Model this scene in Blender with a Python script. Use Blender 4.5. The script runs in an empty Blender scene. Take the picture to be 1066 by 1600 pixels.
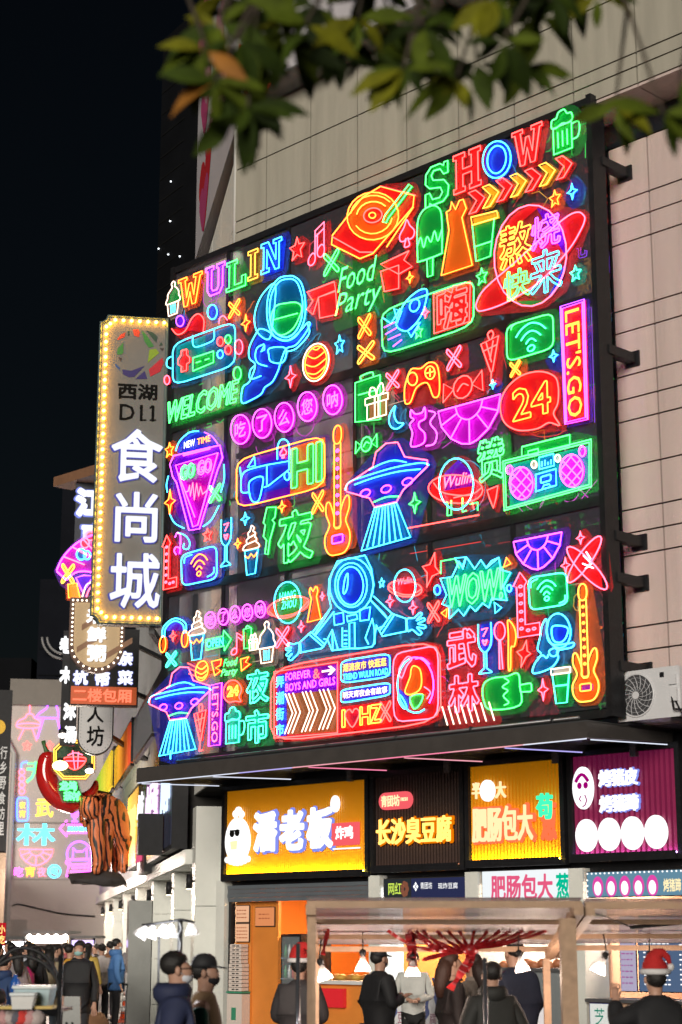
import bpy, math, random
import numpy as np
from mathutils.geometry import tessellate_polygon
from mathutils import Vector, Matrix
random.seed(7)
SC = bpy.context.scene
COL = SC.collection

# ---------------------------------------------------------------- camera, world, sun, exposure
CAM_H = 1.76
PITCH = math.atan(670 / 2796.0)
FPX = 2796.0                       # focal length in pixels of the 1066x1600 photograph
cam_d = bpy.data.cameras.new('camera')
cam = bpy.data.objects.new('camera', cam_d)
COL.objects.link(cam)
cam.location = (0, 0, CAM_H)
cam.rotation_euler = (math.pi / 2 + PITCH, 0, 0)
cam_d.sensor_fit = 'VERTICAL'
cam_d.sensor_height = 36.0
cam_d.lens = FPX / 1600 * 36.0
cam_d.clip_start = 0.1
cam_d.clip_end = 3000
cam_d.dof.use_dof = True
cam_d.dof.focus_distance = 26.0
cam_d.dof.aperture_fstop = 2.6
SC.camera = cam

SUN_EL, SUN_AZ = math.radians(13), math.radians(196)   # azimuth the light comes from (0 = +Y, clockwise)
world = bpy.data.worlds.new('World')
SC.world = world
world.use_nodes = True
wn = world.node_tree
sky = wn.nodes.new('ShaderNodeTexSky')
sky.sky_type = 'NISHITA'
sky.sun_disc = False
sky.sun_elevation = SUN_EL
sky.sun_rotation = SUN_AZ
wn.links.new(sky.outputs[0], wn.nodes['Background'].inputs[0])
wn.nodes['Background'].inputs[1].default_value = 0.0012

sun_d = bpy.data.lights.new('city_glow', 'SUN')
sun_d.energy = 2.8
sun_d.angle = math.radians(24)
sun_d.color = (1.0, 0.93, 0.82)
sun = bpy.data.objects.new('city_glow', sun_d)
COL.objects.link(sun)
_d = Vector((math.sin(SUN_AZ) * math.cos(SUN_EL), math.cos(SUN_AZ) * math.cos(SUN_EL), math.sin(SUN_EL)))
sun.rotation_euler = _d.to_track_quat('Z', 'Y').to_euler()
sun.location = (0, -5, 12)

vs = SC.view_settings
vs.view_transform = 'Standard'
vs.look = 'None'
vs.exposure = 0.0
vs.gamma = 1.0
vs.use_curve_mapping = False
SC.cycles.use_denoising = True
SC.cycles.denoising_input_passes = 'RGB'
SC.cycles.max_bounces = 6
SC.cycles.diffuse_bounces = 2
SC.cycles.glossy_bounces = 3
SC.cycles.transmission_bounces = 3
SC.cycles.transparent_max_bounces = 24
SC.cycles.caustics_reflective = False
SC.cycles.caustics_refractive = False
SC.cycles.sample_clamp_indirect = 4.0

# ---------------------------------------------------------------- materials
_M = {}
def mat(name, col=(.5, .5, .5), rough=.6, metal=0.0, emit=None, es=0.0, noise=0.0, scale=6.0, bump=0.0, alpha=1.0, coat=0.0, spec=.5, streak=False):
    if name in _M:
        return _M[name]
    m = bpy.data.materials.new(name)
    m.use_nodes = True
    nt = m.node_tree
    b = nt.nodes['Principled BSDF']
    b.inputs['Base Color'].default_value = (*col, 1)
    b.inputs['Roughness'].default_value = rough
    b.inputs['Metallic'].default_value = metal
    b.inputs['Specular IOR Level'].default_value = spec
    b.inputs['Alpha'].default_value = alpha
    b.inputs['Coat Weight'].default_value = coat
    if emit is not None:
        b.inputs['Emission Color'].default_value = (*emit, 1)
        b.inputs['Emission Strength'].default_value = es
    if noise > 0 or bump > 0:
        tc = nt.nodes.new('ShaderNodeTexCoord')
        nz = nt.nodes.new('ShaderNodeTexNoise')
        nz.inputs['Scale'].default_value = scale
        nz.inputs['Detail'].default_value = 6
        nz.inputs['Roughness'].default_value = .65
        geo = nt.nodes.new('ShaderNodeNewGeometry')
        if streak:      # rain streaks: noise drawn out downwards
            mp = nt.nodes.new('ShaderNodeMapping'); mp.inputs['Scale'].default_value = (1.6, 1.6, .10)
            nt.links.new(geo.outputs['Position'], mp.inputs[0]); nt.links.new(mp.outputs[0], nz.inputs['Vector'])
        else:
            nt.links.new(geo.outputs['Position'], nz.inputs['Vector'])
        if noise > 0:
            r = nt.nodes.new('ShaderNodeValToRGB')
            r.color_ramp.elements[0].position = .3
            r.color_ramp.elements[1].position = .72
            r.color_ramp.elements[0].color = (*[c * (1 - noise) for c in col], 1)
            r.color_ramp.elements[1].color = (*[min(1, c * (1 + noise * .6)) for c in col], 1)
            nt.links.new(nz.outputs['Fac'], r.inputs[0])
            nt.links.new(r.outputs[0], b.inputs['Base Color'])
        if bump > 0:
            bp = nt.nodes.new('ShaderNodeBump')
            bp.inputs['Strength'].default_value = bump
            bp.inputs['Distance'].default_value = .02
            nt.links.new(nz.outputs['Fac'], bp.inputs['Height'])
            nt.links.new(bp.outputs[0], b.inputs['Normal'])
    _M[name] = m
    return m

def emis(name, col, s):
    """a lamp tube or lit letter: gives off light"""
    if name in _M:
        return _M[name]
    m = bpy.data.materials.new(name)
    m.use_nodes = True
    nt = m.node_tree
    nt.nodes.clear()
    o = nt.nodes.new('ShaderNodeOutputMaterial')
    e = nt.nodes.new('ShaderNodeEmission')
    e.inputs[0].default_value = (*col, 1)
    e.inputs[1].default_value = s
    nt.links.new(e.outputs[0], o.inputs[0])
    _M[name] = m
    return m

def acrylic(name, col, opaque, es=0.0):
    """tinted acrylic sheet: part see-through, part diffusing, faintly edge lit"""
    if name in _M:
        return _M[name]
    m = bpy.data.materials.new(name)
    m.use_nodes = True
    nt = m.node_tree
    nt.nodes.clear()
    o = nt.nodes.new('ShaderNodeOutputMaterial')
    tr = nt.nodes.new('ShaderNodeBsdfTransparent')
    tr.inputs[0].default_value = (1, 1, 1, 1)
    p = nt.nodes.new('ShaderNodeBsdfPrincipled')
    p.inputs['Base Color'].default_value = (*col, 1)
    p.inputs['Roughness'].default_value = .35
    p.inputs['Emission Color'].default_value = (*col, 1)
    p.inputs['Emission Strength'].default_value = es
    mx = nt.nodes.new('ShaderNodeMixShader')
    mx.inputs[0].default_value = opaque
    nt.links.new(tr.outputs[0], mx.inputs[1])
    nt.links.new(p.outputs[0], mx.inputs[2])
    nt.links.new(mx.outputs[0], o.inputs[0])
    _M[name] = m
    return m

TUBE = {'G': (.045, .75, .10), 'R': (.95, .05, .045), 'C': (.04, .48, .75), 'B': (.05, .12, 1.0), 'P': (.80, .055, .75),
        'V': (.30, .05, 1.0), 'O': (.95, .17, .02), 'Y': (.9, .42, .05), 'W': (.8, .55, .42), 'K': (.92, .07, .12),
        'T': (.04, .70, .36), 'H': (.75, .80, 1.0)}
FILL = {'g': (.0, .30, .05), 'r': (.75, .01, .015), 'c': (.0, .10, .28), 'b': (.01, .02, .62), 'p': (.48, .0, .50),
        'v': (.12, .0, .55), 'o': (.80, .14, .01), 'y': (.75, .45, .02), 'w': (.45, .38, .33), 'k': (.42, .012, .05),
        't': (.0, .28, .26), 'n': (.28, .10, .03), 'd': (.01, .06, .03), 'a': (.02, .02, .16)}
def tube_mat(k): return emis('neon_glass_' + k, TUBE[k], 8.0 if k not in 'WHY' else 4.2)
def fill_mat(k): return acrylic('lit_acrylic_' + k, FILL[k], .78, .13)
def halo_mat(k):
    c = FILL[k]
    return acrylic('clear_acrylic_' + k, tuple(min(1, .03 + .95 * x) for x in c), .20, 0.0)

# ---------------------------------------------------------------- mesh building
class MB:
    def __init__(s):
        s.v = []; s.f = []; s.sm = []
    def add(s, vs_, fs, smooth=False):
        b = len(s.v)
        s.v += [Vector(p) for p in vs_]
        s.f += [tuple(i + b for i in f) for f in fs]
        s.sm += [smooth] * len(fs)
        return s
    def hexa(s, p, a, b, c):
        """box from corner p with edge vectors a, b, c"""
        p, a, b, c = Vector(p), Vector(a), Vector(b), Vector(c)
        v = [p, p + a, p + a + b, p + b, p + c, p + a + c, p + a + b + c, p + b + c]
        f = [(0, 3, 2, 1), (4, 5, 6, 7), (0, 1, 5, 4), (1, 2, 6, 5), (2, 3, 7, 6), (3, 0, 4, 7)]
        if a.cross(b).dot(c) < 0:
            f = [tuple(reversed(q)) for q in f]
        return s.add(v, f)
    def box(s, x0, x1, y0, y1, z0, z1):
        return s.hexa((x0, y0, z0), (x1 - x0, 0, 0), (0, y1 - y0, 0), (0, 0, z1 - z0))
    def bevbox(s, p, a, b, c, t=.01):
        """box with chamfered edges in the a-b plane"""
        p, a, b, c = Vector(p), Vector(a), Vector(b), Vector(c)
        ta, tb = a.normalized() * t, b.normalized() * t
        poly = [p + ta, p + a - ta, p + a + tb, p + a + b - tb, p + a + b - ta, p + b + ta, p + b - tb, p + tb]
        return s.prism(poly, c)
    def prism(s, poly, ext, caps=True):
        n = len(poly)
        poly = [Vector(p) for p in poly]
        ext = Vector(ext)
        v = poly + [p + ext for p in poly]
        f = [(i, (i + 1) % n, (i + 1) % n + n, i + n) for i in range(n)]
        if caps:
            f += [tuple(range(n - 1, -1, -1)), tuple(range(n, 2 * n))]
        return s.add(v, f)
    def beam(s, p, q, w, h, up=(0, 0, 1)):
        p, q = Vector(p), Vector(q)
        d = (q - p)
        x = d.cross(Vector(up))
        if x.length < 1e-5: x = Vector((1, 0, 0))
        x = x.normalized() * w
        y = x.cross(d).normalized() * h
        return s.hexa(p - x / 2 - y / 2, x, y, d)
    def tube(s, pts, r, seg=6, closed=False, smooth=True, r1=None, caps=True):
        P = [Vector(p) for p in pts]
        n = len(P)
        if n < 2: return s
        ref = None
        b0 = len(s.v)
        for i in range(n):
            if closed: d = (P[(i + 1) % n] - P[i - 1])
            elif i == 0: d = P[1] - P[0]
            elif i == n - 1: d = P[-1] - P[-2]
            else: d = (P[i + 1] - P[i]).normalized() + (P[i] - P[i - 1]).normalized()
            if d.length < 1e-7: d = Vector((0, 0, 1))
            d.normalize()
            if ref is None:
                ref = d.cross(Vector((0, 0, 1)))
                if ref.length < .1: ref = d.cross(Vector((1, 0, 0)))
            ref = (ref - d * ref.dot(d)).normalized()
            o = d.cross(ref)
            rr = r if r1 is None else r + (r1 - r) * i / (n - 1)
            for k in range(seg):
                a = 2 * math.pi * k / seg
                s.v.append(P[i] + ref * (math.cos(a) * rr) + o * (math.sin(a) * rr))
        m = n if closed else n - 1
        for i in range(m):
            j = (i + 1) % n
            for k in range(seg):
                l = (k + 1) % seg
                s.f.append((b0 + i * seg + k, b0 + i * seg + l, b0 + j * seg + l, b0 + j * seg + k)); s.sm.append(smooth)
        if not closed and caps:
            s.f.append(tuple(b0 + k for k in range(seg - 1, -1, -1))); s.sm.append(False)
            s.f.append(tuple(b0 + (n - 1) * seg + k for k in range(seg))); s.sm.append(False)
        return s
    def lathe(s, base, prof, seg=16, axis=(0, 0, 1), smooth=True):
        """prof: list of (radius, height) along axis from base"""
        base, ax = Vector(base), Vector(axis).normalized()
        x = ax.cross(Vector((0, 1, 0)))
        if x.length < .1: x = ax.cross(Vector((1, 0, 0)))
        x.normalize(); y = ax.cross(x)
        b0 = len(s.v)
        for (r, h) in prof:
            for k in range(seg):
                a = 2 * math.pi * k / seg
                s.v.append(base + ax * h + x * (math.cos(a) * r) + y * (math.sin(a) * r))
        for i in range(len(prof) - 1):
            for k in range(seg):
                l = (k + 1) % seg
                s.f.append((b0 + i * seg + k, b0 + i * seg + l, b0 + (i + 1) * seg + l, b0 + (i + 1) * seg + k)); s.sm.append(smooth)
        s.f.append(tuple(b0 + k for k in range(seg - 1, -1, -1))); s.sm.append(False)
        s.f.append(tuple(b0 + (len(prof) - 1) * seg + k for k in range(seg))); s.sm.append(False)
        return s
    def ball(s, c, rx, ry=None, rz=None, seg=10, rings=7):
        ry = rx if ry is None else ry; rz = rx if rz is None else rz
        c = Vector(c); b0 = len(s.v)
        for i in range(rings + 1):
            t = math.pi * i / rings
            for k in range(seg):
                a = 2 * math.pi * k / seg
                s.v.append(c + Vector((rx * math.sin(t) * math.cos(a), ry * math.sin(t) * math.sin(a), -rz * math.cos(t))))
        for i in range(rings):
            for k in range(seg):
                l = (k + 1) % seg
                s.f.append((b0 + i * seg + k, b0 + i * seg + l, b0 + (i + 1) * seg + l, b0 + (i + 1) * seg + k)); s.sm.append(True)
        return s
    def tubev(s, pts, rad, seg=10, sq=1.0):
        """tube with a radius for every point"""
        k0 = len(s.v); s.tube(pts, 1.0, seg)
        P = [Vector(p) for p in pts]
        for i in range(len(P)):
            for k in range(seg):
                j = k0 + i * seg + k
                s.v[j] = P[i] + (s.v[j] - P[i]) * rad[i]
        return s
    def build(s, name, m, parent=None, **tags):
        """link as ONE mesh object; vertices were given in world space"""
        me = bpy.data.meshes.new(name)
        if parent is not None:
            inv = parent.matrix_basis.inverted()
            q = parent
            if q.parent is not None:
                inv = (q.parent.matrix_basis @ q.matrix_basis).inverted()
            vv = [inv @ p for p in s.v]
            off = Vector((0, 0, 0))
        else:
            lo = Vector((min(p.x for p in s.v), min(p.y for p in s.v), min(p.z for p in s.v)))
            hi = Vector((max(p.x for p in s.v), max(p.y for p in s.v), max(p.z for p in s.v)))
            off = Vector(((lo.x + hi.x) / 2, (lo.y + hi.y) / 2, lo.z))
            vv = [p - off for p in s.v]
        me.from_pydata([tuple(p) for p in vv], [], s.f)
        me.polygons.foreach_set('use_smooth', s.sm)
        me.materials.append(m)
        o = bpy.data.objects.new(name, me)
        o.location = off
        COL.objects.link(o)
        if parent is not None: o.parent = parent
        for k, x in tags.items(): o[k] = x
        return o

def thing(name, label, cat, loc, group=None, rz=0.0):
    o = bpy.data.objects.new(name, None)
    o.empty_display_size = .1
    COL.objects.link(o)
    o.location = loc
    o.rotation_euler = (0, 0, rz)
    o['label'] = label; o['category'] = cat
    if group: o['group'] = group
    o.matrix_basis = Matrix.Translation(Vector(loc)) @ Matrix.Rotation(rz, 4, 'Z')
    return o
def tag(o, label, cat, group=None):
    o['label'] = label; o['category'] = cat
    if group: o['group'] = group
    return o
def struct(o):
    o['kind'] = 'structure'
    return o
def copy_tree(o, parent=None):
    c = o.copy(); COL.objects.link(c)
    if parent is not None: c.parent = parent
    for ch in list(o.children):
        copy_tree(ch, c)
    return c

# ---------------------------------------------------------------- places: vertical planes surveyed from the photograph
def ray(x, y):
    v = 800 - y
    return Vector((x - 533, FPX * math.cos(PITCH) - v * math.sin(PITCH), FPX * math.sin(PITCH) + v * math.cos(PITCH)))
def at_depth(x, y, Y):
    r = ray(x, y)
    return Vector((0, 0, CAM_H)) + r * (Y / r.y)
class Plane:
    """vertical plane through P0 (x, y) with horizontal unit vector e; n faces the street"""
    def __init__(s, P0, e):
        s.P = Vector((P0[0], P0[1], 0)); s.e = Vector((e[0], e[1], 0)).normalized()
        s.n = Vector((s.e.y, -s.e.x, 0))
    def px(s, x, y):
        r = ray(x, y)
        t = s.P.dot(s.n) / r.dot(s.n)
        w = Vector((0, 0, CAM_H)) + r * t
        return ((w - s.P).dot(s.e), w.z)
    def w(s, u, z, o=0.0):
        return s.P + s.e * u + s.n * o + Vector((0, 0, z))
    def at(s, x, y, o=0.0):
        u, z = s.px(x, y)
        return s.w(u, z, o)
    def shift(s, o):
        return Plane(s.P + s.n * o, s.e)
    def box(s, mb, u0, u1, z0, z1, o0, o1):
        return mb.hexa(s.w(u0, z0, o0), s.e * (u1 - u0), s.n * (o1 - o0), (0, 0, z1 - z0))
E_F = (0.69903, -0.71509)
SHOP = Plane((-0.638, 27.0), E_F)          # shop front
BB = SHOP.shift(1.30)                       # neon billboard
UP = SHOP.shift(1.15)                       # upper wall of the building
LOW = SHOP.shift(0.50)                      # wall behind the billboard
STREET_D = Vector((-0.175, 0.985, 0)).normalized()
CORNER = UP.w(-0.31, 0)
ST = Plane((CORNER.x, CORNER.y), (-STREET_D.x, -STREET_D.y))   # side of the street; u = -distance down the street
def cross_plane(Y, x=150):
    """plane across the street, facing the camera, passing px column x at depth Y"""
    p = at_depth(x, 1480, Y)
    return Plane((p.x, p.y), (0.985, 0.175))

# ---------------------------------------------------------------- glyphs
_G = {}
def glyph(txt, bold=0.0, shear=0.0):
    if bold > .004: return glyph_bold(txt, bold, shear)
    """flat outline of a text in its own unit box: (loops, verts, faces), y up"""
    key = (txt, bold, shear)
    if key in _G: return _G[key]
    c = bpy.data.curves.new('g', 'FONT')
    c.body = txt; c.offset = bold; c.shear = shear; c.resolution_u = 2; c.fill_mode = 'FRONT'
    o = bpy.data.objects.new('g', c)
    COL.objects.link(o)
    bpy.context.view_layer.update()
    ev = o.evaluated_get(bpy.context.evaluated_depsgraph_get())
    me = ev.to_mesh()
    V = [(v.co.x, v.co.y) for v in me.vertices]
    F = [tuple(p.vertices) for p in me.polygons]
    ev.to_mesh_clear()
    bpy.data.objects.remove(o); bpy.data.curves.remove(c)
    x0 = min(v[0] for v in V); x1 = max(v[0] for v in V); y0 = min(v[1] for v in V); y1 = max(v[1] for v in V)
    V = [((a - x0) / (x1 - x0), (b - y0) / (y1 - y0)) for a, b in V]
    asp = (x1 - x0) / (y1 - y0)
    # merge coincident vertices so that boundary loops close
    mp = {}; idx = []
    nv = []
    for p in V:
        k = (round(p[0], 5), round(p[1], 5))
        if k not in mp: mp[k] = len(nv); nv.append(p)
        idx.append(mp[k])
    F = [tuple(idx[i] for i in f) for f in F]
    F = [f for f in F if len(set(f)) == len(f)]
    cnt = {}
    for f in F:
        for i in range(len(f)):
            a, b = f[i], f[(i + 1) % len(f)]
            cnt[(a, b)] = 1
    nxt = {}
    for (a, b) in cnt:
        if (b, a) not in cnt: nxt.setdefault(a, []).append(b)
    loops = []
    while nxt:
        s0 = next(iter(nxt)); lp = [s0]; cur = s0
        while cur in nxt:
            b = nxt[cur].pop()
            if not nxt[cur]: del nxt[cur]
            if b == s0: break
            lp.append(b); cur = b
            if len(lp) > 5000: break
        if len(lp) > 3: loops.append([nv[i] for i in lp])
    _G[key] = (loops, nv, F, asp)
    return _G[key]

def glyph_bold(txt, bold, shear):
    """glyph thickened by an outward distance: contour of the distance field of its outline"""
    key = (txt, bold, shear)
    if key in _G: return _G[key]
    loops, V, F, asp = glyph(txt, 0.0, shear)
    H = 60 if len(txt) > 3 else 84
    pad = bold * 1.6 + .03
    st = 1.0 / H
    xs = np.arange(-pad, asp + pad + st, st); ys = np.arange(-pad, 1 + pad + st, st)
    GX, GY = np.meshgrid(xs, ys)
    D2 = np.full(GX.shape, 1e9); IN = np.zeros(GX.shape, bool)
    for lp in loops:
        L = [(a * asp, b) for a, b in lp]
        for i in range(len(L)):
            (ax, ay), (bx, by) = L[i], L[(i + 1) % len(L)]
            dx, dy = bx - ax, by - ay
            q = dx * dx + dy * dy
            if q < 1e-12: continue
            t = np.clip(((GX - ax) * dx + (GY - ay) * dy) / q, 0, 1)
            D2 = np.minimum(D2, (GX - ax - t * dx) ** 2 + (GY - ay - t * dy) ** 2)
            if abs(dy) > 1e-9:
                c = ((ay > GY) != (by > GY)) & (GX < dx * (GY - ay) / dy + ax)
                IN ^= c
    S = np.sqrt(D2) * np.where(IN, -1, 1) - bold * .85
    nyy, nxx = S.shape
    S[0, :] = S[-1, :] = 1; S[:, 0] = S[:, -1] = 1
    seg = {}
    def ip(a, b):
        va, vb = S[a], S[b]; t = va / (va - vb)
        return (a, b) if a < b else (b, a)
    pos = {}
    def P(a, b):
        k = (a, b) if a < b else (b, a)
        if k not in pos:
            va, vb = S[k[0]], S[k[1]]; t = va / (va - vb)
            pos[k] = (xs[k[0][1]] + (xs[k[1][1]] - xs[k[0][1]]) * t, ys[k[0][0]] + (ys[k[1][0]] - ys[k[0][0]]) * t)
        return k
    B = S < 0
    act = np.argwhere((B[:-1, :-1].astype(int) + B[1:, :-1] + B[:-1, 1:] + B[1:, 1:]) % 4 != 0)
    for j, i in act:
        j = int(j); i = int(i)
        c = [(j, i), (j, i + 1), (j + 1, i + 1), (j + 1, i)]
        s = [bool(B[p]) for p in c]
        ed = [(c[k], c[(k + 1) % 4]) for k in range(4)]
        inn = [k for k in range(4) if s[k] and not s[(k + 1) % 4]]      # leaving the inside
        out = [k for k in range(4) if not s[k] and s[(k + 1) % 4]]
        if len(inn) == 1: seg[P(*ed[inn[0]])] = P(*ed[out[0]])
        else:
            for k in inn:
                o = (k + 3) % 4 if not s[(k + 3) % 4] else (k + 1) % 4
                seg[P(*ed[k])] = P(*ed[(k + 3) % 4])
    res = []
    while seg:
        a = next(iter(seg)); lp = []
        while a in seg:
            lp.append(pos[a]); a = seg.pop(a)
        if len(lp) > 6:
            q = [lp[0]]
            for p in lp[1:]:
                if (p[0] - q[-1][0]) ** 2 + (p[1] - q[-1][1]) ** 2 > (st * 1.15) ** 2: q.append(p)
            # drop points on straight runs
            r = []
            for i in range(len(q)):
                a_, b_, c_ = q[i - 1], q[i], q[(i + 1) % len(q)]
                if abs((b_[0] - a_[0]) * (c_[1] - a_[1]) - (b_[1] - a_[1]) * (c_[0] - a_[0])) > st * st * .12: r.append(b_)
            if len(r) > 3: res.append(r)
    x0 = min(p[0] for l in res for p in l); x1 = max(p[0] for l in res for p in l); y0 = min(p[1] for l in res for p in l); y1 = max(p[1] for l in res for p in l)
    res = [[((a - x0) / (x1 - x0), (b - y0) / (y1 - y0)) for a, b in l] for l in res]
    def area(l): return sum(l[i - 1][0] * l[i][1] - l[i][0] * l[i - 1][1] for i in range(len(l))) / 2
    def inside(p, l):
        c = False
        for i in range(len(l)):
            (ax, ay), (bx, by) = l[i - 1], l[i]
            if (ay > p[1]) != (by > p[1]) and p[0] < (bx - ax) * (p[1] - ay) / (by - ay) + ax: c = not c
        return c
    dep = [sum(inside(l[0], m) for m in res if m is not l) for l in res]
    vv = []; ff = []
    for k, l in enumerate(res):
        if dep[k] % 2: continue
        grp = [l] + [m for j, m in enumerate(res) if dep[j] == dep[k] + 1 and inside(m[0], l)]
        base = len(vv); vv += [p for m in grp for p in m]
        for t in tessellate_polygon([[Vector((p[0] * asp, p[1], 0)) for p in m] for m in grp]):
            t = [i + base for i in t]
            a, b, c = (vv[i] for i in t)
            ar = (b[0] - a[0]) * (c[1] - a[1]) - (b[1] - a[1]) * (c[0] - a[0])
            ff.append(tuple(t) if ar > 0 else tuple(reversed(t)))
    _G[key] = (res, vv, ff, asp)
    return _G[key]
def text_flat(mb, pl, txt, u, z, w, h, o, depth=0.0, bold=0.0, shear=0.0, rot=0, vert=False):
    """solid letters centred on (u, z) of plane pl"""
    if vert:
        n = len(txt); hh = h / n
        for i, ch in enumerate(txt):
            text_flat(mb, pl, ch, u, z + h / 2 - hh * (i + .5), w, hh * .86, o, depth, bold, shear)
        return mb
    loops, V, F, asp = glyph(txt, bold, shear)
    def P(p, oo):
        a, b = p[0] - .5, p[1] - .5
        if rot == -90: a, b = b, -a
        return pl.w(u + a * w, z + b * h, oo)
    mb.add([P(p, o + depth) for p in V], F)
    if depth > 0:
        for lp in loops:
            n = len(lp)
            mb.add([P(p, o) for p in lp] + [P(p, o + depth) for p in lp], [(i, (i + 1) % n, (i + 1) % n + n, i + n) for i in range(n)])
    return mb
# ---------------------------------------------------------------- neon signs
def catmull(P, closed, k=4):
    n = len(P); out = []
    m = n if closed else n - 1
    for i in range(m):
        p0 = P[(i - 1) % n] if closed or i > 0 else P[i]
        p1 = P[i]; p2 = P[(i + 1) % n]
        p3 = P[(i + 2) % n] if closed or i + 2 < n else P[(i + 1) % n]
        for j in range(k):
            t = j / k
            out.append(tuple(.5 * (2 * b + (c - a) * t + (2 * a - 5 * b + 4 * c - d) * t * t + (3 * b - a - 3 * c + d) * t ** 3)
                             for a, b, c, d in zip(p0, p1, p2, p3)))
    if not closed: out.append(P[-1])
    return out
def rounded(P, f=.22, closed=True):
    """cut and round the corners"""
    n = len(P); out = []
    for i in range(n):
        if not closed and i in (0, n - 1): out.append(P[i]); continue
        a, b, c = P[i - 1], P[i], P[(i + 1) % n]
        A = tuple(b[k] + (a[k] - b[k]) * f for k in (0, 1)); Cc = tuple(b[k] + (c[k] - b[k]) * f for k in (0, 1))
        for t in (0, .33, .67, 1):
            out.append(tuple((1 - t) ** 2 * A[k] + 2 * t * (1 - t) * b[k] + t * t * Cc[k] for k in (0, 1)))
    return out
def pts(s):
    return [tuple(float(q) for q in t.split(',')) for t in s.split()]
def ell(cx, cy, rx, ry, rot=0, a0=0, a1=360, n=22):
    r = math.radians(rot); out = []
    full = abs(a1 - a0) >= 360
    m = n if full else max(6, int(n * abs(a1 - a0) / 360) + 1)
    for i in range(m):
        a = math.radians(a0 + (a1 - a0) * i / (m if full else m - 1))
        x, y = rx * math.cos(a), ry * math.sin(a)
        out.append((cx + x * math.cos(r) - y * math.sin(r), cy + x * math.sin(r) + y * math.cos(r)))
    return out

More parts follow.
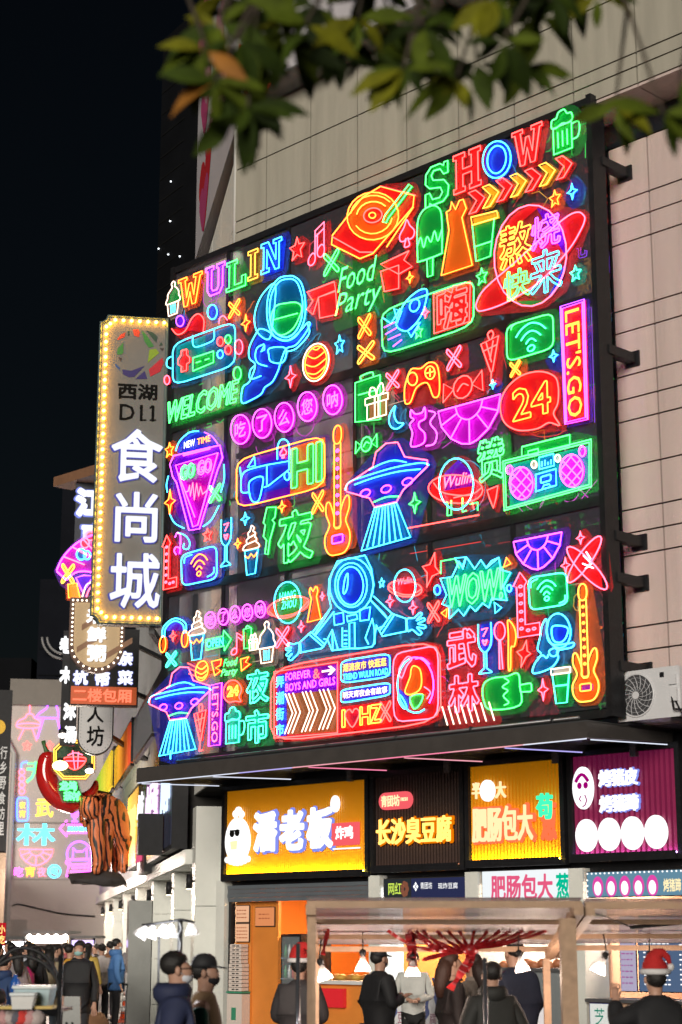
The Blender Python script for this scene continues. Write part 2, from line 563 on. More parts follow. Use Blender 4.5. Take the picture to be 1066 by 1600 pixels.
# icons in a unit box (x right, y down); each stroke: (mode, tube slot or -, fill slot or -, points)
ICON = {
 'star4': [('c', 0, 0, '.5,0 .62,.38 1,.5 .62,.62 .5,1 .38,.62 0,.5 .38,.38')],
 'star5': [('c', 0, 0, '.5,0 .63,.34 1,.38 .72,.62 .82,1 .5,.8 .18,1 .28,.62 0,.38 .37,.34')],
 'cross': [('sc', 0, 0, '0,.08 .1,0 .55,.45 .98,.85 1,1 .86,1 .45,.58 .05,.2'), ('sc', 0, 0, '1,.05 .88,0 .45,.42 .05,.82 .02,1 .16,.98 .56,.58 .96,.2')],
 'W': [('c', 0, 0, '0,0 .36,0 .36,.1 .28,.1 .36,.7 .46,.25 .56,.25 .66,.7 .74,.1 .64,.1 .64,0 1,0 1,.1 .92,.1 .74,1 .6,1 .5,.55 .4,1 .26,1 .1,.1 0,.1')],
 'U': [('c', 0, 0, '0,0 .42,0 .42,.12 .32,.12 .32,.75 .4,.86 .6,.86 .68,.75 .68,.12 .58,.12 .58,0 1,0 1,.12 .9,.12 .9,.8 .75,1 .25,1 .1,.8 .1,.12 0,.12')],
 'L': [('c', 0, 0, '0,0 .55,0 .55,.12 .42,.12 .42,.85 .8,.85 .8,.62 1,.62 1,1 0,1 0,.88 .14,.88 .14,.12 0,.12')],
 'I': [('c', 0, 0, '0,0 1,0 1,.12 .72,.12 .72,.88 1,.88 1,1 0,1 0,.88 .28,.88 .28,.12 0,.12')],
 'N': [('c', 0, 0, '0,0 .35,0 .72,.68 .72,.12 .6,.12 .6,0 1,0 1,.12 .88,.12 .88,1 .7,1 .28,.25 .28,.88 .4,.88 .4,1 0,1 0,.88 .12,.88 .12,.12 0,.12')],
 'H': [('c', 0, 0, '0,0 .42,0 .42,.12 .34,.12 .34,.42 .66,.42 .66,.12 .58,.12 .58,0 1,0 1,.12 .9,.12 .9,.88 1,.88 1,1 .58,1 .58,.88 .66,.88 .66,.56 .34,.56 .34,.88 .42,.88 .42,1 0,1 0,.88 .1,.88 .1,.12 0,.12')],
 'S': [('c', 0, 0, '.98,0 .98,.3 .8,.3 .66,.14 .38,.12 .28,.22 .35,.36 .82,.46 1,.64 .96,.88 .76,1 .32,1 .2,.93 .2,1 .02,1 .02,.66 .2,.66 .32,.85 .62,.87 .74,.76 .66,.62 .2,.54 .03,.4 .05,.15 .27,0 .65,0 .8,.08 .82,0')],
 'cupcake': [('sc', 0, 1, '.5,0 .62,.06 .6,.16 .72,.22 .88,.34 .9,.46 1,.56 .9,.64 .1,.64 0,.56 .1,.46 .12,.34 .3,.24 .42,.16 .36,.06'), ('c', 0, 0, '.1,.64 .9,.64 .8,1 .2,1'), ('p', 1, '-', '.35,.7 .38,.94'), ('p', 1, '-', '.5,.7 .5,.94'), ('p', 1, '-', '.65,.7 .62,.94')],
 'softserve': [('sc', 0, 0, '.5,0 .68,.05 .62,.12 .78,.16 .74,.24 .86,.28 .86,.36 1,.4 1,.48 0,.48 0,.4 .18,.36 .16,.28 .3,.24 .28,.14 .42,.1'), ('p', 0, '-', '.25,.25 .75,.2'), ('p', 0, '-', '.15,.37 .85,.33'), ('c', 1, 1, '.05,.5 .98,.5 .8,1 .22,1'), ('p', 2, '-', '.1,.6 .3,.66 .5,.58 .7,.66 .92,.58')],
 'note': [('sc', 0, 0, '.12,.75 .3,.7 .42,.78 .4,.93 .22,1 .05,.95 .02,.84'), ('sc', 0, 0, '.62,.62 .8,.56 .95,.64 .94,.8 .78,.88 .6,.82 .55,.72'), ('p', 0, '-', '.42,.8 .42,.14 .95,0 .95,.66'), ('p', 0, '-', '.42,.3 .95,.16'), ('p', 0, '-', '.55,.7 .55,.24')],
 'note1': [('sc', 0, 0, '.1,.78 .35,.7 .5,.8 .45,.95 .2,1 .02,.92'), ('p', 0, '-', '.5,.82 .5,0 1,.22 .95,.4 .62,.22')],
 'spade': [('sc', 0, 0, '.5,0 .7,.25 1,.5 .95,.72 .7,.78 .55,.7 .68,1 .32,1 .45,.7 .3,.78 .05,.72 0,.5 .3,.25')],
 'mug': [('sc', 0, 0, '.02,.3 .05,.16 .2,.14 .28,.02 .48,0 .58,.12 .72,.14 .76,.3 .6,.36 .4,.32 .2,.38 .06,.36'), ('c', 0, 0, '.08,.36 .72,.36 .72,1 .08,1'), ('s', 0, '-', '.74,.42 .95,.42 1,.58 .92,.78 .74,.8'), ('p', 0, '-', '.24,.5 .24,.88'), ('p', 0, '-', '.4,.5 .4,.88'), ('p', 0, '-', '.56,.5 .56,.88')],
 'chev': [('c', 0, 0, '0,0 .45,0 1,.5 .45,1 0,1 .5,.5')],
 'popsicle': [('sc', 0, 0, '.02,.68 .02,.2 .2,.04 .5,0 .8,.04 .98,.2 .98,.68 .9,.74 .1,.74'), ('s', 0, '-', '.02,.5 .15,.4 .26,.56 .4,.42 .55,.52 .7,.38 .82,.54 .98,.4'), ('c', 0, 0, '.38,.74 .62,.74 .6,1 .4,1')],
 'dress': [('c', 0, 0, '.25,0 .42,.13 .62,0 .72,.02 .78,.14 .68,.3 1,.97 0,1 .3,.34 .16,.16 .18,.03')],
 'wifi': [('s', 0, '-', '0,.34 .2,.12 .5,0 .8,.12 1,.34'), ('s', 0, '-', '.17,.5 .32,.34 .5,.27 .68,.34 .83,.5'), ('s', 0, '-', '.33,.66 .42,.56 .5,.53 .58,.56 .67,.66'), ('oc', 0, '-', '.5,.85 .12,.1')],
 'gift': [('c', 0, 0, '0,.34 1,.34 1,.54 0,.54'), ('c', 0, 0, '.08,.54 .92,.54 .92,1 .08,1'), ('p', 0, '-', '.42,.34 .42,1'), ('p', 0, '-', '.58,.34 .58,1'), ('sc', 0, '-', '.5,.34 .2,.28 .25,.05 .42,.1'), ('sc', 0, '-', '.5,.34 .8,.28 .75,.0 .58,.08')],
 'candy': [('oc', 0, 0, '.5,.5 .24,.36'), ('c', 0, 0, '.27,.5 .02,.22 .0,.82'), ('c', 0, 0, '.73,.5 .98,.15 1,.8'), ('s', 0, '-', '.36,.6 .5,.4 .64,.5')],
 'citrus': [('c', 0, 0, '0,0 1,0 .95,.4 .8,.75 .62,.95 .5,1 .38,.95 .2,.75 .05,.4'), ('s', 0, '-', '.28,0 .34,.26 .5,.4 .66,.26 .72,0'), ('p', 0, '-', '.3,.18 .06,.36'), ('p', 0, '-', '.38,.32 .2,.74'), ('p', 0, '-', '.5,.4 .5,1'), ('p', 0, '-', '.62,.32 .8,.74'), ('p', 0, '-', '.7,.18 .94,.36')],
 'flute': [('s', 0, 0, '.08,0 .06,.3 .16,.48 .5,.58 .84,.48 .94,.3 .92,0'), ('p', 0, '-', '.42,.58 .42,.9 .1,.98 .1,1 .9,1 .9,.98 .58,.9 .58,.58'), ('p', 1, '-', '.3,.12 .7,.1 .4,.26'), ('sc', 1, 1, '.5,.44 .35,.34 .5,.36 .65,.34')],
 'guitar': [('sc', 0, 0, '.42,.14 .34,.1 .36,.03 .5,0 .64,.03 .66,.1 .58,.14'), ('p', 0, '-', '.37,.14 .37,.79 .44,.81 .58,.81 .63,.79 .63,.14'), ('sc', 0, 0, '.37,.72 .2,.6 .06,.6 .04,.68 .18,.76 .14,.8 .0,.86 .02,.94 .2,1 .5,1.01 .8,1 .98,.94 1,.86 .88,.79 .84,.75 .98,.66 .96,.58 .82,.58 .63,.68 .63,.79 .37,.79'), ('rc', 1, 1, '.28,.86 .72,.86 .72,.92 .28,.92')] + [('oc', 1, '-', '.5,%.2f .045,.009' % (.2 + .07 * i)) for i in range(8)],
 'ufo': [('c', 0, 0, '.34,.2 .38,.06 .5,0 .64,.02 .72,.18 .98,.27 .98,.33 .7,.5 .62,.6 .36,.6 .3,.5 .02,.38 .02,.31'), ('s', 1, '-', '.3,.22 .45,.19 .6,.19 .74,.24'), ('s', 1, '-', '.0,.36 .06,.29 .3,.27 .6,.26 .9,.28 1,.32'), ('s', 1, '-', '.12,.33 .35,.31 .65,.31 .9,.34'),
         ('oc', 2, '-', '.25,.44 .06,.035'), ('oc', 2, '-', '.5,.45 .06,.035'), ('oc', 2, '-', '.75,.43 .06,.035'), ('s', 3, '-', '.35,.55 .5,.53 .64,.55'), ('c', 1, 1, '.36,.61 .62,.61 .78,.97 .2,1')] + [('p', 1, '-', '%.2f,.61 %.2f,.98' % (.39 + .033 * i, .27 + .068 * i)) for i in range(7)],
 'arrowL': [('c', 0, 0, '.0,.2 .28,0 .54,.16 .44,.22 .44,.82 1,.82 1,1 .14,1 .14,.22')] + [('oc', 1, '-', '.29,%.2f .07,.018' % (.22 + .13 * i)) for i in range(6)] + [('oc', 1, '-', '.55,.91 .07,.018'), ('oc', 1, '-', '.78,.9 .07,.018')],
 'heart': [('sc', 0, 0, '.5,1 .1,.55 0,.25 .15,.03 .35,.02 .5,.2 .65,.02 .85,.03 1,.25 .9,.55')],
 'moon': [('sc', 0, 0, '.45,0 .1,.25 0,.6 .2,.9 .6,1 1,.85 .6,.75 .4,.5 .36,.25')],
 'fizz': [('c', 0, 0, '0,.2 1,.14 .62,.78 .52,.78'), ('p', 0, '-', '.56,.78 .52,1 .8,.98'), ('p', 0, '-', '.1,.35 .9,.3'), ('s', 0, '-', '.5,.17 .4,.05 .6,0 .72,.08 .6,.17'), ('p', 0, '-', '.3,.2 .58,.6'), ('p', 0, '-', '.7,.2 .5,.55')],
 'cup': [('c', 1, 1, '0,0 1,0 1,.16 0,.16'), ('c', 0, 0, '.06,.16 .94,.16 .78,1 .22,1'), ('p', 0, '-', '.14,.5 .88,.5')],
 'headset': [('s', 0, '-', '.1,.5 .12,.2 .38,0 .64,0 .9,.2 .92,.5'), ('s', 0, '-', '.18,.5 .2,.25 .4,.08 .62,.08 .82,.25 .84,.5'), ('oc', 1, 1, '.12,.72 .11,.26'), ('oc', 1, 1, '.88,.68 .11,.26')],
 'fan': [('sc', 0, 0, '.0,.8 .1,.35 .4,.05 1,0 1,.5 .75,.55 .55,.9')],
}
_nk = [0]
_ghost = []
def neon(fr, name, label, cmds, hull=None, group=None, r=.0098, cat='neon sign', grow=.055, plate=None):
    """fr = (plane, x0, y0, zoom): commands are written in the pixels of an enlarged crop of the photograph.
    Everything is laid out on the sign's own plane; the tubes stand 3 cm in front of coloured acrylic."""
    pl, X0, Y0, Z = fr
    def q(p): return pl.px(X0 + p[0] / Z, Y0 + p[1] / Z)
    tubes = {}; fills = {}; allp = []; fl = [0]
    def dtube(P, k, closed, grp=0):
        if k == '-' or len(P) < 2: return
        tubes.setdefault(k, []).append((P, closed, grp))
    def dfill(P, k):
        if k == '-': return
        fl[0] += 1
        fills.setdefault(k, []).append((P, fl[0] * .0022))
    def shape(mode, P, tk, fk):
        closed = 'c' in mode
        if 's' in mode: P = catmull(P, closed)
        elif 'r' in mode: P = rounded(P, .2, closed)
        allp.extend(P)
        dtube(P, tk, closed); dfill(P, fk)
    letters = {}
    for cmd in cmds:
        t = cmd.split()
        if t[0] == 'i':      # icon: i tubes fills name cx,cy w,h
            (cx, cy), (w, h) = pts(' '.join(t[4:6]))
            u0, z0 = q((cx, cy)); wu = q((cx + w / 2, cy))[0] - q((cx - w / 2, cy))[0]; hz = q((cx, cy - h / 2))[1] - q((cx, cy + h / 2))[1]
            for (mode, a, b, ps) in ICON[t[3]]:
                tk = t[1][min(int(a), len(t[1]) - 1)] if a != '-' else '-'
                fk = t[2][min(int(b), len(t[2]) - 1)] if b != '-' else '-'
                if mode[0] == 'o':
                    (ex, ey), (rx, ry) = pts(ps); P = ell(ex, ey, rx, ry, n=12)
                else: P = pts(ps)
                P = [(u0 + (x - .5) * wu, z0 - (y - .5) * hz) for x, y in P]
                shape(mode, P, tk, fk)
        elif t[0] in ('t', 'x'):   # text: t tube fill TEXT cx,cy w,h [b<bold>] [s<shear>] [r]   (x: solid lit letters)
            txt = t[3].replace('_', ' ')
            (cx, cy), (w, h) = pts(' '.join(t[4:6]))
            b = .02; s_ = 0; rot = 0
            for e in t[6:]:
                if e[0] == 'b': b = float(e[1:])
                elif e[0] == 's': s_ = float(e[1:])
                elif e[0] == 'r': rot = -90
            u0, z0 = q((cx, cy)); wu = q((cx + w / 2, cy))[0] - q((cx - w / 2, cy))[0]; hz = q((cx, cy - h / 2))[1] - q((cx, cy + h / 2))[1]
            loops, V, F, asp = glyph(txt, b, s_)
            def T(p):
                a, c = p[0] - .5, p[1] - .5
                if rot: a, c = c, -a
                return (u0 + a * wu, z0 + c * hz)
            allp.extend([T(p) for p in ((0, 0), (1, 0), (1, 1), (0, 1))])
            if t[0] == 'x':
                letters.setdefault(t[1], []).append(([T(p) for p in V], F))
                if t[2] != '-': pass
            else:
                fl[0] += 1
                for lp in loops: dtube([T(p) for p in lp], t[1], True, fl[0])
                if t[2] != '-':
                    fl[0] += 1
                    fills.setdefault(t[2], []).append(([T(p) for p in V], fl[0] * .0022, F))
        elif t[0] == 'o' or t[0] == 'a':   # ellipse: o tube fill cx,cy rx,ry rot ; arc: a tube fill cx,cy rx,ry rot,a0 a1,0
            (cx, cy), (rx, ry) = pts(' '.join(t[3:5]))
            if t[0] == 'o':
                P = ell(cx, cy, rx, ry, float(t[5]) if len(t) > 5 else 0)
                P = [q(p) for p in P]; allp.extend(P); dtube(P, t[1], True); dfill(P, t[2])
            else:
                ro, a0, a1 = (float(v) for v in t[5].split(','))
                P = [q(p) for p in ell(cx, cy, rx, ry, ro, a0, a1)]
                allp.extend(P); dtube(P, t[1], False); dfill(P, t[2])
        else:
            shape(t[0], [q(p) for p in pts(' '.join(t[3:]))], t[1], t[2])
    us = [p[0] for p in allp]; zs = [p[1] for p in allp]
    _nk[0] += 1
    lay = (_nk[0] % 9) * .0045
    loc = pl.w((min(us) + max(us)) / 2, min(zs), 0)
    root = thing(name, label, cat, loc, group)
    # clear backing sheet: hull of the outline, a hand's width larger
    if hull is not None:
        H = _hull([(u + grow * math.cos(a), z + grow * math.sin(a)) for (u, z) in allp for a in (0, 1.05, 2.09, 3.14, 4.19, 5.24)])
        mb = MB(); mb.prism([pl.w(u, z, -.062 - lay) for u, z in H], pl.n * .003)
        mb.build('backing_sheet', halo_mat(hull), root)
    if plate is not None:
        H = _hull([(u + .02 * math.cos(a), z + .02 * math.sin(a)) for (u, z) in allp for a in (0, 1.57, 3.14, 4.71)])
        mb = MB(); mb.prism([pl.w(u, z, -.05 - lay) for u, z in H], pl.n * .003)
        mb.build('colour_plate', fill_mat(plate), root)
    for k, L in fills.items():
        for it in L:
            P, o = it[0], it[1]
            mb = MB(); mb.add([pl.w(u, z, -.045 + o * .6) for u, z in P], it[2] if len(it) == 3 else [tuple(range(len(P)))])
            mb.build('colour_panel', fill_mat(k), root)
    gl = {}
    for k, L in tubes.items():
        for P, closed, grp in L:
            n2 = []
            for p in P:
                if not n2 or (abs(p[0] - n2[-1][0]) + abs(p[1] - n2[-1][1])) > .004: n2.append(p)
            if len(n2) < 2: continue
            mb = gl.setdefault((k, grp), MB()) if grp else MB()
            mb.tube([pl.w(u, z, 0) for u, z in n2], r, 5, closed)
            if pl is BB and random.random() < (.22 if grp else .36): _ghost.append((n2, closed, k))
            if not grp: mb.build('neon_tube', tube_mat(k), root)
    for (k, grp), mb in gl.items(): mb.build('neon_lettering', tube_mat(k), root)
    for k, L in letters.items():
        mb = MB()
        for P, F in L: mb.add([pl.w(u, z, .004) for u, z in P], F)
        mb.build('lettering', tube_mat(k), root)
    return root
def _hull(P):
    P = sorted(set((round(a, 5), round(b, 5)) for a, b in P))
    def half(Q):
        h = []
        for p in Q:
            while len(h) > 1 and (h[-1][0] - h[-2][0]) * (p[1] - h[-2][1]) - (h[-1][1] - h[-2][1]) * (p[0] - h[-2][0]) <= 0: h.pop()
            h.append(p)
        return h[:-1]
    return half(P) + half(P[::-1])
# ================================================================ the large structure
EX = STREET_D                                   # away down the street
def stw(t, z, o=0.0):                            # point on the street side of the building, o metres out over the street
    return Vector((CORNER.x, CORNER.y, 0)) + EX * t + Vector((-.985, -.175, 0)).normalized() * o + Vector((0, 0, z))
def stbox(mb, t0, t1, z0, z1, o0, o1):
    return mb.hexa(stw(t0, z0, o0), EX * (t1 - t0), (stw(0, 0, 1) - stw(0, 0, 0)) * (o1 - o0), (0, 0, z1 - z0))

m_pave = mat('worn_paving', (.16, .155, .15), .7, noise=.35, scale=1.2, bump=.3)
m_panel = mat('cream_wall_panel', (.42, .39, .32), .5, noise=.20, scale=2.2, bump=.04, streak=True)
m_panel2 = mat('rose_cream_wall_panel', (.62, .49, .455), .5, noise=.16, scale=2.2, bump=.04, streak=True)
m_dark = mat('black_painted_steel', (.014, .014, .016), .45, noise=.3, scale=9, spec=.3)
m_core = mat('dark_joint', (.02, .018, .016), .9)
m_glassd = mat('dark_reflecting_glass', (.012, .016, .022), .07, spec=.8)
m_stone = mat('grey_stone_cladding', (.74, .75, .70), .42, noise=.08, scale=2.5)
m_stoned = mat('dark_grey_stone', (.10, .11, .11), .3, noise=.2, scale=3)
m_white = mat('white_render', (.56, .50, .47), .75, noise=.08, scale=.7)
m_night = mat('unlit_dark_facade', (.006, .0065, .008), .8, noise=.4, scale=.3, spec=.05)
m_steel = mat('grey_steel', (.20, .20, .21), .4, metal=.6, noise=.2, scale=5)

gb = MB(); gb.box(-260, 260, -30, 700, -.5, 0)
struct(gb.build('ground', m_pave))
# paving slabs down the street as far as they can be picked out
pv = MB()
for i in range(-9, 4):
    for j in range(0, 34):
        a = stw(j * 1.2 - 2, .004, 3 + i * -1.2 if False else (i + 10) * 1.2 - 1.2)
        pv.hexa(stw(j * 1.2 - 2 + .01, .0, (i + 9) * 1.2 + .01), EX * 1.18, (stw(0, 0, 1) - stw(0, 0, 0)) * 1.18, (0, 0, .012 + .002 * ((i * 7 + j * 3) % 3)))
o = pv.build('pavement', mat('paving_slab', (.20, .19, .185), .6, noise=.25, scale=2.0, bump=.2)); struct(o)

bld = thing('commercial_building', 'large cream panelled building that carries the neon billboard', 'building', UP.w(3, 0, 0))
# solid cores with the recessed joints' colour, panels proud of them
c = MB()
UP.box(c, -.29, 14, 12.37, 19.0, -6, -.035)
LOW.box(c, -.9, 14, 4.30, 12.36, -6, -.035)
c.build('wall_core', m_core, bld)
cs = MB(); stbox(cs, .02, 6.2, 4.30, 14.45, -3, -.16); cs.build('wall_core', m_core, bld)
def panel(pl, u0, u1, z0, z1, m, parent, g=.011, t=.035, name='wall_panel'):
    b = MB()
    b.bevbox(pl.w(u0 + g, z0 + g, -t), pl.e * (u1 - u0 - 2 * g), Vector((0, 0, z1 - z0 - 2 * g)), pl.n * (t + random.uniform(0, .003)), .004)
    return b.build(name, m, parent)
ups = [-.31, .43, 1.43, 2.44, 3.44, 4.44, 5.45, 6.46, 7.48, 8.49, 9.5, 10.5, 11.5, 12.5]
upz = [12.36, 12.60, 12.79, 13.67, 14.57, 15.45, 15.64, 16.5, 17.4]
for i in range(len(ups) - 1):
    for j in range(len(upz) - 1):
        panel(UP, ups[i], ups[i + 1], upz[j], upz[j + 1], m_panel, bld)
# soffit under the projecting upper wall
for i in range(6, len(ups) - 1):
    b = MB(); UP.box(b, ups[i] + .01, ups[i + 1] - .01, 12.32, 12.355, -.64, -.01)
    b.build('soffit_panel', m_panel2, bld)
b = MB(); LOW.box(b, 5.2, 14, 11.98, 12.31, -.03, .02); b.build('window_strip', m_glassd, bld)
lows = [6.50, 7.13, 8.13, 9.13, 10.13, 11.13, 12.13]
lowz = [4.30, 4.88, 5.24, 5.54, 6.45, 6.74, 7.04, 7.60, 8.20, 8.49, 8.80, 9.39, 9.69, 10.60, 10.91, 11.20, 11.97]
for i in range(len(lows) - 1):
    for j in range(len(lowz) - 1):
        panel(LOW, lows[i], lows[i + 1], lowz[j], lowz[j + 1], m_panel2, bld)
# dark glazing behind the billboard, same joints
gz = [4.30, 5.24, 6.45, 7.04, 8.20, 9.39, 10.60, 11.97]
gu = [1.9, 2.9, 3.9, 4.9, 5.7, 6.48]
for i in range(len(gu) - 1):
    for j in range(len(gz) - 1):
        panel(LOW, gu[i], gu[i + 1], gz[j], gz[j + 1], m_glassd, bld, g=.018, t=.03, name='glass_pane')
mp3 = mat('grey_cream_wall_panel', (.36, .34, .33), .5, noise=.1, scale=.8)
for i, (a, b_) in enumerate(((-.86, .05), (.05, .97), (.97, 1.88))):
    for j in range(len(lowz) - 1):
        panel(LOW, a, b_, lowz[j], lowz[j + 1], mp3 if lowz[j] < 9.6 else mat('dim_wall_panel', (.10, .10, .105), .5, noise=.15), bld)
# street side of the tall part: narrow lit wall with large panels
sp = Plane((stw(6.2, 0, -.12).x, stw(6.2, 0, -.12).y), (-EX.x, -EX.y))
su = [0.0, 1.5, 3.0, 4.6, 5.85]
sz = [4.3, 5.6, 7.2, 8.8, 10.4, 12.0, 13.2, 14.40]
for i in range(4):
    for j in range(7):
        panel(sp, su[i], su[i + 1], sz[j], sz[j + 1], mat('pale_wall_panel', (.80, .79, .74), .5, noise=.08), bld)
b = MB(); b.tube([stw(.10, 12.1, -.08), stw(.10, 14.4, -.08)], .10, 14); b.build('corner_column', mat('white_column', (.72, .70, .66), .4, noise=.05), bld)

# big printed advertising box wrapping the corner above
adv = thing('advertising_box', 'large printed advertising panel with pink hearts wrapping the corner above the billboard', 'advertising board', stw(0, 14.57, .3))
m_adv = mat('printed_pale_vinyl', (.50, .47, .50), .6, noise=.06, scale=1)
b = MB()
Q = [UP.w(5.3, 14.60, .02), UP.w(5.3, 14.60, .52), UP.w(.56, 14.60, .52), stw(6.3, 14.60, .05), stw(6.3, 14.60, -.25), UP.w(-.1, 14.60, .01)]
b.prism(Q, (0, 0, 5.0)); b.build('box_body', m_adv, adv)
b = MB(); b.prism([p + Vector((0, 0, -.03)) for p in Q], (0, 0, .028)); b.build('underside', mat('dull_grey_metal', (.16, .155, .15), .5, noise=.15), adv)
m_pink = mat('printed_pink', (.42, .05, .16), .6); m_red = mat('printed_red', (.45, .01, .02), .6); m_lpink = mat('printed_pale_pink', (.50, .22, .30), .6)
m_ink = mat('printed_black', (.006, .006, .006), .8, spec=.1)
def stp(t, z, o): return stw(t, z, o)
_a = stw(6.3, 0, .05); _b = UP.w(.56, 0, .52); AV = Plane((_a.x, _a.y), ((_b - _a).x, (_b - _a).y)); AVL = (_b - _a).length
AVF = UP.shift(.52)
def heart2(pl, u, z, w, h, o, m, nm='printed_heart'):
    P = catmull([(-.0, -.5), (-.42, .05), (-.5, .3), (-.3, .5), (-.05, .4), (0, .28), (.05, .4), (.3, .5), (.5, .3), (.42, .05)], True, 3)
    q = MB(); q.add([pl.w(u + a * w, z + b * h, o) for a, b in P], [tuple(range(len(P)))]); q.build(nm, m, adv)
def apx(pl, x, y): return pl.px(x, y)
for i, (x, y, w, h, m) in enumerate(((327, 232, 1.3, 1.1, m_pink), (320, 300, 1.9, 1.6, m_red), (318, 345, 1.4, 1.0, m_pink), (335, 190, 1.5, .9, m_lpink), (322, 165, 1.6, 1.2, m_pink), (350, 150, 1.6, 1.4, m_lpink), (318, 60, 2.0, 2.0, m_pink), (345, 60, 1.5, 1.6, m_lpink), (325, 110, 1.6, 1.4, m_lpink))):
    u_, z_ = apx(AV, x, y); heart2(AV, u_, max(15.15, z_), w, h, .004 + .001 * i, m)
q = MB(); bu, bz = apx(AVF, 402, 92)
for sg in (-1, 1):
    q.prism([AVF.w(bu, bz + .05, .003), AVF.w(bu + sg * .42, bz + .42, .003), AVF.w(bu + sg * .50, bz - .12, .003)][::sg], AVF.n * .006)
    q.prism([AVF.w(bu, bz, .004), AVF.w(bu + sg * .08, bz - .75, .004), AVF.w(bu + sg * .34, bz - .55, .004)][::sg], AVF.n * .006)
q.build('printed_bow', m_red, adv)
q = MB(); bu, bz = apx(AVF, 400, 26); text_flat(q, AVF, '美策划', bu, bz, .95, .42, .004); q.build('printed_lettering', m_ink, adv)

# ---------------- canopy over the shops
can = thing('shop_canopy', 'dark steel canopy with thin light strips running over the row of food shops', 'canopy', SHOP.w(2.5, 4.07, .8))
m_can = mat('dark_brown_canopy_metal', (.062, .055, .052), .35, noise=.2, scale=3)
b = MB()
SHOP.box(b, -1.73, 6.78, 4.07, 4.26, 1.66, 1.71)                        # fascia
b.build('fascia', m_can, can)
b = MB(); SHOP.box(b, -1.73, 6.78, 4.255, 4.28, -.03, 1.70); b.build('deck', mat('deck_metal', (.05, .05, .052), .5), can)
b = MB()
b.hexa(SHOP.w(6.74, 4.07, .0) + Vector((0, 0, .07)), SHOP.n * 1.66 + Vector((0, 0, -.07)), SHOP.e * .04, (0, 0, .19)); b.build('end_fascia', m_can, can)
b = MB()
b.hexa(SHOP.w(-1.73, 4.07, .0) + Vector((0, 0, .07)), SHOP.n * 1.66 + Vector((0, 0, -.07)), SHOP.e * .04, (0, 0, .19)); b.build('end_fascia', m_can, can)
b = MB(); b.hexa(SHOP.w(-1.69, 4.20, 0), SHOP.e * 8.43, SHOP.n * 1.655 + Vector((0, 0, -.08)), (0, 0, .02)); b.build('underside', mat('canopy_soffit', (.05, .05, .06), .14, spec=.8), can)
for u in (-.1, 1.9, 3.7, 5.4):
    b = MB(); b.hexa(SHOP.w(u, 4.12, .02), SHOP.n * 1.62 + Vector((0, 0, -.06)), SHOP.e * .08, (0, 0, .075)); b.build('rib', m_can, can)
def strip(p, q, col, name='light_strip', par=None, r=.006):
    b = MB(); b.beam(p, q, r * 2, r * 2); return b.build(name, col, par if par is not None else can)
lw = emis('led_white', (.8, .85, 1.0), 1.1); lp = emis('led_pink', (1.0, .25, .42), 1.1); lr = emis('led_rose', (1.0, .42, .5), 1.0); lb = emis('led_violet', (.5, .45, 1.0), 1.1)
for a, c_, m in ((-1.7, .6, lw), (.6, 1.7, lb), (1.7, 3.2, lr), (3.2, 4.6, lp), (4.6, 5.8, lr), (5.8, 6.76, lw)):
    strip(SHOP.w(a, 4.06, 1.70), SHOP.w(c_, 4.06, 1.70), m)
for u, m in ((-1.71, lw), (-.06, lw), (1.94, lp), (3.74, lr), (5.44, lb), (6.76, lw)):
    strip(SHOP.w(u, 4.055, 1.62), SHOP.w(u, 4.11, .1), m)
for u in (1.15, 3.05, 4.95, 6.2):
    b = MB(); SHOP.box(b, u, u + .09, 4.0, 4.17, .05, .12); b.build('bracket', m_steel, can)
# pipe rail with clamps along the top of the canopy
b = MB(); b.tube([SHOP.w(-.9, 4.33, 1.62), SHOP.w(6.6, 4.33, 1.62)], .018, 8); b.build('rail', m_steel, can)
for u in (-.3, 1.0, 2.3, 3.6, 4.9, 6.2):
    b = MB(); b.tube([SHOP.w(u, 4.28, 1.62), SHOP.w(u, 4.36, 1.62)], .03, 8); b.build('rail_clamp', m_dark, can)

# ---------------- billboard frame
bf = thing('billboard_frame', 'black steel frame of the big neon billboard above the canopy', 'billboard', BB.w(2.5, 4.41, 0))
PU = [-1.75, -.41, .99, 2.41, 3.83, 5.28, 6.79]; BZ = [4.41, 7.03, 9.68, 12.37]
b = MB(); BB.box(b, -1.80, -1.72, 4.36, 12.42, -.34, -.07); b.build('post', m_dark, bf)
b = MB(); BB.box(b, 6.74, 6.82, 4.36, 12.42, -.30, -.03); b.build('post', m_dark, bf)
for u in PU[1:-1]:
    b = MB(); BB.box(b, u - .035, u + .035, 4.46, 12.32, -.20, -.105); b.build('post', m_dark, bf)
for z, t in zip(BZ, (.10, .13, .13, .10)):
    b = MB(); BB.box(b, -1.715, 6.735, z - t / 2, z + t / 2, -.26, -.095); b.build('beam', m_dark, bf)
for z in (5.7, 8.3, 11.0):
    b = MB(); BB.box(b, -1.715, 6.735, z - .02, z + .02, -.24, -.21); b.build('rail', m_dark, bf)
for z in (9.02, 6.62, 6.10, 5.01, 11.57):
    b = MB(); LOW.box(b, 6.70, 6.84, z - .09, z + .03, .002, .58); LOW.box(b, 6.66, 6.88, z - .13, z + .07, .001, .03); b.build('wall_bracket', m_dark, bf)
for z in (11.57, 9.02, 6.10, 5.01):
    for u in (-.3, 2.41, 5.28):
        b = MB(); LOW.box(b, u, u + .08, z - .08, z, .0, .56) if u > -.2 else LOW.box(b, u, u + .08, z - .08, z, .0, .56); b.build('wall_bracket', m_dark, bf)
for i in range(6):
    for j in range(3):
        b = MB(); BB.box(b, PU[i] + .04, PU[i + 1] - .04, BZ[j] + .07, BZ[j + 1] - .07, -.128, -.125)
        b.build('clear_sheet', acrylic('clear_hazy_sheet', (.40, .40, .48), .045), bf)
m_cable = mat('black_cable', (.01, .01, .01), .5)
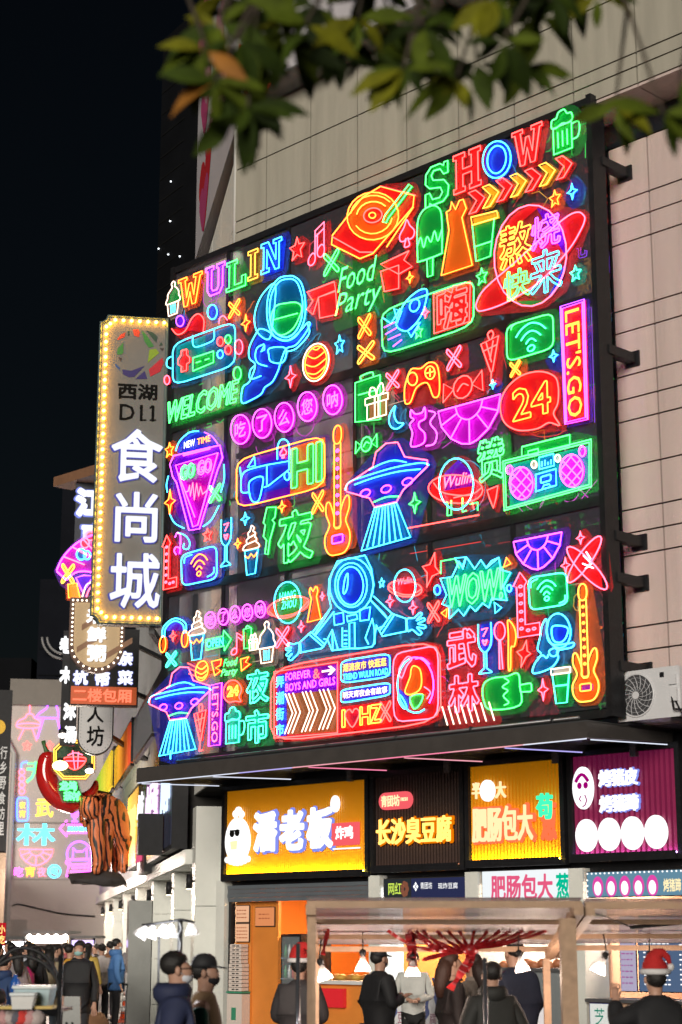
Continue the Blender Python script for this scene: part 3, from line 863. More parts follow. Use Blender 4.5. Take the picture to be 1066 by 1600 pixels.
# loose feed cables behind the signs
random.seed(3)
for k in range(34):
    u = random.uniform(-1.5, 6.5); z = random.uniform(4.9, 11.9); P = []
    du = random.uniform(-.5, .5); dz = random.uniform(-1.1, -.3)
    for i in range(7):
        t = i / 6; P.append(BB.w(u + du * t + .05 * math.sin(6 * t + k), z + dz * t + .07 * math.sin(3.1 * t), -.13 - .03 * math.sin(3 * t)))
    b = MB(); b.tube(P, .006, 4); b.build('cable', m_cable, bf)

# ---------------- air conditioner on the canopy
ac = thing('air_conditioner', 'white air conditioner with round fan grille on the canopy right of the billboard', 'air conditioner', SHOP.w(7.05, 4.28, .95))
m_ac = mat('white_enamel', (.66, .66, .68), .35, noise=.05)
AC = SHOP.shift(.95); AC.P = AC.P + AC.e * .08
b = MB(); b.bevbox(AC.w(6.58, 4.32, -.34), AC.e * .92, Vector((0, 0, .60)), AC.n * .34, .02); b.build('housing', m_ac, ac)
b = MB(); AC.box(b, 6.66, 6.74, 4.28, 4.32, -.3, -.02); AC.box(b, 7.34, 7.42, 4.28, 4.32, -.3, -.02); b.build('foot', m_dark, ac)
b = MB(); b.tube([AC.w(6.87 + .255 * math.cos(a * math.pi / 14), 4.62 + .255 * math.sin(a * math.pi / 14), .006) for a in range(28)], .012, 6, True); b.build('fan_ring', m_ac, ac)
b = MB(); b.lathe(AC.w(6.87, 4.62, .001), [(.243, .0), (.243, .003)], 28, AC.n); b.build('fan_recess', mat('fan_dark', (.05, .05, .055), .6), ac)
b = MB()
for k in range(16):
    a0 = k * math.pi / 8; P = []
    for i in range(5):
        rr = .05 + .19 * i / 4; aa = a0 + .5 * i / 4
        P.append(AC.w(6.87 + rr * math.cos(aa), 4.62 + rr * math.sin(aa), .012))
    b.tube(P, .0065, 4)
for rr in (.10, .16, .21):
    b.tube([AC.w(6.87 + rr * math.cos(a * .35), 4.62 + rr * math.sin(a * .35), .012) for a in range(18)], .003, 4, True)
b.build('fan_grille', mat('grille_grey', (.45, .45, .47), .4), ac)
b = MB(); b.lathe(AC.w(6.87, 4.62, .012), [(.05, 0), (.045, .012)], 16, AC.n); b.build('hub', m_ac, ac)
b = MB(); AC.box(b, 7.22, 7.28, 4.80, 4.86, .001, .006); b.build('badge', m_dark, ac)
b = MB(); AC.box(b, 7.36, 7.46, 4.70, 4.82, .001, .03); AC.box(b, 7.38, 7.47, 4.50, 4.66, .001, .04); b.build('service_cover', m_ac, ac)
b = MB(); b.tube([AC.w(7.4, 4.55, .03), AC.w(7.44, 4.40, .06), AC.w(7.6, 4.38, .05), AC.w(7.9, 4.52, -.05), AC.w(8.4, 4.45, -.1)], .014, 6); b.tube([AC.w(7.45, 4.5, .03), AC.w(7.55, 4.34, .06), AC.w(7.9, 4.40, -.05), AC.w(8.4, 4.36, -.1)], .011, 6); b.build('pipe', m_cable, ac)
# ================================================================ the four food shops
m_grille = {}
def lit(name, col, s): return emis(name, col, s)
LW = lit('lit_white_plastic', (1, 1, 1), 1.35)
def halo_letters(th, pl, txt, u, z, w, h, m, o=.09, bold=.05, name='lettering', back=None, shear=0, depth=.03):
    b = MB(); text_flat(b, pl, txt, u, z, w, h, o, depth, bold, shear); b.build(name, m, th)
def shop_sign(label, u0, u1, z0, z1, pitch, mcol, mlight, slope=0.0):
    t = thing('shop_sign', label, 'shop sign', SHOP.w((u0 + u1) / 2, z0, 0))
    b = MB(); SHOP.box(b, u0 - .06, u1 + .06, z0 - .06, z1 + .06, -.12, -.02); b.build('backboard', m_dark, t)
    b = MB()
    SHOP.box(b, u0 - .07, u0, z0 - .07, z1 + .07, -.02, .07); SHOP.box(b, u1, u1 + .07, z0 - .07, z1 + .07, -.02, .07)
    SHOP.box(b, u0, u1, z1, z1 + .07, -.02, .07); SHOP.box(b, u0, u1, z0 - .07, z0, -.02, .12); SHOP.box(b, u0, u1, z0 + .0005, z0 + .03, .105, .12)
    b.build('frame', m_dark, t)
    b = MB(); u = u0 + .01
    while u < u1 - pitch * .5:
        SHOP.box(b, u, u + pitch * .58, z0 + .002, z1 - .002, -.018, .026); u += pitch
    s = b.build('slats', mcol, t); s['kind'] = 'stuff'
    b = MB(); SHOP.box(b, u0 + .02, u1 - .02, z0 + .004, z0 + .02, .06, .10); b.build('light_strip', mlight, t)
    return t
OY = mat('orange_yellow_slat', (.85, .36, .02), .4, noise=.08, scale=3, emit=(.95, .40, .0), es=.16)
ly = lit('led_yellow', (1, .74, .06), 45.0)
s1 = shop_sign('wide orange-yellow slatted shop sign with a white chicken head and large lit characters 潘老板', -1.60, 1.46, 2.72, 4.02, .046, OY, ly)
halo_letters(s1, SHOP, '潘', -.62, 3.36, .52, .60, LW, bold=.06)
halo_letters(s1, SHOP, '老', -.03, 3.36, .52, .60, LW, bold=.06)
halo_letters(s1, SHOP, '板', .57, 3.37, .54, .60, LW, bold=.06)
LB = lit('halo_blue_light', (.25, .3, .9), 1.0)
b = MB()
for i, (u, t_) in enumerate(((-.62, '潘'), (-.03, '老'), (.57, '板'))): text_flat(b, SHOP, t_, u, 3.36, .60, .67, .055 + .001 * i, 0, .09)
b.build('lettering_halo', LB, s1)
b = MB(); b.lathe(SHOP.w(-1.28, 3.22, .05), [(.0, 0), (.28, 0), (.28, .04), (.0, .05)], 28, SHOP.n)
for p in b.v:   # stretch the disc into an egg
    p.z = 3.24 + (p.z - 3.22) * (1.30 if p.z > 3.22 else 1.15)
b.ball(SHOP.w(-1.34, 3.66, .07), .05, .05, .06); b.ball(SHOP.w(-1.27, 3.70, .07), .06, .06, .07); b.ball(SHOP.w(-1.20, 3.65, .07), .05, .05, .06)
for k in range(7): b.ball(SHOP.w(-1.52 + k * .08, 2.97 - .05 * math.sin(k / 6 * math.pi), .07), .045, .045, .05)
b.build('chicken_head', LW, s1)
b = MB(); b.lathe(SHOP.w(-1.37, 3.36, .11), [(.055, 0), (.05, .01)], 12, SHOP.n); b.lathe(SHOP.w(-1.25, 3.37, .11), [(.055, 0), (.05, .01)], 12, SHOP.n); SHOP.box(b, -1.42, -1.2, 3.39, 3.415, .105, .117); b.build('sunglasses', m_ink, s1)
b = MB(); b.prism([SHOP.w(-1.38, 3.24, .11), SHOP.w(-1.24, 3.25, .11), SHOP.w(-1.26, 3.12, .11), SHOP.w(-1.36, 3.12, .11)][::-1], SHOP.n * .03); b.build('beak', lit('lit_cream', (1, .82, .45), 1.2), s1)
b = MB(); b.lathe(SHOP.w(.86, 3.70, .05), [(.09, 0), (.09, .03)], 18, SHOP.n)
for p in b.v: p.z = 3.7 + (p.z - 3.7) * 1.35
b.build('round_lamp', LW, s1)
lrd = lit('lit_red_plastic', (.95, .12, .14), 1.0)
b = MB(); SHOP.box(b, .80, 1.34, 3.10, 3.42, .04, .08); b.build('red_plate', lrd, s1)
halo_letters(s1, SHOP, '炸鸡', 1.07, 3.28, .36, .19, LW, .085, .04, depth=.01)
b = MB(); SHOP.box(b, .82, 1.36, 3.045, 3.062, .05, .08); b.build('light_line', LW, s1)
dkslat = mat('dark_brown_slat', (.06, .04, .035), .45, noise=.1, scale=3)
s2 = shop_sign('dark slatted shop sign with glowing orange characters 长沙臭豆腐', 1.64, 3.28, 2.76, 4.04, .056, dkslat, lit('led_faint', (.9, .35, .2), .8))
lo_ = lit('lit_orange_core', (1, .55, .12), 2.2)
halo_letters(s2, SHOP, '长沙臭豆腐', 2.45, 3.25, 1.42, .36, lo_, bold=.02)
b = MB(); text_flat(b, SHOP, '长沙臭豆腐', 2.45, 3.25, 1.48, .41, .06, 0, .06); b.build('lettering_halo', lit('orange_glow', (.95, .22, .0), .9), s2)
def pill(mb, pl, u0, u1, z0, z1, o, t):
    r = (z1 - z0) / 2
    P = [(u1 - r + r * math.cos(a), (z0 + z1) / 2 + r * math.sin(a)) for a in [math.pi * (-.5 + i / 8) for i in range(9)]] + [(u0 + r - r * math.cos(a), (z0 + z1) / 2 - r * math.sin(a)) for a in [math.pi * (-.5 + i / 8) for i in range(9)]]
    mb.prism([pl.w(u, z, o) for u, z in P], pl.n * t)
b = MB(); pill(b, SHOP, 1.76, 2.40, 3.56, 3.80, .04, .04); b.build('red_plate', lrd, s2)
halo_letters(s2, SHOP, '青团坊', 2.0, 3.68, .36, .16, lit('lit_cream', (1, .82, .45), 1.2), .085, .03, depth=.01)
halo_letters(s2, SHOP, 'FRESH', 2.27, 3.69, .13, .05, lit('lit_cream', (1, .82, .45), 1.2), .085, .0, depth=.01)
s3 = shop_sign('yellow slatted shop sign with a white disc and red outlined characters 肥肠包大葱', 3.45, 5.02, 2.78, 4.06, .058, OY, ly)
lred = lit('lit_red_letter', (1, .13, .05), 1.5)
b = MB(); text_flat(b, SHOP, '肥肠包大', 4.07, 3.27, 1.10, .52, .05, .03, .10); b.build('lettering_halo', lred, s3)
halo_letters(s3, SHOP, '肥肠包大', 4.07, 3.27, 1.04, .46, lit('lit_peach', (1, .72, .38), 1.3), .09, .02)
halo_letters(s3, SHOP, '葱', 4.83, 3.28, .25, .52, lred, .05, .04)
b = MB(); text_flat(b, SHOP, '苟', 4.80, 3.46, .27, .34, .09, .03, .05); b.build('leek_character', lit('lit_green_letter', (.05, .9, .4), 1.4), s3)
b = MB(); b.lathe(SHOP.w(3.80, 3.72, .05), [(.125, 0), (.125, .04)], 24, SHOP.n)
for p in b.v: p.z = 3.72 + (p.z - 3.72) * 1.15
b.build('white_disc', LW, s3)
halo_letters(s3, SHOP, '半', 3.60, 3.73, .14, .22, lit('lit_peach', (1, .72, .38), 1.3), .06, .03)
halo_letters(s3, SHOP, '大', 4.03, 3.72, .18, .22, lit('lit_peach', (1, .72, .38), 1.3), .06, .03)
PR = mat('purple_red_slat', (.20, .018, .055), .4, noise=.1, scale=3, emit=(.40, .02, .14), es=.18)
s4 = shop_sign('purple slatted shop sign with a white face disc and four large white discs', 5.22, 6.83, 2.80, 4.07, .08, PR, lit('led_violet_strong', (.6, .35, 1.0), 22.0))
def disc(th, pl, u, z, rw, rh, o, m, name, t=.03):
    P = [(u + rw * math.cos(a * math.pi / 14), z + rh * math.sin(a * math.pi / 14)) for a in range(28)]
    b = MB(); b.prism([pl.w(a, c_, o) for a, c_ in P], pl.n * t); return b.build(name, m, th)
for i in range(4):
    disc(s4, SHOP, 5.45 + i * .36, 3.06 + .0 * i, .17, .205, .06 + .002 * i, LW, 'white_disc')
disc(s4, SHOP, 5.42, 3.66, .165, .27, .06, LW, 'face_disc')
m_plum = lit('plum_print', (.45, .0, .22), .8)
b = MB(); b.tube([SHOP.w(5.32 + .2 * i / 6, 3.74 + .09 * math.sin(math.pi * i / 6), .10) for i in range(7)], .022, 6); b.build('fringe', m_plum, s4)
for du in (-.045, .055): disc(s4, SHOP, 5.42 + du, 3.69, .035, .042, .092, m_plum, 'eye', .006)
b = MB(); b.tube([SHOP.w(5.40, 3.56, .1), SHOP.w(5.37, 3.52, .1), SHOP.w(5.40, 3.49, .1)], .008, 5); b.tube([SHOP.w(5.46, 3.57, .1), SHOP.w(5.49, 3.50, .1), SHOP.w(5.46, 3.44, .1), SHOP.w(5.42, 3.42, .1)], .008, 5); b.build('mouth', m_plum, s4)
for k, (t_, z) in enumerate((('烤猪皮', 3.76), ('烤猪蹄', 3.44))):
    b = MB(); text_flat(b, SHOP, t_, 5.98, z, .64, .24, .05, .0, .09); b.build('lettering_halo', LB, s4)
    halo_letters(s4, SHOP, t_, 5.98, z, .60, .21, LW, .07, .035)

# shop fronts: piers, shutters, rooms
m_ply = mat('orange_painted_board', (.72, .24, .04), .5, noise=.1, scale=4)
m_peach = mat('peach_wall', (.70, .45, .30), .6, noise=.06)
m_kit = mat('white_kitchen_wall', (.66, .66, .66), .4, noise=.06)
fr = thing('food_shop_row', 'row of four open food shop rooms under the lit signs', 'shop front', SHOP.w(2.5, 0, 0))
for u0, u1 in ((-1.82, -1.62), (1.50, 1.72), (3.33, 3.56), (5.10, 5.33), (6.86, 7.10)):
    b = MB(); SHOP.box(b, u0, u1, 0, 2.66, -.45, .03); b.build('pier', m_stone, fr)
b = MB(); SHOP.box(b, -1.9, 8.2, 2.58, 4.25, -.5, -.125); b.build('header', m_dark, fr)
b = MB(); SHOP.box(b, -1.82, 8.2, 0, 2.9, -3.3, -3.2); b.build('back_wall', m_kit, fr)
b = MB(); SHOP.box(b, -1.82, 8.2, 2.75, 2.8, -3.2, -.5); b.build('ceiling', m_kit, fr)
for u, m in ((-1.78, m_ply), (1.56, m_ply), (3.42, m_kit), (5.20, m_peach), (6.95, m_peach)):
    b = MB(); SHOP.box(b, u, u + .06, 0, 2.75, -3.2, -.46); b.build('side_wall', m, fr)
b = MB(); SHOP.box(b, -1.71, 1.55, 0, 2.74, -3.19, -3.15); b.build('back_lining', m_ply, fr)
b = MB(); SHOP.box(b, 3.49, 5.19, 0, 2.74, -2.2, -2.16); b.build('back_lining', m_peach, fr)
b = MB(); SHOP.box(b, 5.27, 6.94, 0, 2.74, -2.2, -2.16); b.build('back_lining', m_peach, fr)
# rolled shutter box over shop one
for k in range(4):
    b = MB(); SHOP.box(b, -1.60, 1.49, 2.34 + k * .062, 2.397 + k * .062, -.10, -.02 + .012 * (k % 2)); b.build('shutter_slat', mat('grey_blue_shutter', (.12, .14, .16), .4, noise=.15), fr)
for u0, u1 in ((-1.62, -1.56), (.28, .33)):
    b = MB(); SHOP.box(b, u0, u1, 0, 2.34, -.14, -.06); b.build('door_jamb', m_ply if u0 > 0 else m_dark, fr)
b = MB(); SHOP.box(b, -1.56, -1.20, 0, 2.34, -.22, -.16); SHOP.box(b, -1.20, -.62, 0, 2.34, -.24, -.18); b.build('orange_partition', m_ply, fr)
def poster(label, u0, u1, z0, z1, m, o=-.13, pl=SHOP, name='menu_poster', cat='poster', rim=m_core):
    t = thing(name, label, cat, pl.w((u0 + u1) / 2, z0, o))
    b = MB(); pl.box(b, u0 - .012, u1 + .012, z0 - .012, z1 + .012, o - .012, o - .003); b.build('frame', rim, t)
    b = MB(); pl.box(b, u0, u1, z0, z1, o - .002, o + .004); b.build('sheet', m, t)
    return t
m_po = lit('backlit_orange_poster', (1.0, .36, .14), .75)
m_po2 = lit('backlit_pale_poster', (1.0, .55, .32), .85)
mt_ = mat('printed_small_type', (.45, .12, .05), .6)
def lines(th, pl, u0, u1, z0, z1, n, m, o, name='small_print'):
    b = MB(); random.seed(n)
    for i in range(n):
        z = z1 - (i + .5) * (z1 - z0) / n; u = u0
        while u < u1 - .02:
            w = random.uniform(.02, .06); pl.box(b, u, min(u1, u + w), z - .008, z + .008, o, o + .002); u += w + .02
    b.build(name, m, th)['kind'] = 'stuff'
pz = poster('upper pale orange menu poster beside the first shop door', -1.53, -1.23, 2.04, 2.28, m_po2); lines(pz, SHOP, -1.5, -1.26, 2.08, 2.24, 3, mt_, -.125)
pz = poster('lower pale orange menu poster beside the first shop door', -1.53, -1.23, 1.75, 2.01, m_po2); lines(pz, SHOP, -1.5, -1.26, 1.78, 1.98, 4, mt_, -.125)
pz = poster('square orange poster on the orange boards left of the fridge', -1.10, -.68, 1.98, 2.25, m_po, -.15); lines(pz, SHOP, -1.02, -.76, 2.06, 2.18, 2, mt_, -.145)
# stack of white steaming trays
st_ = thing('tray_tower', 'tall white tower of slotted snack trays with a green band inside the first shop', 'tray tower', SHOP.w(-1.38, 0, -.05))
m_tray = mat('white_tray', (.72, .62, .56), .4)
for k in range(12):
    b = MB(); z = 1.02 + k * .058; w = .13 if k > 6 else .15
    b.bevbox(SHOP.w(-1.38 - w, z, -.14), SHOP.e * 2 * w, Vector((0, 0, .052)), SHOP.n * .14, .006); q = b.build('tray', m_tray, st_)
    b = MB()
    for du in (-.07, .02): SHOP.box(b, -1.38 + du, -1.38 + du + .06, z + .018, z + .034, .001, .006)
    b.build('slot', m_core, q)
b = MB(); SHOP.box(b, -1.56, -1.20, .99, 1.015, -.15, .02); b.build('band', mat('green_band', (.05, .28, .16), .5), st_)
b = MB(); b.bevbox(SHOP.w(-1.55, 0, -.15), SHOP.e * .34, Vector((0, 0, .98)), SHOP.n * .16, .01); b.build('cabinet', m_tray, st_)
b = MB(); SHOP.box(b, -1.44, -1.34, .60, .78, .012, .018); b.build('emblem', mat('green_band', (.05, .28, .16), .5), st_)
# glass door fridge
fg = thing('drinks_fridge', 'tall glass-door drinks fridge with a cold blue light strip inside the first shop', 'fridge', SHOP.w(-.5, 0, -.4))
b = MB(); SHOP.box(b, -.86, -.82, 0, 1.86, -.9, -.28); SHOP.box(b, -.26, -.22, 0, 1.86, -.9, -.28); SHOP.box(b, -.82, -.26, 1.82, 1.86, -.9, -.28); SHOP.box(b, -.82, -.26, 0, .06, -.9, -.28); b.build('cabinet', m_dark, fg)
b = MB(); SHOP.box(b, -.82, -.26, .06, 1.82, -.9, -.88); b.build('back_panel', mat('cold_white_lining', (.5, .62, .72), .4, emit=(.3, .5, .7), es=.25), fg)
b = MB(); SHOP.box(b, -.79, -.77, .1, 1.78, -.34, -.32); b.build('light_tube', lit('cold_tube', (.55, .85, 1), 4), fg)
for z in (.3, .6, .9, 1.2, 1.5):
    b = MB(); SHOP.box(b, -.81, -.27, z, z + .015, -.86, -.36); sh = b.build('shelf', m_steel, fg)
    for k in range(6):
        b = MB(); b.lathe(SHOP.w(-.74 + k * .085, z + .015, -.45), [(.026, 0), (.026, .12), (.012, .16), (.012, .19)], 8)
        b.build('bottle', mat('bottle_%d' % (k % 4), ((.05, .3, .1), (.6, .6, .6), (.5, .05, .03), (.1, .2, .45))[k % 4], .3), sh)
b = MB(); SHOP.box(b, -.82, -.26, .06, 1.82, -.29, -.284); b.build('glass_door', acrylic('clear_glass', (.6, .7, .75), .12), fg)
# counters
ct = thing('counter', 'white and orange counter of the first shop with red trays below', 'counter', SHOP.w(.7, 0, .0))
b = MB(); SHOP.box(b, .36, 1.48, 1.16, 1.21, -.5, .1); b.build('worktop', m_kit, ct)
b = MB(); SHOP.box(b, .38, 1.46, 0, 1.16, -.45, .02); b.build('front', m_ply, ct)
b = MB(); SHOP.box(b, .42, 1.05, .84, 1.1, .03, .10); b.build('red_panel', mat('red_plastic', (.6, .02, .03), .4, emit=(.8, .02, .03), es=.25), ct)
for k in range(6):
    t = MB(); t.ball(SHOP.w(.48 + k * .15, 1.25, -.15 - .05 * (k % 2)), .09, .08, .05, 8, 5)
    tag(t.build('snack_heap', mat('fried_food_%d' % (k % 2), ((.55, .32, .05), (.45, .18, .04))[k % 2], .6, noise=.3, scale=40)), 'heap of yellow fried snacks, %s from the left on the first shop counter' % ('first', 'second', 'third', 'fourth', 'fifth', 'sixth')[k], 'food', 'fried snacks on the first counter')
ct2 = thing('counter', 'blue counter with white snowman drawings in the second shop', 'counter', SHOP.w(2.5, 0, 0))
b = MB(); SHOP.box(b, 1.74, 3.32, 1.10, 1.15, -.6, .12); b.build('worktop', m_kit, ct2)
b = MB(); SHOP.box(b, 1.76, 3.30, 0, 1.10, -.5, .06); b.build('front', mat('blue_grey_board', (.12, .15, .34), .5, noise=.1), ct2)
for u in (2.15, 2.75):
    b = MB(); P = catmull([(-.13, .0), (-.16, .15), (-.07, .27), (-.1, .38), (-.02, .52), (.05, .40), (.08, .27), (.16, .15), (.13, 0)], True, 3)
    b.prism([SHOP.w(u + a * .9, .55 + c_ * .95, .062) for a, c_ in P][::-1], SHOP.n * .004); q = b.build('snowman_drawing', mat('white_print', (.75, .75, .78), .6), ct2)
    b = MB(); text_flat(b, SHOP, '豆' if u < 2.5 else '腐', u, .74, .12, .14, .068); b.build('lettering', mat('printed_plum', (.3, .02, .1), .6), ct2)
for u, col, lab in ((2.42, (.75, .42, .02), 'yellow bowl on the blue snowman counter'), (2.82, (.03, .08, .3), 'dark blue bowl on the blue snowman counter')):
    b = MB(); b.lathe(SHOP.w(u, 1.15, -.05), [(.07, 0), (.12, .05), (.15, .12), (.14, .12), (.11, .05), (.0, .02)], 18); tag(b.build('bowl', mat('bowl_' + lab[:4], col, .3)), lab, 'bowl')
for k in range(6):
    t = thing('ladle', 'metal ladle hanging at the back of the second shop, %s from the left' % ('first', 'second', 'third', 'fourth', 'fifth', 'sixth')[k], 'utensil', SHOP.w(1.95 + k * .2, 1.45, -1.6), 'hanging kitchen utensils')
    b = MB(); b.tube([SHOP.w(1.95 + k * .2, 1.95, -1.6), SHOP.w(1.95 + k * .2, 1.55, -1.6)], .01, 6); b.build('handle', m_steel, t)
    b = MB(); b.lathe(SHOP.w(1.95 + k * .2, 1.46 + .01 * (k % 3), -1.6), [(.03, 0), (.06, .04), (.065, .09)], 10); b.build('bowl', m_steel, t)
b = MB(); b.tube([SHOP.w(1.8, 1.96, -1.6), SHOP.w(3.2, 1.96, -1.6)], .012, 6); b.build('utensil_rail', m_steel, fr)
ct3 = thing('counter', 'grey counter with a white oval emblem in the third shop', 'counter', SHOP.w(4.4, 0, 0))
b = MB(); SHOP.box(b, 3.58, 5.08, 1.38, 1.42, -.6, .1); b.build('worktop', m_steel, ct3)
b = MB(); SHOP.box(b, 3.60, 5.06, 0, 1.38, -.5, .04); b.build('front', mat('grey_board', (.22, .24, .25), .4), ct3)
disc(ct3, SHOP, 4.30, 1.22, .06, .12, .042, mat('white_print', (.75, .75, .78), .6), 'oval_emblem', .004)
for k in range(9):
    t = MB(); t.ball(SHOP.w(3.85 + k * .13, 1.45 + .03 * (k % 2), -.15), .08, .07, .06, 7, 5)
    tag(t.build('snack_heap', mat('sausage_food', (.45, .16, .07), .5, noise=.3, scale=40)), 'heap of reddish sausages, number %s from the left on the grey counter' % ('one', 'two', 'three', 'four', 'five', 'six', 'seven', 'eight', 'nine')[k], 'food', 'sausage heaps on the grey counter')
pb = poster('white board with pink handwritten characters leaning below the grey counter', 3.95, 4.72, .35, 1.02, mat('white_board', (.72, .70, .72), .5, emit=(.9, .85, .9), es=.3), .08, name='price_board', cat='sign', rim=mat('blue_rim', (.02, .03, .25), .4))
b = MB(); text_flat(b, SHOP, '大算盘', 4.3, .90, .5, .12, .088); text_flat(b, SHOP, '而无', 4.35, .62, .34, .12, .088); text_flat(b, SHOP, '肥肠包', 4.3, .45, .5, .1, .088); b.build('lettering', mat('printed_magenta', (.5, .03, .15), .6), pb)
ct4 = thing('counter', 'pale counter of the fourth shop', 'counter', SHOP.w(6.0, 0, 0))
b = MB(); SHOP.box(b, 5.36, 6.84, 1.02, 1.06, -.6, .1); b.build('worktop', m_steel, ct4)
b = MB(); SHOP.box(b, 5.38, 6.82, 0, 1.02, -.5, .02); b.build('front', m_peach, ct4)
pb = poster('small board with teal characters at the fourth counter', 5.40, 5.75, .55, 1.0, mat('pale_board', (.7, .72, .72), .5, emit=(.8, .9, .9), es=.3), .05, name='price_board', cat='sign', rim=mat('blue_rim', (.02, .03, .25), .4))
b = MB(); text_flat(b, SHOP, '芝', 5.55, .84, .16, .22, .058); b.build('lettering', mat('printed_teal', (.0, .35, .25), .6), pb)
mb_ = poster('tall lit menu screen with rows of small white text in the fourth shop', 5.62, 6.42, 1.14, 2.06, lit('menu_screen_blue', (.10, .16, .28), .8), -.7, name='menu_screen', cat='menu board', rim=m_dark)
lines(mb_, SHOP, 5.70, 6.1, 1.2, 1.92, 13, LW, -.69)
lines(mb_, SHOP, 6.25, 6.36, 1.2, 1.98, 13, LW, -.69, 'prices')
mb_ = poster('pale purple striped menu left of the lit menu screen', 5.36, 5.60, 1.14, 2.06, lit('menu_pale_violet', (.62, .55, .75), .7), -.66, name='menu_screen', cat='menu board', rim=m_dark)
lines(mb_, SHOP, 5.38, 5.58, 1.2, 2.0, 11, mat('printed_violet', (.35, .1, .4), .6), -.65)
# lower signs over the counters
b_ = poster('dark poster with yellow-green characters 网红 over the second shop', 1.76, 2.27, 2.29, 2.60, lit('dark_poster', (.03, .035, .04), .8), -.02, name='shop_poster')
b = MB(); text_flat(b, SHOP, '网红', 1.98, 2.47, .26, .17, -.012, 0, .02); b.build('lettering', lit('lime_type', (.6, .8, .1), 1.1), b_)
for k in range(7):
    a = k * .9; disc(b_, SHOP, 2.17 + .045 * math.cos(a), 2.46 + .07 * math.sin(a), .035, .045, -.014 + .0006 * k, mat('brown_cubes', (.28, .10, .06), .6), 'food_print', .002)
b_ = poster('dark blue poster with white emblem and small type over the second shop', 2.29, 3.32, 2.29, 2.60, lit('navy_poster', (.03, .035, .10), .8), -.02, name='shop_poster')
b = MB(); text_flat(b, SHOP, '❖', 2.38, 2.49, .10, .13, -.012); text_flat(b, SHOP, '青团坊', 2.58, 2.50, .22, .09, -.012); text_flat(b, SHOP, '现炸豆腐', 2.98, 2.49, .36, .08, -.012); b.build('lettering', LW, b_)
b_ = poster('bright white sign with pink characters 肥肠包大葱 above the third shop', 3.60, 5.08, 2.28, 2.66, lit('bright_white_sign', (.9, .95, .97), 1.0), -.02, name='shop_poster')
b = MB(); text_flat(b, SHOP, '肥肠包大', 4.28, 2.44, 1.06, .34, -.012, 0, .04); b.build('lettering', lit('pink_type', (.9, .12, .25), .9), b_)
b = MB(); text_flat(b, SHOP, '葱', 4.97, 2.44, .22, .34, -.012, 0, .04); b.build('lettering', lit('green_type', (.0, .6, .35), .9), b_)
b_ = poster('teal strip with five pink-haired face prints and dotted lamps above the fourth shop', 5.38, 6.84, 2.30, 2.60, lit('teal_strip', (.16, .33, .45), .8), .0, name='shop_poster')
for k in range(5):
    u = 5.55 + k * .21
    disc(b_, SHOP, u, 2.42, .085, .13, .005 + .0005 * k, lit('hot_pink_print', (.85, .08, .45), .9), 'hair_print', .003)
    disc(b_, SHOP, u, 2.40, .055, .085, .010 + .0005 * k, LW, 'face_print', .003)
b = MB(); text_flat(b, SHOP, '烤猪蹄', 6.68, 2.42, .26, .16, .006, 0, .03); b.build('lettering', lit('lit_cream', (1, .82, .45), 1.2), b_)
for k in range(22):
    b = MB(); b.ball(SHOP.w(5.40 + k * .068, 2.585, .02), .012, seg=6, rings=4); b.build('bulb', LW, b_)
for k in range(4):
    b = MB(); b.ball(SHOP.w(5.395, 2.30 + k * .068, .02), .012, seg=6, rings=4); b.build('bulb', LW, b_)
# room lamps (ceiling panels that light each shop)
def room_lamp(u, col, e, o=-1.2, w=.9):
    t = thing('ceiling_lamp', 'lit ceiling lamp panel inside the %s food shop' % {0: 'first', 2: 'second', 4: 'third', 6: 'fourth'}[int(u) // 2 * 2], 'lamp', SHOP.w(u, 2.68, o))
    b = MB(); SHOP.box(b, u - w / 2, u + w / 2, 2.70, 2.745, o - .2, o + .2); b.build('housing', m_kit, t)
    b = MB(); SHOP.box(b, u - w / 2 + .02, u + w / 2 - .02, 2.69, 2.699, o - .18, o + .18); b.build('diffuser', emis('lamp_%d' % int(u * 10), col, e), t)
room_lamp(.2, (1, .60, .30), 170); room_lamp(2.5, (.95, .97, 1), 140); room_lamp(4.3, (1, .78, .60), 150); room_lamp(6.1, (1, .76, .60), 140)
A = (BB, 240, 350, 3.331); Bf = (BB, 500, 150, 2.479); Cf = (BB, 480, 440, 2.369); D = (BB, 240, 640, 3.331)
Ef = (BB, 520, 640, 2.538); Ff = (BB, 220, 880, 3.331); Gf = (BB, 410, 850, 3.676); Hf = (BB, 660, 820, 3.553)
def N(*a, **k): return neon(*a, **k)
# ---- top row, left
N(A, 'neon_cupcake', 'small white neon cone of ice cream before the orange letter W', ['i WC ng cupcake 102,385 72,172'], 'w')
N(A, 'neon_letter', 'orange neon letter W opening the word WULIN', ['i O o W 190,345 122,150'], 'o', 'letters of the word WULIN')
N(A, 'neon_letter', 'violet neon letter U in the word WULIN', ['i P v U 320,290 98,150'], 'v', 'letters of the word WULIN')
N(A, 'neon_letter', 'green neon letter L in the word WULIN', ['i G g L 430,262 98,150'], 'g', 'letters of the word WULIN')
N(A, 'neon_letter', 'yellow neon letter I in the word WULIN', ['i Y n I 517,212 50,150'], 'y', 'letters of the word WULIN')
N(A, 'neon_letter', 'light blue neon letter N on a deep blue plate, end of WULIN', ['i C b N 613,165 105,155'], 'b', 'letters of the word WULIN', grow=.12, plate='b')
N(A, 'neon_star', 'red five-pointed neon star right of the word WULIN', ['i R r star5 747,125 76,112'], 'r', 'neon stars')
N(A, 'neon_note', 'pink double music note between red star and turntable', ['i K r note 848,105 88,200'], 'r')
N(A, 'neon_ring', 'small violet neon ring above the game console, left', ['o V v 138,505 20,28'], 'v', 'neon rings')
N(A, 'neon_ring', 'filled blue neon ring above the game console', ['o C b 306,458 25,38'], 'b', 'neon rings')
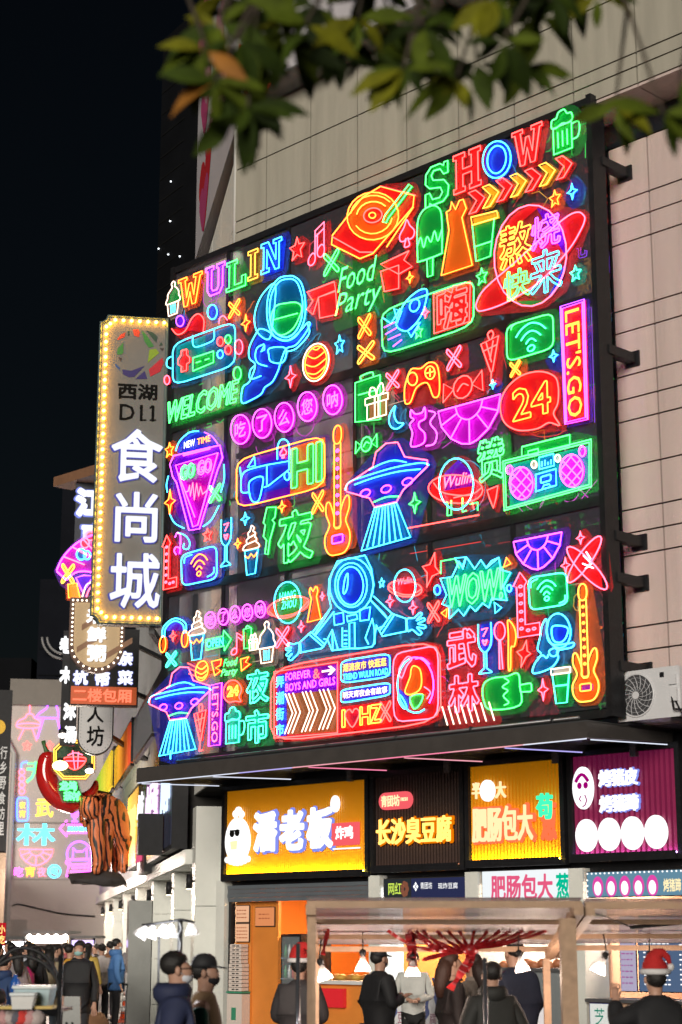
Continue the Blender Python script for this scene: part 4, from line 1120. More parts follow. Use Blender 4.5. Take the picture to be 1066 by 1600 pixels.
N(A, 'neon_cross', 'orange crossed loops right of the blue ring', ['i O o cross 420,440 56,80'], 'o', 'neon crossed loops')
N(A, 'neon_star', 'orange four-pointed star left of the floating astronaut', ['i O r star4 480,515 46,88'], 'r', 'neon stars')
N(A, 'neon_ribbon', 'red wavy neon ribbon above the game console', ['s R r 95,545 125,575 165,555 200,490 235,468 262,500 258,560', 's K - 340,520 345,490 365,478 385,500', 'o K k 444,640 20,38'], 'r')
N(A, 'neon_game_console', 'cyan neon handheld game console with red cross pad and four round buttons',
  ['rc C - 100,625 425,505 425,735 100,840', 'c - t 108,632 260,575 260,785 108,830', 'c - c 260,575 416,517 416,730 260,785', 's C - 205,580 205,625 225,640 300,612 316,590 315,550',
   'c R r 145,680 145,660 172,652 172,680 188,695 188,718 172,728 172,760 145,770 145,740 128,730 128,705', 'c G g 205,697 312,662 312,720 205,765', 'p G - 222,722 245,714', 'p G - 268,708 290,700',
   'o R r 347,612 16,23', 'o G g 388,600 15,22', 'o C b 347,678 15,21', 'o R r 388,655 16,23', 's C - 92,690 72,705 70,740 92,752', 'o K r 70,812 14,23'], 'c')
N(A, 'neon_ring', 'green neon ring above the end of the word WELCOME', ['o G g 436,778 20,34'], 'g', 'neon rings')
N(A, 'neon_word', 'green neon word WELCOME in slanted letters', ['t G - WELCOME 255,925 365,112 b.015 s.25'], 'g')
N(A, 'neon_astronaut', 'cyan neon astronaut with green visor floating with one arm raised',
  ['sc C b 560,545 540,560 500,640 500,700 530,735 500,820 465,850 460,930 510,915 560,885 580,850 620,820 650,760 660,725 690,650 740,630 790,570 815,520 800,515 760,560 700,605 635,590 600,560',
   'sc C c 635,318 580,350 540,420 525,500 545,570 600,600 620,520', 'sc C c 700,270 650,285 605,350 590,440 600,530 635,590 690,608 745,580 785,500 790,400 770,310 735,275',
   'sc C - 698,286 655,300 618,358 604,440 612,518 640,570 690,590 738,562 770,492 776,402 756,322 730,290', 'sc G g 640,425 615,470 612,530 640,570 680,575 730,540 765,470 770,430 740,408 690,412', 'p G - 620,500 750,465',
   'sc C c 600,650 650,640 690,650 685,700 660,725 610,715 600,680', 's C - 575,625 540,645 530,690 545,725 590,740', 's C - 530,735 505,760 500,800 520,805 560,790', 's C - 690,665 740,650 790,600 812,560 800,515', 'c C - 560,665 578,630 578,655'], 'c')
N(A, 'neon_ribbon', 'red neon ribbon left of the words Food Party', ['c R r 800,355 940,300 948,345 858,382 830,470 800,445 830,400', 'c R r 858,382 948,350 955,470 865,490'], 'r')
N(A, 'neon_cross', 'green crossed loops above the word Food', ['i G g cross 925,200 76,112'], 'g', 'neon crossed loops')
N(A, 'neon_ball', 'orange-white neon planet with red stripes', ['o W r 845,720 66,100 12', 'o O - 845,720 55,86 12', 's O - 795,680 840,700 895,660', 's O - 788,730 840,742 903,695', 's O - 798,775 845,780 898,735', 's O - 822,645 850,655 880,625'], 'r')
N(A, 'neon_star', 'red four-pointed star beside the striped planet', ['i K r star4 713,795 56,112'], 'r', 'neon stars')
N(A, 'neon_star', 'cyan five-pointed star above right of the striped planet', ['i C c star5 968,625 48,92'], 'c', 'neon stars')
for ch, x, y, fr, sz, which in (('吃', 452, 103, D, 1, 'first'), ('了', 565, 72, D, 1, 'second'), ('么', 680, 40, D, 1, 'third'), ('您', 800, 950, A, 1, 'fourth'), ('呐', 932, 915, A, 1, 'fifth')):
    N(fr, 'neon_disc', which + ' magenta disc from the left with the character ' + ch + ', below the floating astronaut', ['o P p %d,%d 50,76' % (x, y), 'x P - %s %d,%d 58,82 b.02' % (ch, x, y)], 'p', 'large magenta discs of the slogan')
# ---- top row, right
N(Bf, 'neon_turntable', 'red and orange neon record player with a green arm',
  ['c O r 48,540 165,392 235,350 365,385 360,430 205,610 155,630 45,575', 'p R - 48,545 155,605 205,605', 'o O o 205,465 100,92 -12', 'a O - 205,465 88,80 -12,200,330', 'a O - 205,465 76,68 -12,20,160', 'a Y - 205,465 64,56 -12,200,330', 'o R r 205,462 36,28 -12', 'o O - 203,462 13,11', 'c G g 243,488 252,462 345,342 357,350 264,475 258,490', 'p O - 258,585 362,430', 'p R - 235,350 370,385'], 'r')
N(Bf, 'neon_spade', 'pink neon spade right of the record player', ['i K r spade 337,530 56,102'], 'r')
N(Bf, 'neon_letter', 'green neon letter S opening the word SHOW', ['i G g S 452,342 92,150'], 'g', 'letters of the word SHOW')
N(Bf, 'neon_letter', 'red neon letter H in the word SHOW', ['i R r H 570,288 106,150'], 'r', 'letters of the word SHOW')
N(Bf, 'neon_letter', 'blue double-ring neon letter O in the word SHOW', ['o C b 685,246 54,72 8', 'o C - 685,246 36,54 8'], 'b', 'letters of the word SHOW')
N(Bf, 'neon_letter', 'red neon letter W in the word SHOW, half behind leaves', ['i R r W 803,192 118,140'], 'r', 'letters of the word SHOW')
N(Bf, 'neon_beer_mug', 'green neon beer mug in the top right corner of the billboard', ['i G g mug 950,130 112,160'], 'g', grow=.1)
for i, (x, y, k) in enumerate(((607, 405, 'R'), (661, 383, 'Y'), (714, 358, 'R'), (768, 340, 'Y'), (825, 320, 'R'), (880, 298, 'Y'), (945, 272, 'R'))):
    N(Bf, 'neon_chevron', ('pointing right, %s neon arrowhead, number %s of seven under the word SHOW' % ({'R': 'red', 'Y': 'yellow'}[k], ('one', 'two', 'three', 'four', 'five', 'six', 'seven')[i])), ['i %s %s chev %d,%d 62,84' % (k, {'R': 'r', 'Y': 'y'}[k], x, y)], {'R': 'r', 'Y': 'y'}[k], 'arrowheads under the word SHOW', grow=.02)
N(Bf, 'neon_ice_lolly', 'green neon ice lolly on a stick', ['i G g popsicle 425,562 98,270'], 'g')
N(Bf, 'neon_dress', 'tall orange neon evening dress between the lolly and the drink cup', ['c O o 510,410 525,440 540,405 555,400 567,435 550,470 590,655 470,695 500,520 490,450 505,440'], 'o')
N(Bf, 'neon_drink_cup', 'green neon drink cup with yellow lid', ['c G g 590,500 675,475 660,620 605,640', 'c Y y 585,470 685,445 690,470 590,500', 'p G - 597,585 667,562'], 'g')
N(Bf, 'neon_star', 'blue four-pointed star in the upper right corner of the billboard', ['i C b star4 977,370 38,62'], 'b', 'neon stars', grow=.12)
N(Bf, 'neon_star', 'orange five-pointed star above the planet of Chinese characters', ['i O o star5 910,395 42,62'], 'o', 'neon stars')
N(Bf, 'neon_planet', 'big red-ringed planet carrying four large Chinese characters 熬烧快来',
  ['sc K r 1020,460 1026,478 1010,520 960,600 850,720 720,800 630,832 608,825 607,800 640,745 760,640 880,530 960,465 1000,450', 'o K - 815,618 140,197 4',
   'a - o 815,618 136,192 4,110,200', 'a - v 815,618 136,192 4,270,360', 'a - r 815,618 136,192 4,195,275', 'a - b 815,618 136,192 4,0,60', 'a - g 815,618 136,192 4,60,112',
   't Y - 熬 757,575 122,165 b.015', 't V - 烧 874,522 112,125 b.01', 't G - 快 762,728 100,112 b.01', 't C - 来 874,678 122,165 b.015'], 'r')
N(Bf, 'neon_star', 'teal five-pointed star at the right edge below the ringed planet', ['i T t star5 990,685 42,58'], 't', 'neon stars')
N(Bf, 'neon_star', 'green five-pointed star under the orange dress', ['i G g star5 627,697 42,62'], 'g', 'neon stars')
N(Bf, 'neon_star', 'tiny orange star right of the word Food', ['i O o star4 348,703 28,44'], 'o', 'neon stars')
N(Bf, 'neon_words', 'green neon script reading Food Party', ['x G - Food 145,690 152,92 b-.005 s.35', 'x G - Party 148,795 182,108 b-.005 s.35'], 'g', plate=None, grow=.12)
N(Bf, 'neon_ribbon', 'red neon ribbon right of the words Food Party', ['c R r 235,652 345,600 325,635 357,660 305,690', 'c R r 235,680 305,655 305,745 250,757'], 'r')
# ---- second row, right
N(Cf, 'neon_rocket_board', 'green-framed board with blue rocket and red character 嗨',
  ['rc G - 275,108 618,-12 616,162 280,272', 'c - t 285,115 450,58 450,205 290,262', 'c - r 468,48 604,0 600,148 470,192', 'c R - 468,48 604,0 600,148 470,192', 't R - 嗨 537,94 112,150 b.03',
   'sc C b 440,28 405,38 358,85 330,160 372,182 420,130 442,62', 'o C - 398,88 17,24 25', 'c C b 350,110 322,100 335,150', 'c C b 398,160 418,150 385,205 372,182', 'p V b 285,170 325,150', 'p V - 290,195 330,172', 'p V - 300,215 345,195', 'p V - 318,240 350,215', 'i G g star5 412,185 30,46', 'i K r star4 437,115 26,40', 'p C - 282,135 310,155 345,100'], 'g')
N(Cf, 'neon_cross', 'upper orange crossed loops left of the rocket board', ['i O o cross 212,165 46,76'], 'o', 'neon crossed loops')
N(Cf, 'neon_cross', 'lower orange crossed loops left of the rocket board', ['i Y o cross 217,262 60,66'], 'o', 'neon crossed loops')
N(Cf, 'neon_wifi_board', 'green neon board with wireless symbol beside the vertical purple sign', ['rc G g 738,165 910,115 912,245 740,297', 'i T - wifi 828,208 112,110', 'a G - 790,170 36,20 -15,180,270'], 'g', grow=.1)
N(Cf, 'neon_vertical_sign', "tall purple-framed red sign reading LET'S.GO downwards at the right edge", ["c V r 938,92 1025,65 1038,510 955,528", "x O - LET'S.GO 988,300 56,400 b.01 r", 'c V - 944,100 1019,75 1031,503 960,520'], 'v', grow=.03)
N(Cf, 'neon_shopping_bag', 'large green neon bag behind the white gift box', ['c G g 178,375 270,345 270,510 178,520', 's G - 200,365 200,350 240,335 245,350', 'p G - 190,420 262,400'], 'g')
N(Cf, 'neon_gift', 'white neon gift box in front of the large green bag', ['i W n gift 257,442 84,120'], 'w')
N(Cf, 'neon_cross', 'pink crossed loops above the gift box', ['i K r cross 316,365 46,62'], 'r', 'neon crossed loops')
N(Cf, 'neon_gamepad', 'orange neon gamepad with round stick and small cross', ['sc O r 365,375 385,325 420,322 450,300 480,308 490,365 487,420 467,425 445,375 405,392 383,445 364,450 360,410', 'o Y - 390,360 18,24', 'p Y - 440,340 470,332', 'p Y - 455,322 455,352', 'o Y - 455,337 18,24'], 'r')
N(Cf, 'neon_cross', 'pink crossed loops above the red candy', ['i K r cross 543,283 52,76'], 'r', 'neon crossed loops')
N(Cf, 'neon_candy', 'red neon wrapped candy beside the gamepad', ['i R r candy 576,390 148,115'], 'r')
N(Cf, 'neon_cocktail', 'red neon cocktail glass above the magenta citrus slice', ['i R r fizz 677,280 66,195'], 'r')
N(Cf, 'neon_moon', 'cyan neon crescent moon left of the magenta cat', ['i C c moon 330,502 54,86'], 'c')
N(Cf, 'neon_cat', 'magenta neon cat seen from behind with raised tail', ['sc P p 385,475 400,490 425,485 435,465 437,505 415,520 415,540 435,562 430,598 385,610 390,560 380,530 395,510 383,500', 's P - 450,478 475,488 455,522 480,560 470,600 440,608'], 'p')
N(Cf, 'neon_citrus', 'large magenta neon citrus slice in the middle of the billboard', ['i P p citrus 600,525 232,152'], 'p')
N(Cf, 'neon_bubble', 'red neon speech bubble reading 24', ['sc R r 930,390 915,350 860,333 790,350 735,400 715,460 730,520 780,550 850,545 895,522 935,532 912,490 928,450', 't O r 24 830,442 140,118 b.02'], 'r')
N(Cf, 'neon_star', 'cyan four-pointed star on blue under the wireless board', ['i C b star4 912,275 32,44'], 'b', 'neon stars', grow=.14)
N(Cf, 'neon_cross', 'small orange cross under the wireless board', ['i O o cross 770,322 36,52'], 'o', 'neon crossed loops')
N(Cf, 'neon_star', 'small blue star right of the cocktail glass', ['i C b star4 687,380 22,34'], 'b', 'neon stars')
# ---- second and third row, left
N(D, 'neon_star', 'orange five-pointed star at the left edge beside the triangle badge', ['i O o star5 83,208 44,72'], 'o', 'neon stars')
N(D, 'neon_badge', 'round badge with pink triangle reading NEW TIME and GO GO',
  ['c - b 112,222 130,170 180,120 225,112 275,125 325,170 340,190 240,215', 'c - v 100,350 90,300 110,240 340,190 335,310 240,600 190,620 120,560 85,460', 's C - 115,215 135,165 185,120 235,112', 's V - 265,118 305,140 335,180', 's C - 72,430 68,390 78,345', 's C - 85,545 110,590 160,618', 's C - 258,608 300,575 340,500', 's C - 350,430 368,360 366,285',
   'c P v 85,285 105,240 345,185 360,250 335,310 240,620 185,628 120,380 100,350', 'c P p 115,290 335,225 230,600 205,610', 'x H - NEW 188,178 56,36 b.02', 'x O - TIME 262,158 68,32 b.02', 'p P - 155,232 295,196', 'p P - 155,240 295,204', 't G g GO 177,322 72,74 b.03', 't P r GO 266,297 72,74 b.03',
   'p K - 165,430 180,425 188,395 192,450 205,380 212,470 225,385 235,450 245,400 255,440 280,420', 'p P - 128,330 215,560'], 'v')
N(D, 'neon_star', 'red four-pointed star at the left edge under the triangle badge', ['i O r star4 85,480 56,128'], 'r', 'neon stars')
N(D, 'neon_cross', 'green crossed loops right of the triangle badge', ['i G g cross 320,435 56,84'], 'g', 'neon crossed loops')
N(D, 'neon_arrow', 'red corner arrow pointing up at the lower left edge of the middle row', ['i RK r arrowL 83,790 78,280'], 'r')
N(D, 'neon_note', 'pink and cyan music note above the violet wireless board', ['s P p 118,755 108,735 118,715 138,725 135,750', 's P - 138,725 140,660 125,640 112,665', 's C - 125,640 165,655 188,690 180,725 155,720 160,695'], 'p')
N(D, 'neon_star', 'red five-pointed star above the violet wireless board', ['i R r star5 280,650 44,62'], 'r', 'neon stars')
N(D, 'neon_wifi_board', 'violet neon board with orange wireless symbol, lower left of the middle row', ['rc C v 143,758 328,705 330,880 148,918', 'i O - wifi 237,812 86,118', 's C - 160,800 165,770 200,755', 's C - 315,820 312,850 280,870'], 'b', grow=.08)
N(D, 'neon_glass', 'cyan neon champagne glass beside the violet wireless board', ['i CK ck flute 377,690 62,245'], 'c')
N(D, 'neon_soft_ice', 'neon soft ice cone of the middle row with cyan wafer', ['i WCO ncw softserve 508,730 74,252'], 'c')
N(D, 'neon_star', 'cyan four-pointed star above the champagne glass', ['i C c star4 477,568 46,66'], 'c', 'neon stars')
N(D, 'neon_star', 'small orange star between champagne glass and soft ice', ['i O o star4 438,697 36,52'], 'o', 'neon stars')
N(D, 'neon_lightning', 'green neon lightning bolt left of the character 夜', ['c G g 590,510 638,508 632,560 618,575 630,590 615,645 605,680 595,755 580,750 588,680 572,660 582,600 572,590'], 'g')
N(D, 'neon_star', 'orange star above the big green character 夜', ['i O r star4 668,505 42,62'], 'r', 'neon stars')
N(D, 'neon_character', 'big green neon character 夜 in the middle row', ['t G g 夜 738,655 178,265 b.035'], 'g', grow=.1)
N(D, 'neon_hi_board', 'board with blue aeroplane and green HI in a pink frame',
  ['rc O - 432,262 890,130 892,400 432,515', 'c - v 438,270 700,196 700,440 438,505', 'c - b 480,300 690,240 690,400 480,450', 'c - o 700,196 882,140 884,395 700,440', 's C - 455,390 460,345 490,315 590,288', 'p C - 590,288 705,268 705,312 600,395 575,405', 'p C - 590,288 590,390', 's C - 455,390 460,430 495,430', 'sc C b 500,375 568,350 560,430 545,475 520,480 502,450',
   'c C b 490,300 525,245 530,292', 's C - 645,260 645,200 660,160 690,158 706,190 706,262', 'i K r spade 675,222 32,56', 'p C - 450,300 455,350', 'o C - 695,345 14,22', 't G g HI 796,288 158,205 b.06'], 'v', grow=.05)
N(D, 'neon_cross', 'orange crossed loops left of the middle-row guitar', ['i O o cross 855,480 58,104'], 'o', 'neon crossed loops')
N(D, 'neon_guitar', 'orange neon guitar in the middle of the middle row', ['i OP ov guitar 957,412 128,665'], 'o')
N(Ef, 'neon_candy', 'small green neon candy above the middle-row flying saucer', ['i G g candy 133,137 86,80'], 'g')
N(Ef, 'neon_flying_saucer', 'large pink and cyan flying saucer with light beam in the middle row', ['i KCPG bc ufo 212,335 335,405'], 'b', grow=.08)
N(Ef, 'neon_star', 'green four-pointed star right of the middle-row flying saucer', ['i G g star4 325,370 46,82'], 'g', 'neon stars')
N(Ef, 'neon_planet', 'planet with red ring and the word Wulin in the middle row', ['o R r 487,315 108,56 3', 'o C - 490,295 68,102', 'c - v 435,250 490,196 545,250 545,300 435,320', 's R - 400,290 440,330 540,340 590,310', 'x K - Wulin 497,278 112,46 s.3'], 'r')
N(Ef, 'neon_bars', 'short green and red neon strokes under the Wulin planet', ['p G - 455,365 455,420 470,418 470,360', 'p G - 515,350 515,405 530,400', 'p G - 545,375 575,368 575,400', 'p R - 480,350 545,335 560,395', 'p R - 300,470 580,418'], None)
N(Ef, 'neon_character', 'green neon character 赞 left of the boom box', ['t G - 赞 627,197 104,165 b.02'], 'g')
N(Ef, 'neon_star', 'slanted red four-pointed star between planet and boom box', ['c R r 612,320 655,302 648,350 637,390 622,352'], 'r', 'neon stars')
N(Ef, 'neon_boom_box', 'green neon boom box with two magenta speakers',
  ['c G - 675,205 1025,118 1025,305 680,400', 'c G - 683,213 1017,130 1017,298 688,390', 'c - t 690,218 1010,138 1010,294 694,384', 'c G g 750,148 940,100 940,142 750,186', 'c G - 775,165 815,155 815,175 775,182', 'o P p 748,292 46,64', 'o P p 947,242 46,64',
   'p P - 715,255 782,325', 'p P - 705,290 765,350', 'p P - 740,232 792,290', 'p P - 780,250 715,330', 'p P - 792,285 735,352', 'p P - 752,228 705,285', 'p P - 915,205 980,275', 'p P - 903,240 962,300', 'p P - 940,182 992,240', 'p P - 980,200 915,282', 'p P - 992,235 935,302', 'p P - 952,178 905,238',
   'o P p 701,239 12,17', 'o P p 989,165 12,20', 'o W w 798,218 10,14', 'o W w 892,193 10,14', 'c C c 818,190 875,175 878,222 820,237', 'p C - 830,225 830,205', 'p C - 842,222 842,200', 'p C - 854,219 854,208', 'p C - 866,216 866,198', 'c C b 805,258 885,235 887,300 805,325', 'rc C - 825,268 865,256 865,280 825,292', 'c C - 830,316 838,300 858,295 866,306'], 'g', grow=.06)
# ---- bottom row, left
N(Ff, 'neon_headphones', 'neon headphones with cyan band and orange ear cushions', ['i CO o headset 172,375 150,165', 'a - v 168,350 45,55 0,180,360'], 'b')
N(Ff, 'neon_cross', 'green crossed loops under the headphones', ['i T t cross 158,500 52,72'], 't', 'neon crossed loops')
N(Ff, 'neon_star', 'red star inside the headphones', ['i R r star4 168,378 36,54'], 'r', 'neon stars')
N(Ff, 'neon_soft_ice', 'white soft ice cone in the bottom row with cyan wafer', ['i WCO wcw softserve 291,375 76,252'], 'w')
for ch, x, y, which in (('吃', 362, 296, 'first'), ('了', 430, 279, 'second'), ('么', 491, 265, 'third'), ('您', 555, 256, 'fourth'), ('呐', 622, 240, 'fifth')):
    N(Ff, 'neon_disc', which + ' small magenta ring from the left with the character ' + ch + ' in the bottom row', ['o P - %d,%d 27,42' % (x, y), 'x P - %s %d,%d 34,50 b.02' % (ch, x, y)], 'p', 'small magenta rings of the slogan', grow=.02)
N(Ff, 'neon_arrow', 'teal neon arrow board reading OPEN', ['c G g 338,400 430,380 432,350 470,395 435,455 435,430 340,452', 'x C - OPEN 388,414 88,40 b.02'], 't')
N(Ff, 'neon_note', 'pink neon music note right of the OPEN arrow', ['i K r note1 500,418 58,112'], 'r')
N(Ff, 'neon_shopping_bag', 'small green neon bag in the bottom row', ['c G g 535,345 575,335 575,440 538,445', 's G - 545,342 555,325 570,335'], 'g')
N(Ff, 'neon_gift', 'small white neon gift in the bottom row beside the green bag', ['i W w gift 585,410 44,84'], 'w')
N(Ff, 'neon_cupcake', 'white neon ice cream cup with caramel swirl in the bottom row', ['i WC nc cupcake 655,410 90,215'], 'w')
N(Ff, 'neon_cross', 'red crossed loops right of the caramel ice cream cup', ['i K r cross 737,385 66,96'], 'r', 'neon crossed loops')
N(Ff, 'neon_planet', 'planet reading HANG ZHOU with orange ring', ['o R o 767,225 112,46 -14', 'o C g 765,205 70,108', 'x T - HANG 765,168 86,42 b.01 s.15', 'x T - ZHOU 772,214 78,40 b.01 s.15', 's R - 668,250 720,285 800,270 870,200'], 't')
N(Ff, 'neon_dress', 'short orange neon dress right of the HANG ZHOU planet', ['i O o dress 902,212 70,178'], 'o')
N(Ff, 'neon_star', 'pink star right of the short orange dress', ['i K r star4 945,172 24,42'], 'r', 'neon stars')
N(Ff, 'neon_star', 'pink star under the HANG ZHOU planet', ['i K r star4 835,330 34,58'], 'r', 'neon stars')
N(Ff, 'neon_flying_saucer', 'flying saucer with light beam in the bottom left corner of the billboard', ['i KCPG bc ufo 198,765 325,450', 'p C - 155,975 155,1020'], 'b', grow=.08)
N(Ff, 'neon_ball', 'small orange striped neon ball beside the corner flying saucer', ['o O o 318,560 32,52 10', 's Y - 295,540 318,552 345,530', 's Y - 290,565 318,577 348,555', 's Y - 298,592 320,598 342,580', 'p R - 245,520 285,540', 'p R - 245,545 285,562', 'p R - 252,575 288,588'], 'o')
N(Ff, 'neon_ribbon', 'small orange ribbon with green script Food Party in the bottom row', ['c O r 368,512 420,500 415,530 390,545 415,560 385,585', 'c O r 520,500 562,488 545,515 568,525 525,560', 'x G - Food 468,515 75,40 s.3', 'x G - Party 462,570 88,48 s.3'], 'g')
N(Ff, 'neon_vertical_sign', "narrow purple sign reading LET'S.GO downwards in the bottom row", ["c P v 360,637 422,622 412,945 353,952", "x K - LET'S.GO 388,787 34,290 b.02 r"], 'v', grow=.03)
N(Ff, 'neon_bubble', 'orange neon speech bubble reading 24 in the bottom row', ['sc R o 525,655 500,615 465,612 438,640 432,690 455,722 490,718 522,720 512,695', 't Y - 24 480,665 56,52 b.02'], 'o')
N(Ff, 'neon_character', 'upper of two green characters in the bottom row, 夜, above the shorter one', ['t T t 夜 607,640 112,170 b.03'], 'g', 'green characters of the night market')
N(Ff, 'neon_character', 'lower of two green characters in the bottom row, 市, beside the beer mug', ['t T t 市 605,850 116,170 b.03'], 'g', 'green characters of the night market')
N(Ff, 'neon_beer_mug', 'green neon beer mug in the bottom row', ['i T t mug 488,842 104,185'], 'g')
N(Ff, 'neon_cocktail', 'red neon cocktail glass beside the corner flying saucer', ['i R r fizz 307,855 62,245'], 'r')
# ---- framed street sign
g = Gf
N(g, 'neon_street_board', 'wide red double-framed board reading FOREVER & BOYS AND GIRLS, TREND WULIN ROAD and I love HZ',
  ['rc R - 50,715 1020,548 1027,1022 48,1138', 'c R - 68,735 432,678 432,1085 68,1115', 'c - k 62,728 440,672 440,1092 62,1122', 'c - n 130,865 426,830 426,1078 135,1095', 'c - v 130,728 426,682 426,835 130,858', 'c - b 74,750 128,742 128,1100 74,1106',
   'x C - 弄 102,793 46,62 b.02', 'x C - 潮 102,885 46,72 b.02', 'x C - 街 102,977 46,72 b.02', 'x C - 市 102,1066 46,66 b.02',
   'x P - FOREVER 206,754 144,44', 'x R - & 312,745 38,56 b.02', 'x P - BOYS_AND_GIRLS 275,806 285,46', 'x W - ➔ 382,727 78,50']
  + ['p W - %d,%d %d,%d %d,%d' % (x, 862 - (x - 130) * .12, x + 42, 972 - (x - 130) * .12, x - 4, 1092 - (x - 130) * .12) for x in (132, 152, 176, 230, 250, 276, 328, 350, 376)]
  + ['rc C - 452,672 733,628 733,762 452,800', 'c - b 456,678 729,634 729,758 456,794', 'x Y - 潮流夜市_快逛逛 587,694 250,48 b.02', 'x C - TREND_WULIN_ROAD 592,748 258,38', 'rc C - 452,838 733,795 733,868 452,915', 'c - b 457,843 729,802 729,864 457,908', 'x W - 明天宵夜会有故事 590,853 255,40 b.02',
     'c - r 444,935 738,895 738,1050 444,1075', 't Y - I 466,1003 16,98 b.02', 'i R k heart 517,1000 80,104', 't O - H 590,985 58,104 b.03', 't Y - Z 652,975 58,104 b.03', 'i R - cross 707,963 60,112',
     'rc K - 750,632 1010,580 1010,1000 755,1022', 'c - r 756,640 1004,590 1004,992 760,1014', 'a P - 880,810 104,160 0,250,400', 'a C - 880,810 104,160 0,60,250', 'sc O o 870,700 905,720 915,790 900,840 850,865 820,850 835,800 850,760 855,720', 'sc G g 850,880 920,865 905,920 870,945', 'c - b 775,830 840,870 830,950 790,900', 'sc K k 785,720 830,650 860,660 830,700 800,770', 's P - 880,660 920,655 960,690', 'sc C b 780,880 795,870 828,930 815,945 790,915', 's K - 930,820 965,850 945,890'], 'r', grow=.04)
N(g, 'neon_astronaut', 'huge cyan neon astronaut with both arms spread above the street board',
  ['c C c 430,100 590,65 625,140 640,235 620,320 700,400 720,430 745,400 830,430 835,500 690,530 655,465 640,575 630,590 560,600 500,600 400,612 375,550 350,590 340,600 215,625 210,570 280,505 300,520 395,365 380,290 385,200',
   'o C c 512,238 126,158', 'o C - 510,236 92,128', 'o C b 507,240 74,110', 'sc C - 492,170 475,200 465,270 472,285 488,250', 'p C - 290,505 395,365', 'p C - 308,520 412,388', 'p C - 265,515 345,585', 'p C - 280,505 358,575',
   'c C b 410,405 465,393 468,455 415,467', 'c C b 558,378 620,362 612,435 562,442', 'c C - 485,415 540,403 548,430 490,446', 'c C - 500,455 530,450 532,600 500,602', 'p C - 460,480 460,590 486,590', 'p C - 470,500 486,500', 'p C - 470,525 486,525', 'p C - 470,550 486,550', 'p C - 470,572 486,572',
   'p C - 355,545 372,550 402,492 436,610', 'p C - 402,492 405,612', 'p C - 610,575 592,540 632,428 645,492 700,470', 'p C - 645,492 645,575', 'p C - 640,300 748,402', 'p C - 622,322 718,428', 'p C - 745,400 672,502', 'p C - 757,408 688,515',
   'sc C c 208,625 180,655 165,668 150,660 172,628 150,645 138,635 165,610 142,612 136,598 168,595 146,585 150,570 180,575 210,570', 'sc C c 832,432 870,425 905,395 916,405 885,440 925,425 932,440 892,458 935,468 930,485 888,478 915,508 900,522 862,492 836,500', 'p C - 825,430 828,500', 'p C - 218,568 222,622'], 'c', grow=.08)
N(g, 'neon_planet', 'small red-ringed planet right of the huge astronaut', ['o R r 820,256 98,46 6', 'o C - 818,240 62,94', 'x K - Wulin 820,212 84,38 s.2', 's R - 728,245 790,285 860,290 912,260'], 'r')
N(g, 'neon_star', 'big slanted red star left of the WOW burst', ['c R r 990,50 993,130 1018,165 975,185 945,248 947,165 920,130 962,118'], 'r', 'neon stars')
N(g, 'neon_star', 'pink star below the small ringed planet, left one', ['i K r star4 733,328 46,68'], 'r', 'neon stars')
N(g, 'neon_star', 'pink star below the small ringed planet, right one', ['i K r star4 865,365 46,78'], 'r', 'neon stars')
N(g, 'neon_star', 'small cyan star right of the huge astronaut helmet', ['i C c star5 686,222 30,52'], 'c', 'neon stars')
N(g, 'neon_cross', 'red crossed loops left of the WOW burst', ['i R r cross 983,390 66,112'], 'r', 'neon crossed loops')
# ---- bottom row, right
h = Hf
N(h, 'neon_burst', 'teal jagged burst with green letters WOW!', ['c C t 100,298 165,290 205,202 225,245 245,180 290,245 325,195 355,240 425,182 435,250 490,265 450,340 470,420 385,410 370,460 335,435 295,480 265,450 230,505 200,470 150,520 150,455 110,440 135,390',
  't G - WOW! 292,350 310,172 b.03 s.12', 'c C - 180,185 240,180 222,235', 'c C c 400,430 440,460 405,490', 'p G - 103,272 103,202 182,188 205,240', 'p C - 425,182 385,200 355,240'], 'c')
N(h, 'neon_ring', 'small blue ring right of the WOW burst', ['o C b 482,352 13,19'], 'b', 'neon rings')
N(h, 'neon_ring', 'small blue ring left of the WOW burst', ['o C b 83,362 17,26'], 'b', 'neon rings')
N(h, 'neon_triangle', 'orange triangle above the WOW burst', ['c O o 452,235 468,182 492,215'], 'o', 'orange triangles')
N(h, 'neon_triangle', 'orange triangle below the WOW burst, left', ['c O o 105,490 138,465 132,512'], 'o', 'orange triangles')
N(h, 'neon_citrus', 'violet-blue neon citrus slice in the bottom row', ['i P b citrus 641,158 270,180'], 'v', grow=.09)
N(h, 'neon_cross', 'large red crossed ovals at the right edge of the billboard', ['o K r 900,192 155,38 -55', 'o K r 915,240 158,42 47', 'p H - 895,170 930,205', 'p H - 910,150 935,190', 'p H - 890,215 950,240', 'p H - 905,245 940,215'], 'r', grow=.03)
N(h, 'neon_star', 'pink star above the large crossed ovals', ['i K r star4 878,72 46,72'], 'r', 'neon stars')
N(h, 'neon_star', 'pink star left of the large crossed ovals', ['i K r star4 795,225 52,88'], 'r', 'neon stars')
N(h, 'neon_arrow', 'tall red corner arrow with lamps left of the lower green wireless board', ['i KK r arrowL 577,438 142,362'], 'r')
N(h, 'neon_wifi_board', 'green neon board with wireless symbol in the bottom row', ['rc T g 588,295 800,262 807,440 598,475', 'i T - wifi 690,368 104,118', 's T - 602,350 605,320 640,300', 's T - 792,390 790,420 760,435'], 'g', grow=.08)
N(h, 'neon_guitar', 'yellow-orange neon guitar at the lower right edge', ['i YO ov guitar 898,648 142,650'], 'o')
